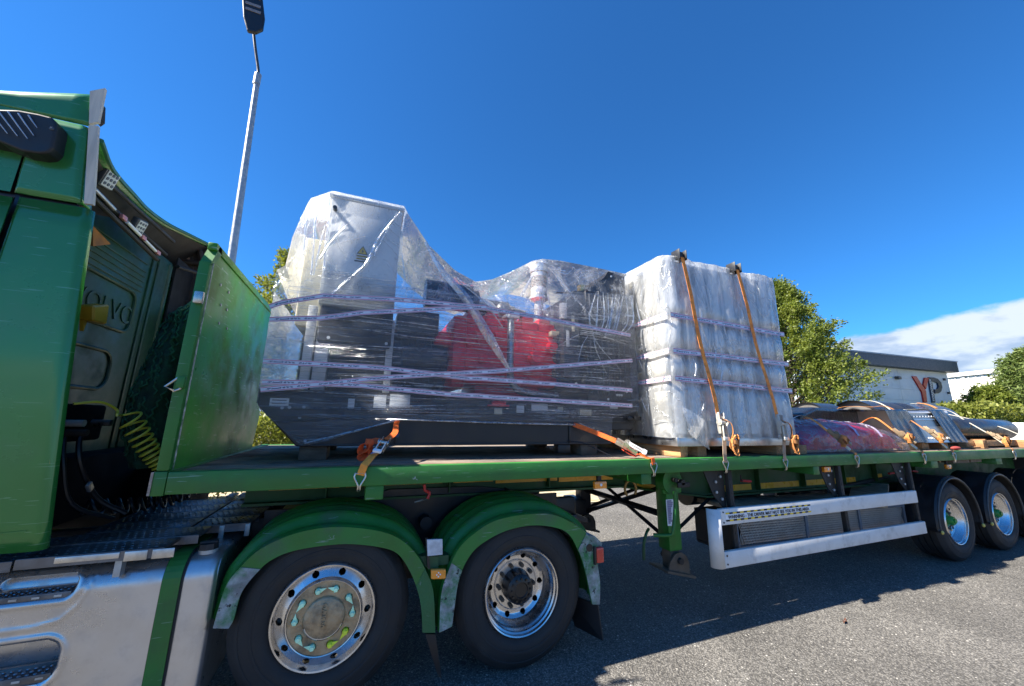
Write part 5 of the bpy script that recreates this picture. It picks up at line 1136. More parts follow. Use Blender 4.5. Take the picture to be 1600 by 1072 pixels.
# between the fenders
mp_ = [(1.624,0.977),(1.732,0.971),(1.738,0.871),(1.635,0.873)]
b = B(); b.prism(mp_, 'y', -0.03, -0.015); ref = part(tk, 'white_reflector', b, reflw)
b = B(); b.prism([(1.616,0.983),(1.634,0.981),(1.660,0.786),(1.642,0.789)], 'y', -0.014, 0.01); part(ref, 'reflector_bracket', b, blackp)
am = [(1.663,0.786),(1.766,0.778),(1.769,0.716),(1.666,0.725)]
b = B(); b.prism(am, 'y', -0.04, -0.01); amb = part(tk, 'amber_side_lamp', b, amber); mm = amb.modifiers.new('bevel', 'BEVEL'); mm.width = 0.006
b = B(); ac = ((am[0][0]+am[1][0])/2, (am[0][1]+am[2][1])/2)
for dx, dz in ((0, .012), (.012, 0), (0, -.012), (-.012, 0)): b.cyl((ac[0]+dx, -0.044, ac[1]+dz), (ac[0]+dx, -0.040, ac[1]+dz), 0.005, n=8)
part(amb, 'lamp_leds', b, whitep, kind='stuff')
b = B(); b.prism([(1.642,0.860),(1.715,0.853),(1.720,0.770),(1.647,0.778)], 'y', 0.0, 0.03); b.prism([(1.589,0.856),(1.795,0.843),(1.798,0.784),(1.616,0.784)], 'y', 0.03, 0.25); part(tk, 'fender_bridge', b, mat('dark_fender_green', (0.012, 0.07, 0.025), 0.5))
flap1 = [(1.658,0.370),(1.728,0.358),(1.788,0.082),(1.751,0.126)]; b = B(); b.prism(flap1, 'y', 0.02, 0.30); part(tk, 'mud_flap', b, black)
fx = [(2.946,0.363),(3.049,0.349),(3.088,0.092),(2.982,0.177)]
b = B(); b.add([(fx[0][0]-0.05, 0.30, fx[0][1]), (fx[1][0], 0.02, fx[1][1]), (fx[2][0], 0.02, fx[2][1]), (fx[2][0]-0.09, 0.30, fx[2][1]-0.01)], [(0, 1, 2, 3)]); o = part(tk, 'mud_flap', b, black); s2 = o.modifiers.new('s', 'SOLIDIFY'); s2.thickness = 0.012
# front of the cab, out of view but part of the same lorry
b = B(); b.rbox(-4.3, -0.96, 0.08, 2.42, 1.2, 3.3, 0.06); part(tk, 'cab_body', b, cabgreen)
b = B(); b.rbox(-4.3, -2.5, 0.05, 2.45, 0.3, 1.19, 0.06); part(tk, 'front_bumper', b, black)

# ================================================================== GENERATOR SET
gs = thing('generator_set', 'wrapped diesel generator set with red engine and tall grey control cabinet', 'generator', (2.1, 1.25, 1.57))
NY = 0.55; FYG = 1.95
def gbox(nm, x0, x1, y0, y1, z0, z1, m, bb=0.012, par=None, **k): b = B(); b.rbox(x0, x1, y0, y1, z0, z1, bb); return part(par or gs, nm, b, m, **k)
b = B(); b.prism([(0.36, 1.885), (0.66, 1.575), (3.62, 1.575), (3.62, 1.72), (3.90, 1.72), (3.98, 1.86), (3.98, 2.02), (0.36, 2.02)], 'y', NY, FYG)
skid = part(gs, 'base_frame', b, blackp); mm = skid.modifiers.new('bevel', 'BEVEL'); mm.width = 0.008
for x in (1.39, 3.10):
    gbox('frame_rib', x, x+0.02, NY-0.012, NY+0.0, 1.585, 1.80, blackp, 0.003, par=skid)
gbox('lower_foot', 2.98, 3.12, NY+0.0, NY+0.1, 1.49, 1.573, blackp, 0.004, par=skid)
gbox('frame_flange', 0.68, 3.61, NY-0.02, NY, 1.577, 1.592, blackp, 0.003, par=skid)
gbox('frame_flange', 0.47, 3.90, NY-0.02, NY, 1.80, 1.815, blackp, 0.003, par=skid)
# stickers and plates on the base
for (x0, x1, z0, z1, mm_, lab) in ((0.44, 0.57, 1.885, 1.945, whitep, 'white data label at the left end'), (1.0, 1.05, 1.88, 1.96, whitep, None), (1.20, 1.30, 1.89, 2.0, lgrey, None), (1.33, 1.5, 1.90, 2.01, lgrey, None), (2.29, 2.37, 1.86, 1.92, cream, None), (2.52, 2.60, 1.88, 1.95, lgrey, None), (2.68, 2.86, 1.90, 1.975, lgrey, None), (2.98, 3.04, 1.905, 1.95, cream, None), (3.24, 3.38, 1.87, 1.93, cream, None), (3.62, 3.72, 1.95, 2.0, whitep, None)):
    o = gbox('data_plate', x0, x1, NY-0.006, NY-0.0005, z0, z1, mm_, 0.001, par=skid)
b = B()
for k in range(2): b.box(0.455, 0.555, NY-0.0085, NY-0.0065, 1.925-0.025*k, 1.932-0.025*k)
part(skid, 'label_print', b, blackprint, kind='stuff')
for q in ((0.53, 1.87), (0.58, 1.875), (0.66, 1.80), (0.72, 1.62), (0.68, 1.88), (3.2, 2.2), (3.7, 2.15), (3.85, 2.14), (3.72, 2.10), (3.75, 2.10), (3.78, 2.10), (3.6, 2.05)):
    b = B(); b.cyl((q[0], NY-0.012, q[1]), (q[0], NY, q[1]), 0.012, n=8); part(gs, 'bolt_head', b, lgrey)
b = B(); b.rbox(2.26, 2.40, NY-0.03, NY+0.02, 1.95, 1.985, 0.008); b.rbox(2.22, 2.44, NY-0.02, NY+0.02, 1.935, 1.95, 0.003); part(gs, 'red_valve', b, engred)
# control cabinet
cab_z0 = 2.76
cabn = gbox('control_cabinet', 0.68, 1.30, 0.56, 1.05, cab_z0, 3.77, cabgrey, 0.008)
gbox('cabinet_door', 0.70, 1.28, 0.548, 0.558, cab_z0+0.02, 3.63, cabgrey, 0.004, par=cabn)
gbox('cabinet_hood', 0.66, 1.32, 0.54, 1.07, 3.772, 3.80, cabgrey, 0.006, par=cabn)
gbox('side_pod', 0.46, 0.675, 0.90, 1.55, 2.62, 3.50, cream, 0.03, par=cabn, label='cream coloured box at the left of the cabinet')
b = B(); q = [(0.722,3.643)][0]; b.cyl((q[0], 0.55, q[1]), (q[0], 0.50, q[1]), 0.018, n=12); part(cabn, 'cabinet_knob', b, dgrey)
sg = [(0.933,3.343),(1.030,3.350),(1.039,3.201),(0.937,3.194)]
SGX = sg[0][0]; SGZ = sg[3][1]; SW = 0.105; SH = 0.155
b = B(); b.box(SGX, SGX+SW, 0.5445, 0.547, SGZ, SGZ+SH); sgn = part(cabn, 'warning_sign', b, whitep)
def tri(cx, cz, r): return [(cx-r, cz-r*0.6), (cx+r, cz-r*0.6), (cx, cz+r*1.13)]
b = B(); b.prism(tri(SGX+SW/2, SGZ+0.09, 0.048), 'y', 0.5425, 0.5440); part(sgn, 'sign_triangle_border', b, blackprint)
b = B(); b.prism(tri(SGX+SW/2, SGZ+0.0895, 0.038), 'y', 0.5405, 0.5420); part(sgn, 'sign_triangle', b, yelprint)
cx_, cz_ = SGX+SW/2, SGZ+0.088
b = B(); b.prism([(cx_+0.004, cz_+0.022), (cx_-0.010, cz_-0.001), (cx_-0.001, cz_-0.001), (cx_-0.006, cz_-0.02), (cx_+0.010, cz_+0.005), (cx_+0.001, cz_+0.005)], 'y', 0.5385, 0.5400); part(sgn, 'sign_bolt', b, blackprint)
b = B()
for zz, h in ((SGZ+0.034, .016), (SGZ+0.010, .012)):
    b.box(SGX+0.006, SGX+SW-0.006, 0.5425, 0.544, zz, zz+h)
part(sgn, 'sign_text_band', b, yelprint, kind='stuff')
b = B()
for zz, h, ws_ in ((SGZ+0.037, .010, (.006, .026, .03, .05, .055, .095)), (SGZ+0.012, .008, (.01, .03, .035, .06, .065, .09))):
    for i in range(0, 6, 2):
        x = SGX+ws_[i]
        while x < SGX+ws_[i+1]: b.box(x, x+0.005, 0.5405, 0.542, zz, zz+h); x += 0.0075
part(sgn, 'sign_lettering', b, blackprint, kind='stuff')
b = B(); b.box(SGX-0.008, SGX+SW+0.012, 0.5425, 0.547, SGZ-0.012, SGZ-0.004); part(sgn, 'sign_bar', b, blackprint)
# black plinth under the cabinet and pale posts
gbox('cabinet_plinth', 0.70, 1.30, 0.58, 1.05, 2.44, 2.75, blackp)
b = B(); b.cyl((0.78, 0.575, 2.66), (0.78, 0.58, 2.66), 0.014, n=8); b.cyl((0.79, 0.575, 2.47), (0.79, 0.58, 2.47), 0.014, n=8); b.cyl((1.26, 0.575, 2.46), (1.26, 0.58, 2.46), 0.014, n=8); part(gs, 'plinth_bolts', b, lgrey, kind='stuff')
gbox('support_post', 0.60, 0.67, 0.66, 0.72, 2.02, 2.76, lgrey, 0.005); gbox('support_post', 0.685, 0.79, 0.70, 0.80, 2.02, 2.75, lgrey, 0.005, label='broader grey post behind the thin one')
gbox('support_post', 1.27, 1.33, 0.75, 0.82, 2.02, 2.72, lgrey, 0.005)
gbox('rear_screen', 0.45, 1.3, 1.5, 1.55, 2.02, 2.8, dgrey)
# alternator
b = B(); b.lathe([(0.0, 0), (0.34, 0.0), (0.36, 0.04), (0.36, 0.78), (0.30, 0.84), (0.0, 0.84)], (0, 0, 0), 36); mt = Matrix.Translation((1.05, 1.22, 2.40)) @ Matrix.Rotation(R(-90), 4, 'Z'); xf(b, mt); alt = part(gs, 'alternator', b, dgrey)
for k in range(9):
    b = B(); mt2 = Matrix.Translation((1.12+0.075*k, 1.22, 2.40)) @ Matrix.Rotation(R(-90), 4, 'Z'); b.lathe([(0.36, -0.012), (0.378, -0.012), (0.378, 0.012), (0.36, 0.012)], (0, 0, 0), 36); xf(b, mt2); part(alt, 'cooling_fin', b, dgrey)
gbox('terminal_box', 1.35, 1.75, 0.75, 1.1, 2.62, 2.85, dgrey)
# red engine
EN0 = set(bpy.data.objects)
eng = gbox('engine_block', 1.90, 3.02, 0.80, 1.55, 2.16, 2.80, engred, 0.03)
gbox('sump', 2.1, 2.85, 0.85, 1.45, 2.03, 2.16, engred, 0.03, par=eng)
gbox('flywheel_housing', 1.82, 1.97, 0.72, 1.6, 2.1, 2.86, engred, 0.05, par=eng)
gbox('timing_cover', 3.0, 3.10, 0.80, 1.5, 2.2, 2.85, engred, 0.03, par=eng)
for k in range(5):
    x = 1.98+0.21*k; gbox('cylinder_head', x, x+0.205, 0.82, 1.4, 2.805, 2.90, engred, 0.015, par=eng)
    gbox('rocker_cover', x+0.02, x+0.165, 0.86, 1.2, 2.90, 2.965, engred, 0.02, par=eng)
    b = B(); b.tube(smoothpath([(x+0.09, 0.80, 2.72), (x+0.09, 0.74, 2.68), (x+0.12, 0.73, 2.55)], 4), 0.012, 8); part(eng, 'fuel_pipe', b, engred)
for q in ((2.0, 2.6, .07), (2.75, 2.48, .08), (2.95, 2.62, .06), (2.45, 2.28, .06), (2.15, 2.42, .05)):
    b = B(); b.cyl((q[0], 0.80, q[1]), (q[0], 0.70, q[1]), q[2], q[2]*0.8, n=16); part(eng, 'engine_cover', b, engred)
gbox('starter_bracket', 1.66, 1.86, 0.8, 1.1, 2.55, 2.68, engred, 0.02, par=eng)
for q in ((3.05, .74, 2.72), (3.04, .74, 2.5), (3.03, .74, 2.34)):
    b = B(); b.cyl((q[0], 0.80, q[2]), (q[0], 0.72, q[2]), 0.06, n=14); part(eng, 'pulley', b, dgrey)
gbox('cream_filter', 2.93, 3.1, .72, .8, 2.74, 2.8, cream, 0.01, par=eng)
b = B(); b.cyl((1.42, 0.85, 2.38), (1.78, 0.85, 2.38), 0.12, n=20); b.cyl((1.78, 0.85, 2.38), (1.86, 0.85, 2.38), 0.06, n=14); part(gs, 'starter_motor', b, dgrey)
gbox('coolant_box', 1.36, 1.62, 0.8, 0.95, 2.66, 2.72, lgrey, 0.01)
for o_ in set(bpy.data.objects)-EN0:
    if o_.type == 'MESH' and o_.parent and o_.name.split('.')[0] in ('engine_block',): o_.location.x += 0.07
# air filters, turbo, manifolds
for (x0, x1, y, z, r) in ((1.62, 2.12, 0.98, 3.12, 0.15), (2.22, 2.62, 1.15, 3.08, 0.12)):
    b = B(); b.cyl((x0, y, z), (x1, y, z), r, n=28); o = part(gs, 'air_filter', b, mat('black_satin', (0.02, 0.022, 0.03), 0.25, var=0.1))
    b = B(); b.cyl((x1, y, z), (x1+0.08, y, z), r*0.7, n=20); part(o, 'filter_end', b, dgrey)
b = B(); b.tube(smoothpath([(2.1, 0.98, 3.1), (2.28, 0.95, 3.08), (2.38, 0.93, 3.0), (2.4, 0.92, 2.92)], 5), 0.06, 14); part(gs, 'intake_elbow', b, steel)
b = B(); b.ball((2.5, 0.92, 3.02), 0.10, (1, .9, 1), 18); b.cyl((2.6, .92, 3.02), (2.75, .92, 3.0), 0.05, n=16); part(gs, 'turbocharger', b, mat('cast_turbo', (0.35, 0.33, 0.3), 0.4, 0.8))
# exhaust stack
EX = [(2.976,3.712),(3.003,3.234)]
ex, ez = EX[0]; b = B()
b.tube([(ex, 1.0, 2.85), (ex, 1.0, 3.12)], 0.055, 20); 
b.lathe([(0.0, 0)], (0, 0, 0), 3) if False else None
def vlathe(prof, c, n=32):
    bb = B(); vs = []
    for k in range(n):
        a = 2*math.pi*k/n
        for r, z in prof: vs.append((c[0]+r*math.cos(a), c[1]+r*math.sin(a), c[2]+z))
    P = len(prof); fs = [(k*P+i, ((k+1) % n)*P+i, ((k+1) % n)*P+i+1, k*P+i+1) for k in range(n) for i in range(P-1)]
    bb.add(vs, fs, True); return bb
zt0 = ez-0.50
exb = vlathe([(0.055, 0), (0.10, 0.02), (0.115, 0.03), (0.115, 0.055), (0.09, 0.06), (0.09, 0.08), (0.10, 0.085), (0.10, 0.16), (0.085, 0.17), (0.085, 0.30), (0.10, 0.31), (0.10, 0.36), (0.11, 0.37), (0.115, 0.47), (0.105, 0.48), (0.0, 0.48)], (ex, 1.0, zt0)); exo = part(gs, 'exhaust_outlet', exb, steel)
b = B(); b.tube([(ex, 1.0, 2.85), (ex, 1.0, zt0+0.01)], 0.055, 20); part(exo, 'exhaust_pipe', b, steel)
for k in range(6):
    bb = vlathe([(0.087, 0), (0.094, 0.008), (0.087, 0.016)], (ex, 1.0, zt0+0.18+0.02*k)); part(exo, 'bellows_ring', bb, steel)
b = B(); b.tube(smoothpath([(2.50, 0.70, 2.88), (2.50, 0.69, 2.6), (2.50, 0.69, 2.3), (2.54, 0.69, 2.16), (2.68, 0.69, 2.09), (3.05, 0.69, 2.07)], 6), 0.038, 16); dp_ = part(gs, 'down_pipe', b, mat('grey_coolant_pipe', (0.42, 0.44, 0.46), 0.25, 0.7))
b = B(); b.rbox(2.42, 2.58, 0.64, 0.76, 2.87, 2.90, 0.006); b.cyl((2.46, .64, 2.91), (2.46, .64, 2.86), 0.014, n=8); part(dp_, 'pipe_flange', b, steel)
# radiator, fan cowl and top duct
gbox('fan_cowl', 3.10, 3.30, 0.62, 1.9, 2.15, 3.17, dgrey, 0.02)
rad = gbox('radiator', 3.36, 3.94, 0.57, 1.93, 2.02, 3.28, blackp, 0.012)
for k in range(7): gbox('radiator_rail', 3.40+0.075*k, 3.415+0.075*k, 0.558, 0.57, 2.1, 3.24, dgrey, 0.003, par=rad)
for z in (2.4, 2.75, 3.05): gbox('radiator_band', 3.36, 3.94, 0.552, 0.566, z, z+0.02, dgrey, 0.003, par=rad)
b = B(); b.prism([(3.02, 3.22), (3.40, 3.30), (3.66, 3.50), (3.72, 3.59), (3.96, 3.56), (3.96, 3.30), (3.4, 3.26)], 'y', 0.62, 0.66); b.prism([(3.70, 3.30), (3.96, 3.30), (3.96, 3.57), (3.72, 3.58)], 'y', 0.66, 1.85); part(gs, 'top_duct', b, mat('dark_bronze_duct', (0.05, 0.045, 0.04), 0.35, 0.3))
b = B()
for q in ((3.76, 3.53), (3.92, 3.52), (3.76, 3.36), (3.92, 3.34)): b.cyl((q[0], 0.612, q[1]), (q[0], 0.62, q[1]), 0.012, n=8)
part(gs, 'duct_bolts', b, lgrey, kind='stuff')
b = B(); b.cyl((3.42, .75, 3.30), (3.42, .75, 3.40), 0.05, n=16); part(gs, 'filler_cap', b, mat('brass_cap', (0.6, 0.42, 0.15), 0.3, 0.8))
for k, (x, z) in enumerate(((3.12, 3.02), (3.22, 2.88), (3.15, 2.7))):
    b = B(); b.cyl((x, 0.66, z-0.09), (x, 0.66, z+0.09), 0.045, n=16); part(gs, 'filter_canister', b, [lgrey, cream, lgrey][k])
b = B(); b.tube(smoothpath([(3.0, .7, 2.3), (3.1, .62, 2.25), (3.3, .62, 2.2), (3.36, .6, 2.3)], 5), 0.03, 10); part(gs, 'coolant_hose', b, blackp)
b = B(); b.cyl((3.9, 0.56, 1.86), (3.9, 0.48, 1.86), 0.018, n=10); b.rbox(3.82, 4.0, 0.5, 0.53, 1.83, 1.87, 0.006); part(gs, 'drain_fitting', b, blackp)
# -------- plastic over the generator
gf = thing('plastic_wrapping', 'clear stretch film, loose clear sheet and printed tape wrapped around the generator set', 'plastic film', (2.1, 1.25, 1.6))
LO = [(0.36, 1.865), (0.40, 1.84), (0.70, 1.585), (0.85, 1.61), (1.01, 1.665), (1.42, 1.79), (1.8, 1.785), (2.4, 1.77), (3.05, 1.765), (3.18, 1.76), (3.4, 1.69), (3.60, 1.61), (3.62, 1.85), (3.985, 1.935)]
UP = [(0.36, 2.80), (0.45, 2.86), (0.72, 3.02), (1.3, 3.00), (1.9, 3.0), (2.4, 3.02), (2.9, 3.14), (3.2, 3.22), (3.985, 3.29)]
def side_fn(y, sgn, amp=0.006):
    def fn(u, v):
        x = 0.36+3.625*u; lo = interp(x, *zip(*LO)) if sgn < 0 else 1.9; hi = interp(x, *zip(*UP)); z = lo+(hi-lo)*v
        yy = y+sgn*(amp*nz3(x*1.4, 0, z*11)+0.010*nz3(x*1.1, 5, z*3.0)-0.02*math.sin(math.pi*u)*0)
        return (x, yy, z)
    return fn
b = B(); b.grid(side_fn(0.512, -1), 150, 150); part(gf, 'stretch_film', b, f_stretch)
b = B()
def endf(x0, sg_):
    def fn(u, v):
        y = 0.512+(2.0-0.512)*u; lo, hi = (1.9, 2.80) if sg_ < 0 else (1.94, 3.29); z = lo+(hi-lo)*v
        return (x0+sg_*(0.008*nz3(y*2, 1, z*9)), y, z)
    return fn
b.grid(endf(0.36, -1), 40, 60); part(gf, 'stretch_film', b, f_stretch)
b = B(); b.grid(endf(3.988, 1), 40, 60); part(gf, 'stretch_film', b, f_stretch)
b = B(); b.grid(side_fn(2.0, 1), 60, 50); part(gf, 'stretch_film', b, f_stretch)
# loose sheet: tented over cabinet, exhaust and radiator
RQ = [(0.451,3.029),(0.415,3.281),(0.454,3.478),(0.511,3.717)]
RID = [(0.345, 3.0, 0.56), (RQ[1][0]-0.012, 3.05, 0.56), (RQ[1][0], RQ[1][1], 0.56), (RQ[2][0], RQ[2][1], 0.56), (RQ[3][0], RQ[3][1], 0.56), (0.68, 3.83, 0.545), (0.69, 3.835, 0.545), (1.31, 3.835, 0.545), (1.36, 3.79, 0.60), (1.6, 3.57, 0.75), (1.9, 3.38, 0.84), (2.15, 3.31, 0.9), (2.35, 3.38, 0.92), (2.6, 3.53, 0.92), (2.83, 3.68, 0.88), (2.95, 3.72, 0.86), (3.15, 3.71, 0.80), (3.5, 3.66, 0.70), (3.72, 3.625, 0.64), (3.97, 3.60, 0.60), (3.99, 3.59, 0.60)]
RX = [r[0] for r in RID]; RZ = [r[1] for r in RID]; RYr = [r[2] for r in RID]
def drape(u, v):
    x = 0.345+3.645*u; zr_ = interp(x, RX, RZ); yr_ = interp(x, RX, RYr); zb_ = interp(x, [0.36, 1.0, 1.6], [2.74, 2.80, 2.92])
    wr = 0.012*nz3(x*3.2, 2, v*4)+0.008*nz3(x*9, 3, v*3+x*4)
    if v < 0.5:
        t = v/0.5; z = zb_+(zr_-zb_)*t; y = 0.53+(yr_-0.53)*(t**1.5); k = math.sin(math.pi*min(1, t))
        y += wr*1.8*k-0.0*k
        if x < 0.68: y += -0.01
        if 1.34 < x < 2.9: y += 0.06*k*math.sin((x-1.34)/1.56*math.pi)
        elif 0.68 <= x <= 1.31: y = min(y, 0.528+0.012*t)
        # taut creases radiating from the cabinet corner
        return (x, y, z)
    t = (v-0.5)/0.5
    if t < 0.6: s = t/0.6; y = yr_+(1.97-yr_)*s; z = zr_-0.10*s-0.05*math.sin(math.pi*s)*(0 if 0.66 < x < 1.33 else 1)+wr*0.7*math.sin(math.pi*s)
    else: s = (t-0.6)/0.4; y = 1.97+0.02*s; z = zr_-0.10-(zr_-0.10-2.7)*s
    if 0.66 < x < 1.33 and y < 1.1: z = max(z, 3.815)
    return (x, y, z)
b = B(); b.grid(drape, 190, 70); part(gf, 'loose_sheet', b, f_drape)
def fold(pts, wds, m=None, n=5):
    # a doubled-over crease of film: narrow ridge strip
    P = smoothpath(pts, n); b = B(); vs = []; L = len(P)
    for i, p in enumerate(P):
        w_ = interp(i/(L-1), [k/(len(wds)-1) for k in range(len(wds))], wds); d = (P[min(i+1, L-1)]-P[max(i-1, 0)]).normalized(); sdv = d.cross(Vector((0, 1, 0))).normalized()
        vs += [p-sdv*w_/2, p+Vector((0, -w_*0.28-0.002, 0)), p+sdv*w_/2]
    fs = []
    for i in range(L-1): fs += [(i*3, i*3+1, i*3+4, i*3+3), (i*3+1, i*3+2, i*3+5, i*3+4)]
    b.add(vs, fs, True); return part(gf, 'film_crease', b, m or f_fold)
f_fold = film('folded_film', (0.85, 0.88, 0.92), 0.30, 0.75, s=9, dist=1, rough=0.12, gl=1.5)
def YP(y, pts): return [(p[0], y, p[1]) for p in pts]
fold(YP(0.515, [(1.275,3.737),(1.169,3.546),(1.093,3.387),(1.026,3.161),(0.878,2.955),(0.777,2.811)]), [0.008, 0.018, 0.026, 0.03, 0.05])
fold(YP(0.515, [(1.247,3.717),(1.153,3.464),(1.083,3.246)]), [0.004, 0.01, 0.014, 0.02])
fold(YP(0.513, [(0.669,3.722),(0.682,3.505),(0.684,3.260),(0.703,2.996)]), [0.012, 0.01, 0.014, 0.02])
fold(YP(0.513, [(0.865,3.553),(0.789,3.423),(0.716,3.285),(0.658,3.135)]), [0.006, 0.014, 0.016, 0.02])
fold(YP(0.513, [(0.996,3.423),(0.864,3.352),(0.741,3.290)]), [0.014, 0.01, 0.006])
fold(YP(0.515, [(1.324,3.324),(1.353,3.169),(1.382,3.016)]), [0.01, 0.014, 0.006])
fold(YP(0.51, [(0.601,3.640),(0.583,3.450),(0.600,3.212),(0.608,2.979)]), [0.012, 0.02, 0.012, 0.02])
fold(YP(0.51, [(0.527,3.634),(0.517,3.422),(0.531,3.140)]), [0.006, 0.014, 0.02])
fold(YP(0.51, [(0.662,3.455),(0.640,3.208),(0.626,2.982)]), [0.006, 0.016, 0.01])
fold([(1.55, 0.66, 3.55), (1.72, 0.60, 3.25), (1.95, 0.53, 2.98), (2.2, 0.50, 2.6), (2.42, 0.497, 2.28)], [0.03, 0.06, 0.09, 0.10, 0.03])
fold([(1.9, 0.60, 3.16), (2.15, 0.52, 2.95), (2.35, 0.5, 2.7)], [0.01, 0.02, 0.01])
fold([(ex-0.04, 0.88, 3.65), (ex-0.25, 0.70, 3.35), (ex-0.4, 0.60, 3.1)], [0.01, 0.025, 0.04])
fold([(ex+0.06, 0.86, 3.62), (ex+0.25, 0.66, 3.25), (ex+0.5, 0.53, 2.9)], [0.01, 0.03, 0.02])
for k in range(6): fold([(ex-0.07+0.025*k, 0.87, 3.33), (ex-0.05+0.02*k+random.uniform(-.03, .03), 0.82, 3.12), (ex-0.02+0.012*k, 0.72, 2.95)], [0.006, 0.014, 0.006])
for k in range(10):
    x = 3.45+0.055*k; fold([(x+random.uniform(-.02, .02), 0.505, 3.26), (x-0.05+random.uniform(-.06, .06), 0.50, 2.95), (3.4+0.04*k, 0.50, 2.75)], [0.004, 0.014+0.01*random.random(), 0.004])
for k in range(5):
    a = R(-20-31*k+random.uniform(-9, 9)); p0 = Vector((3.40+random.uniform(-.05, .05), 0.497, 2.78)); fold([p0, p0+0.2*Vector((math.cos(a)*1.2, 0, math.sin(a))), p0+(0.4+0.1*random.random())*Vector((math.cos(a)*1.2+.2, 0, math.sin(a)))], [0.004, 0.012, 0.003])
# long horizontal creases of the stretch film
for k in range(150):
    z = random.uniform(1.85, 3.05); x0_ = random.uniform(0.4, 3.2); l = random.uniform(0.4, 1.6); x1_ = min(3.95, x0_+l); dz = random.uniform(-0.05, 0.05)
    fold([(x0_, 0.504, z), ((x0_+x1_)/2, 0.502, z+dz*0.4), (x1_, 0.504, z+dz)], [0.001, random.uniform(0.003, 0.012), 0.001], n=3)
for sgn_, pts in ((1, [(3.2, 1.79), (3.4, 1.71), (3.6, 1.62)]), (1, [(0.72, 1.60), (1.0, 1.675), (1.42, 1.795)]), (1, [(1.42, 1.795), (2.3, 1.78), (3.15, 1.77)])):
    fold([(p[0], 0.503, p[1]) for p in pts], [0.012, 0.016, 0.012])
def tape(par, pts, wd, label=None):
    # printed tape: strip with its length in metres along u
    P = [Vector(p) for p in pts]; out = []; 
    for i in range(len(P)-1):
        n = max(2, int((P[i+1]-P[i]).length/0.06))
        for k in range(n): out.append(P[i].lerp(P[i+1], k/n))
    out.append(P[-1]); org = LOC[par]; vs = []; us = [0.0]
    for i, p in enumerate(out):
        d = (out[min(i+1, len(out)-1)]-out[max(i-1, 0)]).normalized(); nrm_ = Vector((0, -1, 0)) if abs(d.y) < 0.8 else Vector((1, 0, 0))
        wv = d.cross(nrm_).normalized(); wv = wv if wv.z > 0 else -wv; q = p+Vector((0, 0.002*nz3(p.x*8, 0, p.z*3), 0.003*nz3(p.x*5, 3, 1)))
        w_ = wd*(1+0.12*nz3(p.x*4, 7, p.z)); vs += [q-wv*w_/2-org, q+wv*w_/2-org]
        if i: us.append(us[-1]+(out[i]-out[i-1]).length)
    me = bpy.data.meshes.new('tape'); fs = [(2*i, 2*i+2, 2*i+3, 2*i+1) for i in range(len(out)-1)]; me.from_pydata([tuple(v) for v in vs], [], fs)
    uvl = me.uv_layers.new(name='UVMap')
    for f, (a_, b_, c_2, d_) in enumerate(fs):
        for j, vi in enumerate((a_, b_, c_2, d_)): uvl.data[f*4+j].uv = (us[vi//2], vi % 2)
    me.materials.append(tapeM); o = bpy.data.objects.new('tape', me); COL.objects.link(o); o.parent = par; LOC[o] = org
    if label: o['label'] = label
    return o
TW = 0.042
tape(gf, YP(0.494, [(0.350,2.663),(0.429,2.706),(0.721,2.808),(1.313,2.857),(2.063,2.890),(2.795,2.860),(3.901,2.787)]), TW)
tape(gf, YP(0.492, [(0.364,2.558),(0.719,2.611),(1.007,2.691),(1.322,2.749),(1.781,2.833),(2.160,2.895)]), TW)
tape(gf, YP(0.494, [(0.365,2.223),(0.762,2.227),(1.257,2.229),(1.997,2.183),(2.184,2.187),(2.794,2.177),(3.889,2.156)]), TW)
tape(gf, YP(0.490, [(0.379,2.001),(0.646,2.043),(0.872,2.081),(1.264,2.146),(1.698,2.200),(2.181,2.254),(2.792,2.339),(3.907,2.496)]), TW)
tape(gf, YP(0.492, [(0.379,2.060),(0.688,2.071),(1.067,2.070),(1.485,2.046),(1.824,2.027),(2.793,2.010),(3.877,1.986)]), TW)
# timber blocks under the generator
for k, (x0, y0, lab, m_) in enumerate(((0.68, 0.58, 'grey timber block under the front end of the generator base', oldtimb), (3.24, 0.55, 'dark timber block under the rear end of the generator base', oldtimb), (0.68, 1.7, 'timber block at the far front corner of the generator base', oldtimb), (3.24, 1.7, 'timber block at the far rear corner of the generator base', oldtimb))):
    b = B(); b.rbox(x0, x0+0.2, y0, y0+0.28, 1.467, 1.573, 0.006); solo('timber_block', b, m_, lab, 'timber', (x0+0.1, y0+0.14, 1.467), group='timber blocks under the generator')

# ================================================================== WRAPPED CRATE
CX0, CX1, CY0, CY1 = 4.10, 5.93, 0.13, 2.30
cr_ = thing('cooler_crate', 'tall pale crate of upright panels on an aluminium base frame', 'crate', (5.0, 1.2, 1.57))
b = B(); b.rbox(CX0+0.04, CX1+0.05, CY0-0.02, CY0+0.04, 1.575, 1.665, 0.004); b.rbox(CX0+0.04, CX1+0.05, CY1-0.04, CY1, 1.575, 1.665, 0.004); b.rbox(CX0, CX0+0.04, CY0-0.02, CY1, 1.576, 1.664, 0.004); b.rbox(CX1+0.0, CX1+0.048, CY0+0.042, CY1-0.04, 1.576, 1.664, 0.004)
part(cr_, 'base_frame', b, alloy)
b = B(); b.box(CX0+0.08, CX1-0.02, CY0+0.06, CY1-0.06, 1.68, 3.58); part(cr_, 'dark_core', b, mat('dark_slate_core', (0.12, 0.14, 0.17), 0.6))
slab = mat('pale_panel', (0.74, 0.75, 0.76), 0.5, var=0.05)
nS = 8; pitch = (CX1-CX0-0.1)/nS
for k in range(nS):
    x = CX0+0.06+pitch*k; b = B(); b.rbox(x, x+pitch*(0.55+0.18*random.random()), CY0+0.012, CY0+0.06, 1.70, 3.60, 0.01); part(cr_, 'upright_panel', b, slab)
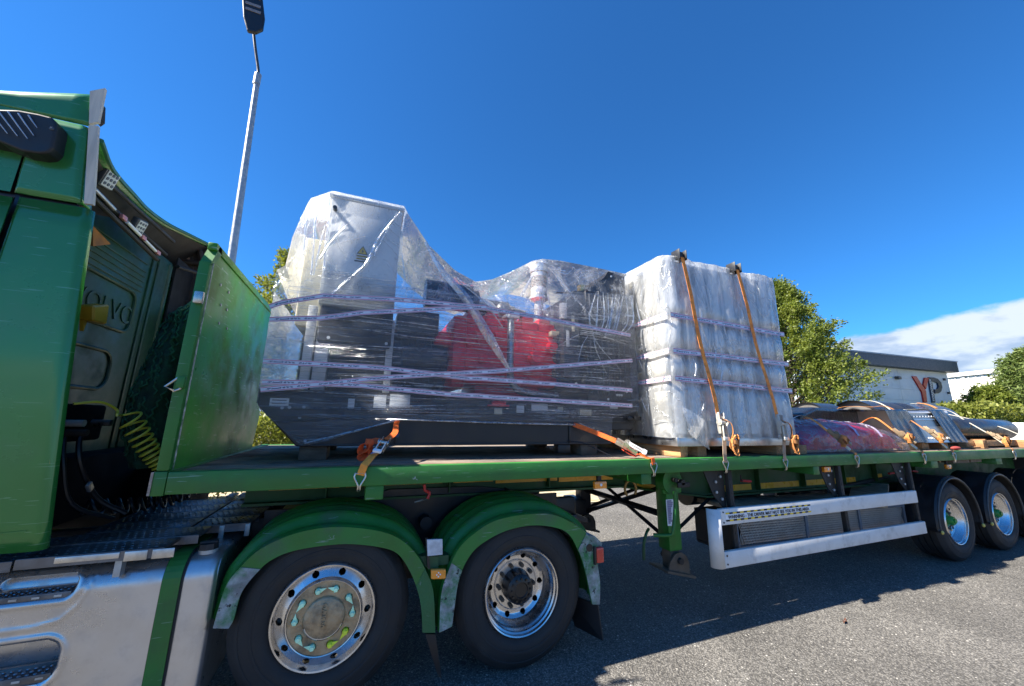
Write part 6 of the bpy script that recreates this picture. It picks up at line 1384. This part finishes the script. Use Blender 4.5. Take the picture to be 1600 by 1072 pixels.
for k in range(6):
    y = CY0+0.1+0.36*k; b = B(); b.rbox(CX0+0.03, CX0+0.078, y, y+0.26, 1.70, 3.60, 0.01); part(cr_, 'upright_panel', b, mat('warm_panel', (0.60, 0.56, 0.48), 0.5))
b = B(); b.rbox(CX0+0.02, CX1, CY0+0.02, CY1-0.02, 3.602, 3.63, 0.01); part(cr_, 'top_board', b, slab)
cf = thing('crate_wrapping', 'milky plastic wrap with printed tape around the tall crate', 'plastic film', (5.0, 1.2, 1.6))
TZ = [[(4.110,2.945),(5.879,2.913)], [(4.117,2.551),(5.852,2.538)], [(4.133,2.260),(5.878,2.211)]]
def tz_at(x, k): a_, b_ = TZ[k]; return a_[1]+(b_[1]-a_[1])*(x-a_[0])/(b_[0]-a_[0])
def cinch(x, z):
    c = 0.0
    for k in range(3): c += math.exp(-((z-tz_at(x, k))/0.07)**2)
    return min(1, c)
PERx = [(CX0, CY0), (CX1, CY0), (CX1, CY1), (CX0, CY1)]
def crate_pt(u, v):
    # u round the footprint from the near-left corner; v height, over the edge onto the top
    Lx, Ly = CX1-CX0, CY1-CY0; per = 2*(Lx+Ly); d = u*per
    if d < Lx: x, y, nx, ny, s = CX0+d, CY0, 0, -1, d
    elif d < Lx+Ly: x, y, nx, ny, s = CX1, CY0+d-Lx, 1, 0, d
    elif d < 2*Lx+Ly: x, y, nx, ny, s = CX1-(d-Lx-Ly), CY1, 0, 1, d
    else: x, y, nx, ny, s = CX0, CY1-(d-2*Lx-Ly), -1, 0, d
    z = 1.66+(3.655-1.66)*min(1, v/0.93)
    edge = min(abs(d), abs(d-Lx), abs(d-Lx-Ly), abs(d-2*Lx-Ly), abs(d-per))
    c = cinch(x, z)
    bul = 0.028*(1-c)+0.004
    if nx == 1: bul += 0.05*(1-c)*math.exp(-((d-Lx)/0.3)**2)
    if ny == -1 and x > CX1-0.35: bul += 0.02*(1-c)
    fold_ = 0.0
    if ny == -1: fold_ = 0.009*(1-0.4*c)*math.sin(2*math.pi*(x-CX0-0.06)/pitch+0.6*nz3(x*2, 0, z*2))
    wr = 0.028*nz3(s*3.0, 0, z*1.6)+0.012*abs(nz3(s*7, 4, z*2.4))
    low = max(0, (1.85-z)/0.2); wr += low*0.03*nz3(s*5, 1, 3)
    k = min(1, edge/0.06); o = (bul+fold_+wr)*(0.25+0.75*k)
    x += nx*o; y += ny*o
    z2 = z+0.012*nz3(s*2, 8, z)
    if v > 0.93:
        t = (v-0.93)/0.07; cx2, cy2 = (CX0+CX1)/2, (CY0+CY1)/2; x = x+(cx2-x)*t; y = y+(cy2-y)*t; z2 = 3.66+0.01*math.sin(3*t)
    elif z > 3.5 and nx == 0 and ny == -1 and x > CX1-0.3:
        z2 -= 0.10*((x-(CX1-0.3))/0.3)**2*((z-3.5)/0.155)
    elif z > 3.5 and nx == 1: z2 -= 0.10*((z-3.5)/0.155)*max(0, 1-(d-Lx)/1.0)
    return (x, y, z2)
b = B(); b.grid(crate_pt, 420, 130, True); part(cf, 'milky_film', b, f_crate, ang=180)
f_fold2 = film('folded_milky_film', (0.9, 0.9, 0.9), 0.5, 0.95, s=9, dist=1, rough=0.15, gl=1.2)
def fold2(pts, wds): o = fold(pts, wds, f_fold2); o.parent = cf; dlt = LOC[gf]-LOC[cf]; 
def foldc(pts, wds, axis='y'):
    P = smoothpath(pts, 5); b = B(); vs = []; L = len(P); outv = Vector((0, -1, 0)) if axis == 'y' else Vector((-1, 0, 0))
    for i, p in enumerate(P):
        w_ = interp(i/(L-1), [k/(len(wds)-1) for k in range(len(wds))], wds); d = (P[min(i+1, L-1)]-P[max(i-1, 0)]).normalized(); sdv = d.cross(outv).normalized()
        vs += [p-sdv*w_/2, p+outv*(w_*0.4+0.004), p+sdv*w_/2]
    fs = []
    for i in range(L-1): fs += [(i*3, i*3+1, i*3+4, i*3+3), (i*3+1, i*3+2, i*3+5, i*3+4)]
    b.add(vs, fs, True); return part(cf, 'film_crease', b, f_fold2)
for k in range(34):
    x = random.uniform(CX0+0.05, CX1-0.1); z = random.uniform(1.8, 3.5); a = R(random.choice((-75, -60, 65, 80, 100, 20))+random.uniform(-12, 12)); l = random.uniform(0.1, 0.32); dx, dz = math.cos(a)*l, math.sin(a)*l
    yy = CY0-0.055
    foldc([(x, yy, z), (x+dx*0.5+random.uniform(-.02, .02), yy-0.006, z+dz*0.5), (x+dx, yy, z+dz)], [0.001, random.uniform(0.006, 0.016), 0.001])
for k in range(26):
    y = random.uniform(CY0+0.05, 0.9); z = random.uniform(1.75, 3.5); a = R(random.choice((60, 75, 100, 120, -20))+random.uniform(-12, 12)); l = random.uniform(0.12, 0.4); dy, dz = math.cos(a)*l, math.sin(a)*l
    xx = CX0-0.05
    foldc([(xx, y, z), (xx-0.006, y+dy*0.5, z+dz*0.5+0.01), (xx, y+dy, z+dz)], [0.001, random.uniform(0.008, 0.02), 0.001], 'x')
tape_pale = TW*0.95
for k in range(3):
    z0_ = tz_at(CX0, k); z1_ = tz_at(CX1, k)
    tape(cf, [(CX0-0.004, CY0-0.062, z0_), (CX0+0.9, CY0-0.060, (z0_+z1_)/2+0.005), (CX1+0.0, CY0-0.055, z1_)], 0.055)
    tape(cf, [(CX0-0.062, 1.3, z0_-0.02), (CX0-0.062, 0.6, z0_-0.01), (CX0-0.055, CY0-0.05, z0_)], 0.05)
# flap of film at the lower left corner, timbers
b = B(); b.grid(lambda u, v: (CX0+0.05+0.32*u+0.05*v, CY0-0.06-0.03*math.sin(3*u+v*2), 1.98-0.28*v-0.16*u), 10, 8); part(cf, 'torn_flap', b, f_crate)
for (x0, x1, y0, y1, lab) in ((4.16, 4.52, 0.14, 2.35, 'orange timber bearer under the front edge of the crate'), (5.62, 6.16, 0.14, 2.35, 'timber bearer under the rear edge of the crate')):
    b = B(); b.rbox(x0+0.24, x1, y0, y1, 1.467, 1.573, 0.006); b.rbox(x0, x0+0.1, y0, y1, 1.467, 1.573, 0.006); b.rbox(x0+0.1, x0+0.24, y0+0.10, y1, 1.50, 1.573, 0.006)
    solo('timber_bearer', b, timber, lab, 'timber', ((x0+x1)/2, 1.2, 1.467), group='timber bearers under the crate')

# ================================================================== LOADS AT THE REAR
rb_ = thing('red_bundle', 'low bundle of dark red goods under crinkled clear film behind the crate', 'bundle', (7.4, 0.8, 1.47))
b = B()
def rbf(u, v):
    x = 6.38+2.2*u; a = math.pi*v; hx = 0.36*(math.sin(math.pi*min(1, max(0, u*1.02)))**0.22)+0.0
    y = 0.80-0.50*math.cos(a)*(1+0.04*nz3(x*3, 1, a)); z = 1.50+hx*abs(math.sin(a))**0.35*(1+0.08*nz3(x*2.5, a, 2))
    return (x, y, z)
b.grid(rbf, 50, 24); part(rb_, 'red_goods', b, redpack, ang=180)
b = B()
def rbg(u, v):
    x = 6.28+2.42*u; a = math.pi*v; hx = 0.42*(math.sin(math.pi*min(0.995, max(0.005, u)))**0.25); w_ = 1+0.05*nz3(x*4, 1, a*2)+0.025*nz3(x*11, 5, a*5)
    y = 0.80-0.57*math.cos(a)*w_; z = 1.475+hx*(abs(math.sin(a))**0.4)*w_
    return (x, y, z)
b.grid(rbg, 140, 60); part(rb_, 'clear_film', b, f_red, ang=180)
for k in range(40):
    u0 = random.uniform(0.04, 0.9); v0 = random.uniform(0.15, 0.55); pts = []
    for j in range(5):
        p = Vector(rbg(min(.98, u0+0.02*j*random.uniform(0.2, 1)), min(.6, v0+0.03*j))); pts.append(p+(p-Vector((p.x, 0.8, 1.5))).normalized()*0.008)
    P = pts; bb = B(); bb.tube(P, [0.001, 0.004, 0.006, 0.004, 0.001], 4, caps=False); part(rb_, 'film_crease', bb, f_fold)
for k in range(3):
    x = 6.9+0.55*k; pts = [Vector(rbg((x-6.28)/2.42, v))+Vector((0, -0.004, 0.006)) for v in [0.05+0.07*j for j in range(10)]]
    bb = B(); bb.ribbon(pts, (1, 0, 0), 0.045, 0.003); part(rb_, 'film_band', bb, mat('purple_white_band', (0.45, 0.38, 0.55), 0.35))
b = B(); b.rbox(6.45, 8.5, 0.35, 1.25, 1.468, 1.50, 0.005); part(rb_, 'underlay', b, timber)
# sloping galvanised hopper section with black film bands
hp_ = thing('galvanised_hopper', 'grey galvanised hopper section with rivets under bands of black film', 'machine part', (9.8, 0.9, 1.57))
HL = [(0.297,1.557),(0.383,1.911),(0.405,2.059)]; HR = [(0.286,1.589),(0.412,1.958),(0.459,2.101)]
HLz = 1.575; 
def hq(t, s):
    L = [(9.0, HL[0][0], HLz), (9.0, HL[1][0], HL[1][1]), (9.0, HL[2][0], HL[2][1])]; Rr_ = [(10.62, HR[0][0], HLz), (10.62, HR[1][0], HR[1][1]), (10.62, HR[2][0], HR[2][1])]
    k = min(1, int(s*2)); f = s*2-k; a_ = Vector(L[k]).lerp(Vector(L[k+1]), f); c2_ = Vector(Rr_[k]).lerp(Vector(Rr_[k+1]), f); return a_.lerp(c2_, t)
b = B(); vs = [hq(0, 0), hq(1, 0), hq(1, .5), hq(0, .5)]; bk_ = [v+Vector((0, 1.5, 0)) for v in vs]
b.add(vs+[hq(0, .5)+Vector((0, 0.0, 0)), hq(1, .5), hq(1, 1), hq(0, 1)], [(0, 1, 2, 3), (4, 5, 6, 7)])
b.add([hq(0, 1), hq(1, 1), hq(1, 1)+Vector((0, .9, 0)), hq(0, 1)+Vector((0, .9, 0))], [(0, 1, 2, 3)])
b.add([hq(0, 0), hq(0, .5), hq(0, 1), hq(0, 1)+Vector((0, .9, 0)), Vector((9.0, 2.0, HLz))], [(0, 1, 2, 3, 4)]); b.add([hq(1, 0), hq(1, .5), hq(1, 1), hq(1, 1)+Vector((0, .9, 0)), Vector((10.62, 2.0, HLz))], [(0, 1, 2, 3, 4)])
hob = part(hp_, 'sloping_panel', b, boxal)
bb = B()
for s_0, s_1, m_ in ((0.86, 0.98, whitep), (0.49, 0.53, alloy), (0.0, 0.06, alloy)):
    bb = B(); o_ = Vector((0, -0.015, 0.005)); bb.add([hq(0.02, s_0)+o_, hq(0.98, s_0)+o_, hq(0.98, s_1)+o_, hq(0.02, s_1)+o_]+[hq(0.02, s_0), hq(0.98, s_0), hq(0.98, s_1), hq(0.02, s_1)], [(0, 1, 2, 3), (0, 1, 5, 4), (3, 2, 6, 7)]); part(hp_, 'edge_strip', bb, m_)
for s_0 in (0.68, 0.1):
    for k in range(14):
        p = hq(0.1+0.06*k, s_0); b = B(); b.ball((p.x, p.y-0.004, p.z), 0.014, (1, 1, 1), 6); part(hp_, 'rivet', b, whitep)
for t0_, t1_ in ((-0.26, 0.17), (0.62, 0.94)):
    b = B()
    def bandf(u, v, t0_=t0_, t1_=t1_):
        if v < 0.72: p = hq(t0_+(t1_-t0_)*u, min(1, v/0.72)); return p+Vector((0.12*(v/0.72-0.3)*-1, -0.03+0.012*nz3(u*9, 2, v*2), 0.012))
        p = hq(t0_+(t1_-t0_)*u, 1.0); q = (v-0.72)/0.28; return p+Vector((-0.084, -0.03*(1-q)+0.9*q, 0.018+0.01*nz3(u*5, v*3, 1)))
    b.grid(bandf, 26, 26); part(hp_, 'black_film_band', b, f_black, ang=180)
b = B(); b.rbox(8.7, 9.06, 0.32, 0.4, 1.468, 1.57, 0.005); b.rbox(9.9, 10.1, 0.34, 1.8, 1.468, 1.57, 0.005); b.rbox(9.3, 9.5, 0.34, 1.8, 1.468, 1.57, 0.005); b.rbox(10.9, 11.3, 0.34, 1.8, 1.468, 1.50, 0.005)
solo('timber_packing', b, timber, 'rough timber packing under the grey hopper section', 'timber', (9.8, 1.0, 1.467))
b = B(); b.prism([(7.5, 1.50), (9.3, 1.50), (9.3, 2.08), (7.9, 2.10), (7.5, 1.98)], 'y', 0.95, 2.1)
bd = solo('black_duct', b, f_black, 'black film covered duct lying behind the red bundle', 'duct', (8.4, 1.5, 1.47)); mm = bd.modifiers.new('bevel', 'BEVEL'); mm.width = 0.05; mm.segments = 3
# big dark drum and smaller pipe lying along the bed
def along_x(prof, c, n=48):
    bb = B(); vs = []
    for k in range(n):
        a = 2*math.pi*k/n
        for r, x in prof: vs.append((c[0]+x, c[1]+r*math.cos(a), c[2]+r*math.sin(a)))
    P = len(prof); bb.add(vs, [(k*P+i, ((k+1) % n)*P+i, ((k+1) % n)*P+i+1, k*P+i+1) for k in range(n) for i in range(P-1)], True); return bb
ds = thing('steel_drum', 'large dark blue grey steel drum lying lengthwise on the trailer', 'drum', (11.4, 1.45, 1.5))
part(ds, 'shell', along_x([(0.40, 0.04), (0.43, 0.0), (0.43, 1.5), (0.435, 1.51), (0.43, 1.52), (0.43, 3.0), (0.36, 3.2), (0.2, 3.3), (0, 3.32)], (9.9, 1.45, 1.87)), blkduct)
part(ds, 'end_face', along_x([(0.0, 0.1), (0.385, 0.1), (0.40, 0.04)], (9.9, 1.45, 1.87)), mat('grey_end_face', (0.11, 0.10, 0.09), 0.5))
part(ds, 'end_ring', along_x([(0.24, 0.09), (0.27, 0.075), (0.29, 0.09)], (9.9, 1.45, 1.87)), blackp)
ds2 = thing('steel_drum', 'smaller dark drum end just showing left of the large drum', 'drum', (9.2, 1.75, 1.5))
part(ds2, 'shell', along_x([(0.36, 0.03), (0.38, 0.0), (0.38, 0.62), (0.0, 0.65)], (9.1, 1.8, 1.87)), blkduct)
part(ds2, 'end_face', along_x([(0.0, 0.06), (0.36, 0.05), (0.36, 0.03)], (9.1, 1.8, 1.87)), mat('grey_end_face', (0.11, 0.10, 0.09), 0.5))
pz = thing('steel_pipe', 'thick black steel pipe lying in front of the large drum', 'pipe', (12.3, 0.62, 1.5))
part(pz, 'shell', along_x([(0.0, 0.0), (0.17, 0.01), (0.19, 0.05), (0.19, 2.25), (0.17, 2.35), (0.0, 2.37)], (10.95, 0.62, 1.80)), blkduct)
b = B(); b.rbox(11.2, 11.35, 0.3, 2.2, 1.468, 1.61, 0.005); b.rbox(12.9, 13.05, 0.3, 2.2, 1.468, 1.61, 0.005); b.rbox(10.9, 13.2, 0.4, 0.5, 1.50, 1.60, 0.004); b.rbox(10.2, 10.3, 1.0, 2.0, 1.468, 1.56, 0.004)
solo('timber_packing', b, timber, 'timber bearers beneath the black pipe and the large drum', 'timber', (12.1, 1.2, 1.467))
b = B(); b.ball((9.75, 0.14, 1.50), 0.05, (2.6, .8, .6), 14); solo('red_glove', b, mat('faded_red_cloth', (0.35, 0.05, 0.04), 0.9), 'small crumpled red cloth on the bed beside the hopper', 'cloth', (9.75, 0.14, 1.467))

# ================================================================== RATCHET STRAPS
GR = 'ratchet straps holding the load down'
def hook(b, x, y, z, s=1.0):
    pts = [(x-0.032*s, y, z+0.075*s), (x-0.034*s, y-0.004, z+0.05*s), (x-0.008*s, y-0.006, z+0.0), (x-0.008*s, y+0.0, z-0.03*s), (x-0.004, y+0.02, z-0.04*s)]
    b.tube(smoothpath(pts, 3), 0.0055*s, 6); pts = [(2*x-p[0], p[1], p[2]) for p in pts]; b.tube(smoothpath(pts, 3), 0.0055*s, 6); b.tube([(x-0.036*s, y, z+0.077*s), (x+0.036*s, y, z+0.077*s)], 0.0055*s, 6); return b
def ratchet(par, p, d, s=1.0, m=zinc, up=(0, -0.5, 0.8)):
    p = Vector(p); d = Vector(d).normalized(); n_ = Vector(up); n_ = (n_-d*n_.dot(d)).normalized(); w_ = d.cross(n_).normalized()
    mt = Matrix((d, w_, n_)).transposed().to_4x4(); mt.translation = p
    b = B()
    for sy in (-1, 1): b.rbox(-0.10*s, 0.09*s, (sy*0.031-0.0025)*s, (sy*0.031+0.0025)*s, -0.012*s, 0.022*s, 0.001, mt)
    b.rbox(0.0, 0.03, -0.03, 0.03, 0.0, 0.01, 0.002, mt); r_ = part(par, 'ratchet', b, m)
    b = B(); b.cyl(mt @ Vector((0.0, -0.045*s, 0.02*s)), mt @ Vector((0.0, 0.045*s, 0.02*s)), 0.016*s, n=12)
    for sy in (-1, 1): b.cyl(mt @ Vector((0.0, sy*0.036*s, 0.02*s)), mt @ Vector((0.0, sy*0.042*s, 0.02*s)), 0.030*s, n=14)
    part(r_, 'spindle', b, m)
    b = B(); b.rbox(-0.14*s, -0.01*s, -0.028*s, -0.022*s, 0.03*s, 0.045*s, 0.002, mt); b.rbox(-0.14*s, -0.01*s, 0.022*s, 0.028*s, 0.03*s, 0.045*s, 0.002, mt); b.rbox(-0.165*s, -0.13*s, -0.034*s, 0.034*s, 0.028*s, 0.05*s, 0.006, mt); part(r_, 'handle', b, whitep if m is zinc else m); return r_
def tailroll(par, c, m, r=0.045, s=(1, 1, 1), rot=0):
    # knotted bundle of spare webbing
    c = Vector(c); mt = Matrix.Translation(c) @ Matrix.Rotation(rot, 4, 'Y') @ Matrix.Diagonal((*s, 1))
    b = B()
    for k in range(3):
        rr = r*(0.55+0.22*k); pts = [mt @ Vector((rr*math.cos(a)*0.75+0.006*k, -0.01*k+0.012*math.sin(a*2+k), rr*math.sin(a)*1.25)) for a in [2*math.pi*j/18+k for j in range(17)]]
        b.ribbon(pts, mt.to_3x3() @ Vector((0.45, 0.8, 0.4)), 0.05, 0.005)
    pts = [mt @ Vector((-r*0.75*math.cos(a), -0.035*math.sin(a)-0.006, 0.25*r)) for a in [math.pi*j/10 for j in range(11)]]; b.ribbon(pts, (0, 0, 1), 0.04, 0.006)
    return part(par, 'webbing_tail', b, m)
# 1: orange strap at the front of the generator
def P3(y, q): return (q[0], y, q[1])
s1 = thing('ratchet_strap', 'bright orange strap with loose tail hooked at the front of the generator base', 'strap', (1.15, 0, 1.38), GR)
q = [(1.147,1.390),(1.149,1.410),(1.177,1.506)]; q2 = [(1.252,1.560),(1.283,1.615),(1.313,1.643)]; q3 = [(1.379,1.691)]; top = (1.41, 0.53, 1.79)
b = B(); b.ribbon([(q[1][0], -0.012, 1.42), (q[2][0]-0.01, -0.02, 1.485), P3(0.05, [(1.216,1.542)][0]), P3(0.14, q2[0])], (1, 0, 0.1), 0.05, 0.004); part(s1, 'lower_webbing', b, mat('amber_orange_webbing', (0.85, 0.30, 0.04), 0.75, var=0.15, vs=30, bump=0.4, bs=300))
b = B(); b.ribbon(smoothpath([P3(0.2, q2[2]), P3(0.35, q3[0]), (1.395, 0.51, 1.745), top], 4), (1, 0.6, 0), 0.045, 0.004); part(s1, 'webbing', b, orange)
b = B(); hook(b, q[0][0], -0.012, 1.355, 1.0); part(s1, 'hook', b, zinc)
rr_ = P3(0.16, [(1.289,1.609)][0]); ratchet(s1, rr_, Vector(top)-Vector(P3(0.14, q2[0])), 0.9, zinc)
b = B(); tq = [(1.251,1.562),(1.175,1.536),(1.133,1.564),(1.142,1.608),(1.175,1.626),(1.196,1.590),(1.173,1.554)]
b.ribbon(smoothpath([P3(0.12, k) for k in tq], 5), (0.7, 0.6, 0.4), 0.05, 0.004); tq = [(1.161,1.636),(1.201,1.631),(1.191,1.591),(1.155,1.565),(1.132,1.539),(1.150,1.521),(1.192,1.538),(1.205,1.578)]; b.ribbon(smoothpath([P3(0.10, k) for k in tq], 5), (0.6, 0.6, 0.6), 0.05, 0.004)
tq = [(1.182,1.605),(1.211,1.632),(1.246,1.636),(1.279,1.622)]; b.ribbon(smoothpath([P3(0.17, k) for k in tq], 5), (0.1, 0.6, 0.8), 0.05, 0.004); part(s1, 'webbing_tail', b, mat('deep_orange_webbing', (0.60, 0.08, 0.012), 0.75, var=0.2, vs=30))
b = B(); lt = [(1.179,1.533),(1.232,1.577),(1.243,1.554),(1.203,1.510)]; b.prism(lt, 'y', 0.10, 0.103); part(s1, 'blue_label', b, blueweb)
b = B(); lt = [(1.382,1.705),(1.424,1.680),(1.411,1.649),(1.385,1.659)]; b.prism(lt, 'y', 0.398, 0.40); part(s1, 'navy_tag', b, mat('navy_tag', (0.03, 0.06, 0.12), 0.6))
# 2: orange strap at the rear of the generator
s2t = thing('ratchet_strap', 'red orange strap with white ratchet slanting from the rear of the generator base', 'strap', (3.67, 0, 1.38), GR)
t2 = (3.15, 0.53, 1.775); m1_ = P3(0.25, [(3.455,1.625)][0]); m2_ = P3(0.12, [(3.618,1.513)][0]); m3_ = P3(0.03, [(3.659,1.479)][0]); hk_ = [(3.672,1.358)][0]
b = B(); b.ribbon(smoothpath([t2, Vector(t2).lerp(Vector(m1_), 0.5)+Vector((0, 0, 0.005)), m1_], 4), (0.3, 0, 1), 0.045, 0.004); part(s2t, 'webbing', b, orange)
b = B(); b.ribbon(smoothpath([m2_, m3_, (hk_[0]-0.01, -0.014, 1.485), (hk_[0], -0.014, 1.425)], 5), (1, 0.2, 0.1), 0.045, 0.004); part(s2t, 'lower_webbing', b, orange)
b = B(); hook(b, hk_[0], -0.012, 1.36, 1.0); part(s2t, 'hook', b, zinc)
rat = ratchet(s2t, Vector(m1_).lerp(Vector(m2_), 0.45), Vector(m1_)-Vector(m2_), 1.15, zinc, up=(0.2, -0.6, 0.8))
b = B(); b.ribbon(smoothpath([P3(0.15, k) for k in [(3.457,1.548),(3.507,1.518),(3.581,1.493),(3.628,1.510)]], 4), (0, 1, 0.4), 0.05, 0.004); part(s2t, 'webbing_tail', b, mat('red_orange_webbing', (0.6, 0.05, 0.015), 0.75, var=0.2, vs=30))
b = B(); b.tube([(3.0, .62, 1.62), (3.2, .45, 1.6), (3.42, .25, 1.475)], 0.004, 5); part(s2t, 'cord', b, blackp)
# 3, 4: tan straps over the crate
def crate_strap(tx_, mx_, hx_, lab, kx):
    s = thing('ratchet_strap', lab, 'strap', (hx_, 0, 1.38), GR)
    yn = CY0-0.075
    b = B(); pts = [(tx_-0.02, 2.38, 1.6), (tx_-0.02, 2.40, 3.65), (tx_, 2.3, 3.70), (tx_, 1.2, 3.70), (tx_, CY0+0.02, 3.695), (tx_+0.005, yn-0.005, 3.64)]
    for k in range(1, 9): f = k/8; pts.append((tx_+(mx_-tx_)*f, yn+0.0*f-0.012*math.sin(f*9), 3.64+(1.86-3.64)*f))
    b.ribbon(pts, (1, 0, 0), 0.05, 0.004); part(s, 'webbing', b, tandirty)
    b = B(); b.rbox(tx_-0.038, tx_+0.038, CY0-0.075, CY0+0.03, 3.645, 3.71, 0.012); part(s, 'corner_protector', b, black)
    b = B(); b.rbox(tx_-0.055, tx_-0.046, CY0-0.1, CY0+0.02, 3.61, 3.73, 0.003); part(s, 'protector_flange', b, black); b = B(); b.rbox(tx_+0.046, tx_+0.055, CY0-0.1, CY0+0.02, 3.61, 3.73, 0.003); part(s, 'protector_flange', b, black)
    ratchet(s, (mx_+0.0, yn-0.02, 1.82), (mx_-hx_, 0.06, 0.7), 1.15, mat('pale_worn_ratchet', (0.6, 0.56, 0.48), 0.4, 0.5), up=(0, -1, 0))
    b = B(); b.ribbon([(mx_, yn-0.01, 1.80), (mx_+0.01, 0.02, 1.64), (hx_+0.0, -0.012, 1.50), (hx_, -0.014, 1.42)], (1, 0, 0), 0.048, 0.004); part(s, 'lower_webbing', b, mat('grey_brown_webbing', (0.36, 0.27, 0.18), 0.85, var=0.3, vs=12))
    b = B(); b.ribbon(smoothpath([(mx_+0.02, 0.02, 1.86), (mx_+0.075, -0.02, 1.82), (mx_+0.085, -0.03, 1.74), (mx_+0.06, -0.03, 1.67)], 5), (0.6, 0.6, 0.1), 0.05, 0.005); part(s, 'hanging_tail', b, tan)
    tailroll(s, (mx_+kx, -0.03, 1.605), tan, 0.075, (0.8, 1, 1.1), 0.15)
    b = B(); hook(b, hx_, -0.012, 1.36, 1.0); part(s, 'hook', b, zinc)
ch = [(4.592,1.329),(5.502,1.353)]; cmid = [(4.636,1.789),(5.568,1.836)]; ctop = [(4.308,3.564),(5.180,3.572)]
crate_strap(ctop[0][0], cmid[0][0], ch[0][0], 'brown strap with rolled tan tail over the left part of the wrapped crate', 0.07)
crate_strap(ctop[1][0], cmid[1][0], ch[1][0], 'reddish strap with knotted tan tail over the right part of the wrapped crate', 0.075)
# 5..9: straps over the low loads
def low_strap(lab, hkp, pts, m_up, m_mid, kn, kr=0.045, over=None, wdt=0.05):
    s = thing('ratchet_strap', lab, 'strap', (hkp[0], 0, 1.38), GR)
    b = B(); hook(b, hkp[0], -0.012, 1.36, 1.15); part(s, 'hook', b, zinc)
    b = B(); b.ribbon([(hkp[0], -0.014, 1.43), (hkp[0]-0.01, -0.012, 1.485), (pts[0][0]*0.15+hkp[0]*0.85, 0.03, 1.515)], (1, 0, 0), 0.05, 0.004); part(s, 'lower_webbing', b, tan)
    P = [Vector((pts[0][0]*0.15+hkp[0]*0.85, 0.03, 1.515))]+[Vector(p) for p in pts]
    b = B(); b.ribbon([P[0], P[1]], (1, 0, 0.2), wdt, 0.006); part(s, 'ratchet_arm', b, m_mid)
    ratchet(s, P[1]+Vector((0, -0.01, 0.01)), P[2]-P[0], 1.05, mat('grimy_ratchet', (0.3, 0.22, 0.14), 0.5, 0.4), up=(0, -0.6, 0.8))
    b = B(); b.ribbon(smoothpath(P[1:]+[Vector(p) for p in (over or [])], 5), (1, 0, 0), wdt, 0.004); part(s, 'webbing', b, m_up)
    tailroll(s, kn, tan, kr*1.5, (1.1, 1, 0.85), 0.9); return s
h = [(6.828,1.362),(8.384,1.359),(9.212,1.359),(11.193,1.278)]
K = [[(6.688,1.633)][0], [(8.200,1.664)][0], [(9.044,1.664)][0], [(11.225,1.600)][0]]
low_strap('orange brown strap with tan roll over the red bundle', h[0], [P3(0.13, [(6.709,1.676)][0]), P3(0.27, [(6.557,1.888)][0])], tandirty, paleweb, (K[0][0], 0.04, K[0][1]), over=[(6.62, 0.55, 1.945), (6.62, 1.0, 1.93), (6.62, 1.35, 1.6)])
low_strap('strap with tan roll crossing the black film band left of the hopper', h[1], [P3(0.13, [(8.209,1.695)][0]), P3(0.32, [(8.183,1.916)][0])], tandirty, paleweb, (K[1][0], 0.04, K[1][1]), over=[(8.36, 0.50, 1.93), (8.38, 0.62, 1.86)])
low_strap('long thin brown strap with tan roll slanting over the grey hopper', h[2], [P3(0.13, [(9.036,1.734)][0]), P3(0.35, [(9.175,1.904)][0]), P3(0.55, [(9.051,2.124)][0])], tan, paleweb, (K[2][0], 0.04, K[2][1]), over=[(9.02, 0.75, 2.13), (9.02, 1.2, 2.13), (9.02, 1.4, 1.9)], wdt=0.045)
low_strap('long pale strap slanting over the right end of the hopper to a knotted roll', h[3], [P3(0.2, [(11.307,1.677)][0]), P3(0.5, [(11.398,1.937)][0]), P3(0.72, [(11.375,2.137)][0])], paleweb, paleweb, (K[3][0], 0.06, K[3][1]), kr=0.06, over=[(10.5, 0.9, 2.13), (10.5, 1.0, 2.12)])
s9 = thing('ratchet_strap', 'wide pale and orange strap arched over the top of the large drum', 'strap', (12.6, 0.0, 1.5), GR)
arc = [(12.2, 1.45+0.445*math.sin(a), 1.87+0.445*math.cos(a)) for a in [R(70-12*k) for k in range(14)]]
arc = [(12.2, 1.45-0.445*math.sin(a), 1.87+0.445*math.cos(a)) for a in [R(-60+13*k) for k in range(10)]]
b = B(); b.ribbon(smoothpath([(12.2, 2.42, 1.5)]+arc+[(12.3, 0.7, 1.98), (12.45, 0.35, 1.80), (12.6, 0.03, 1.5), (12.6, -0.012, 1.42)], 3), (1, 0, 0), 0.06, 0.005); part(s9, 'webbing', b, paleweb)
b = B(); b.ribbon(smoothpath([Vector(p)+Vector((0, -0.01, 0.012)) for p in arc[5:9]], 4), (1, 0, 0), 0.09, 0.012); part(s9, 'orange_sleeve', b, tan); b = B(); hook(b, 12.6, -0.012, 1.36); part(s9, 'hook', b, zinc)
s10 = thing('ratchet_strap', 'pale strap arched over the left end of the large drum', 'strap', (10.6, 0.9, 1.5), GR)
arc = [(10.35, 1.45-0.445*math.sin(a), 1.87+0.445*math.cos(a)) for a in [R(-60+13*k) for k in range(12)]]
b = B(); b.ribbon(smoothpath([(10.35, 2.42, 1.5)]+arc+[(10.4, 0.95, 1.6)], 3), (1, 0, 0), 0.055, 0.005); part(s10, 'webbing', b, paleweb)
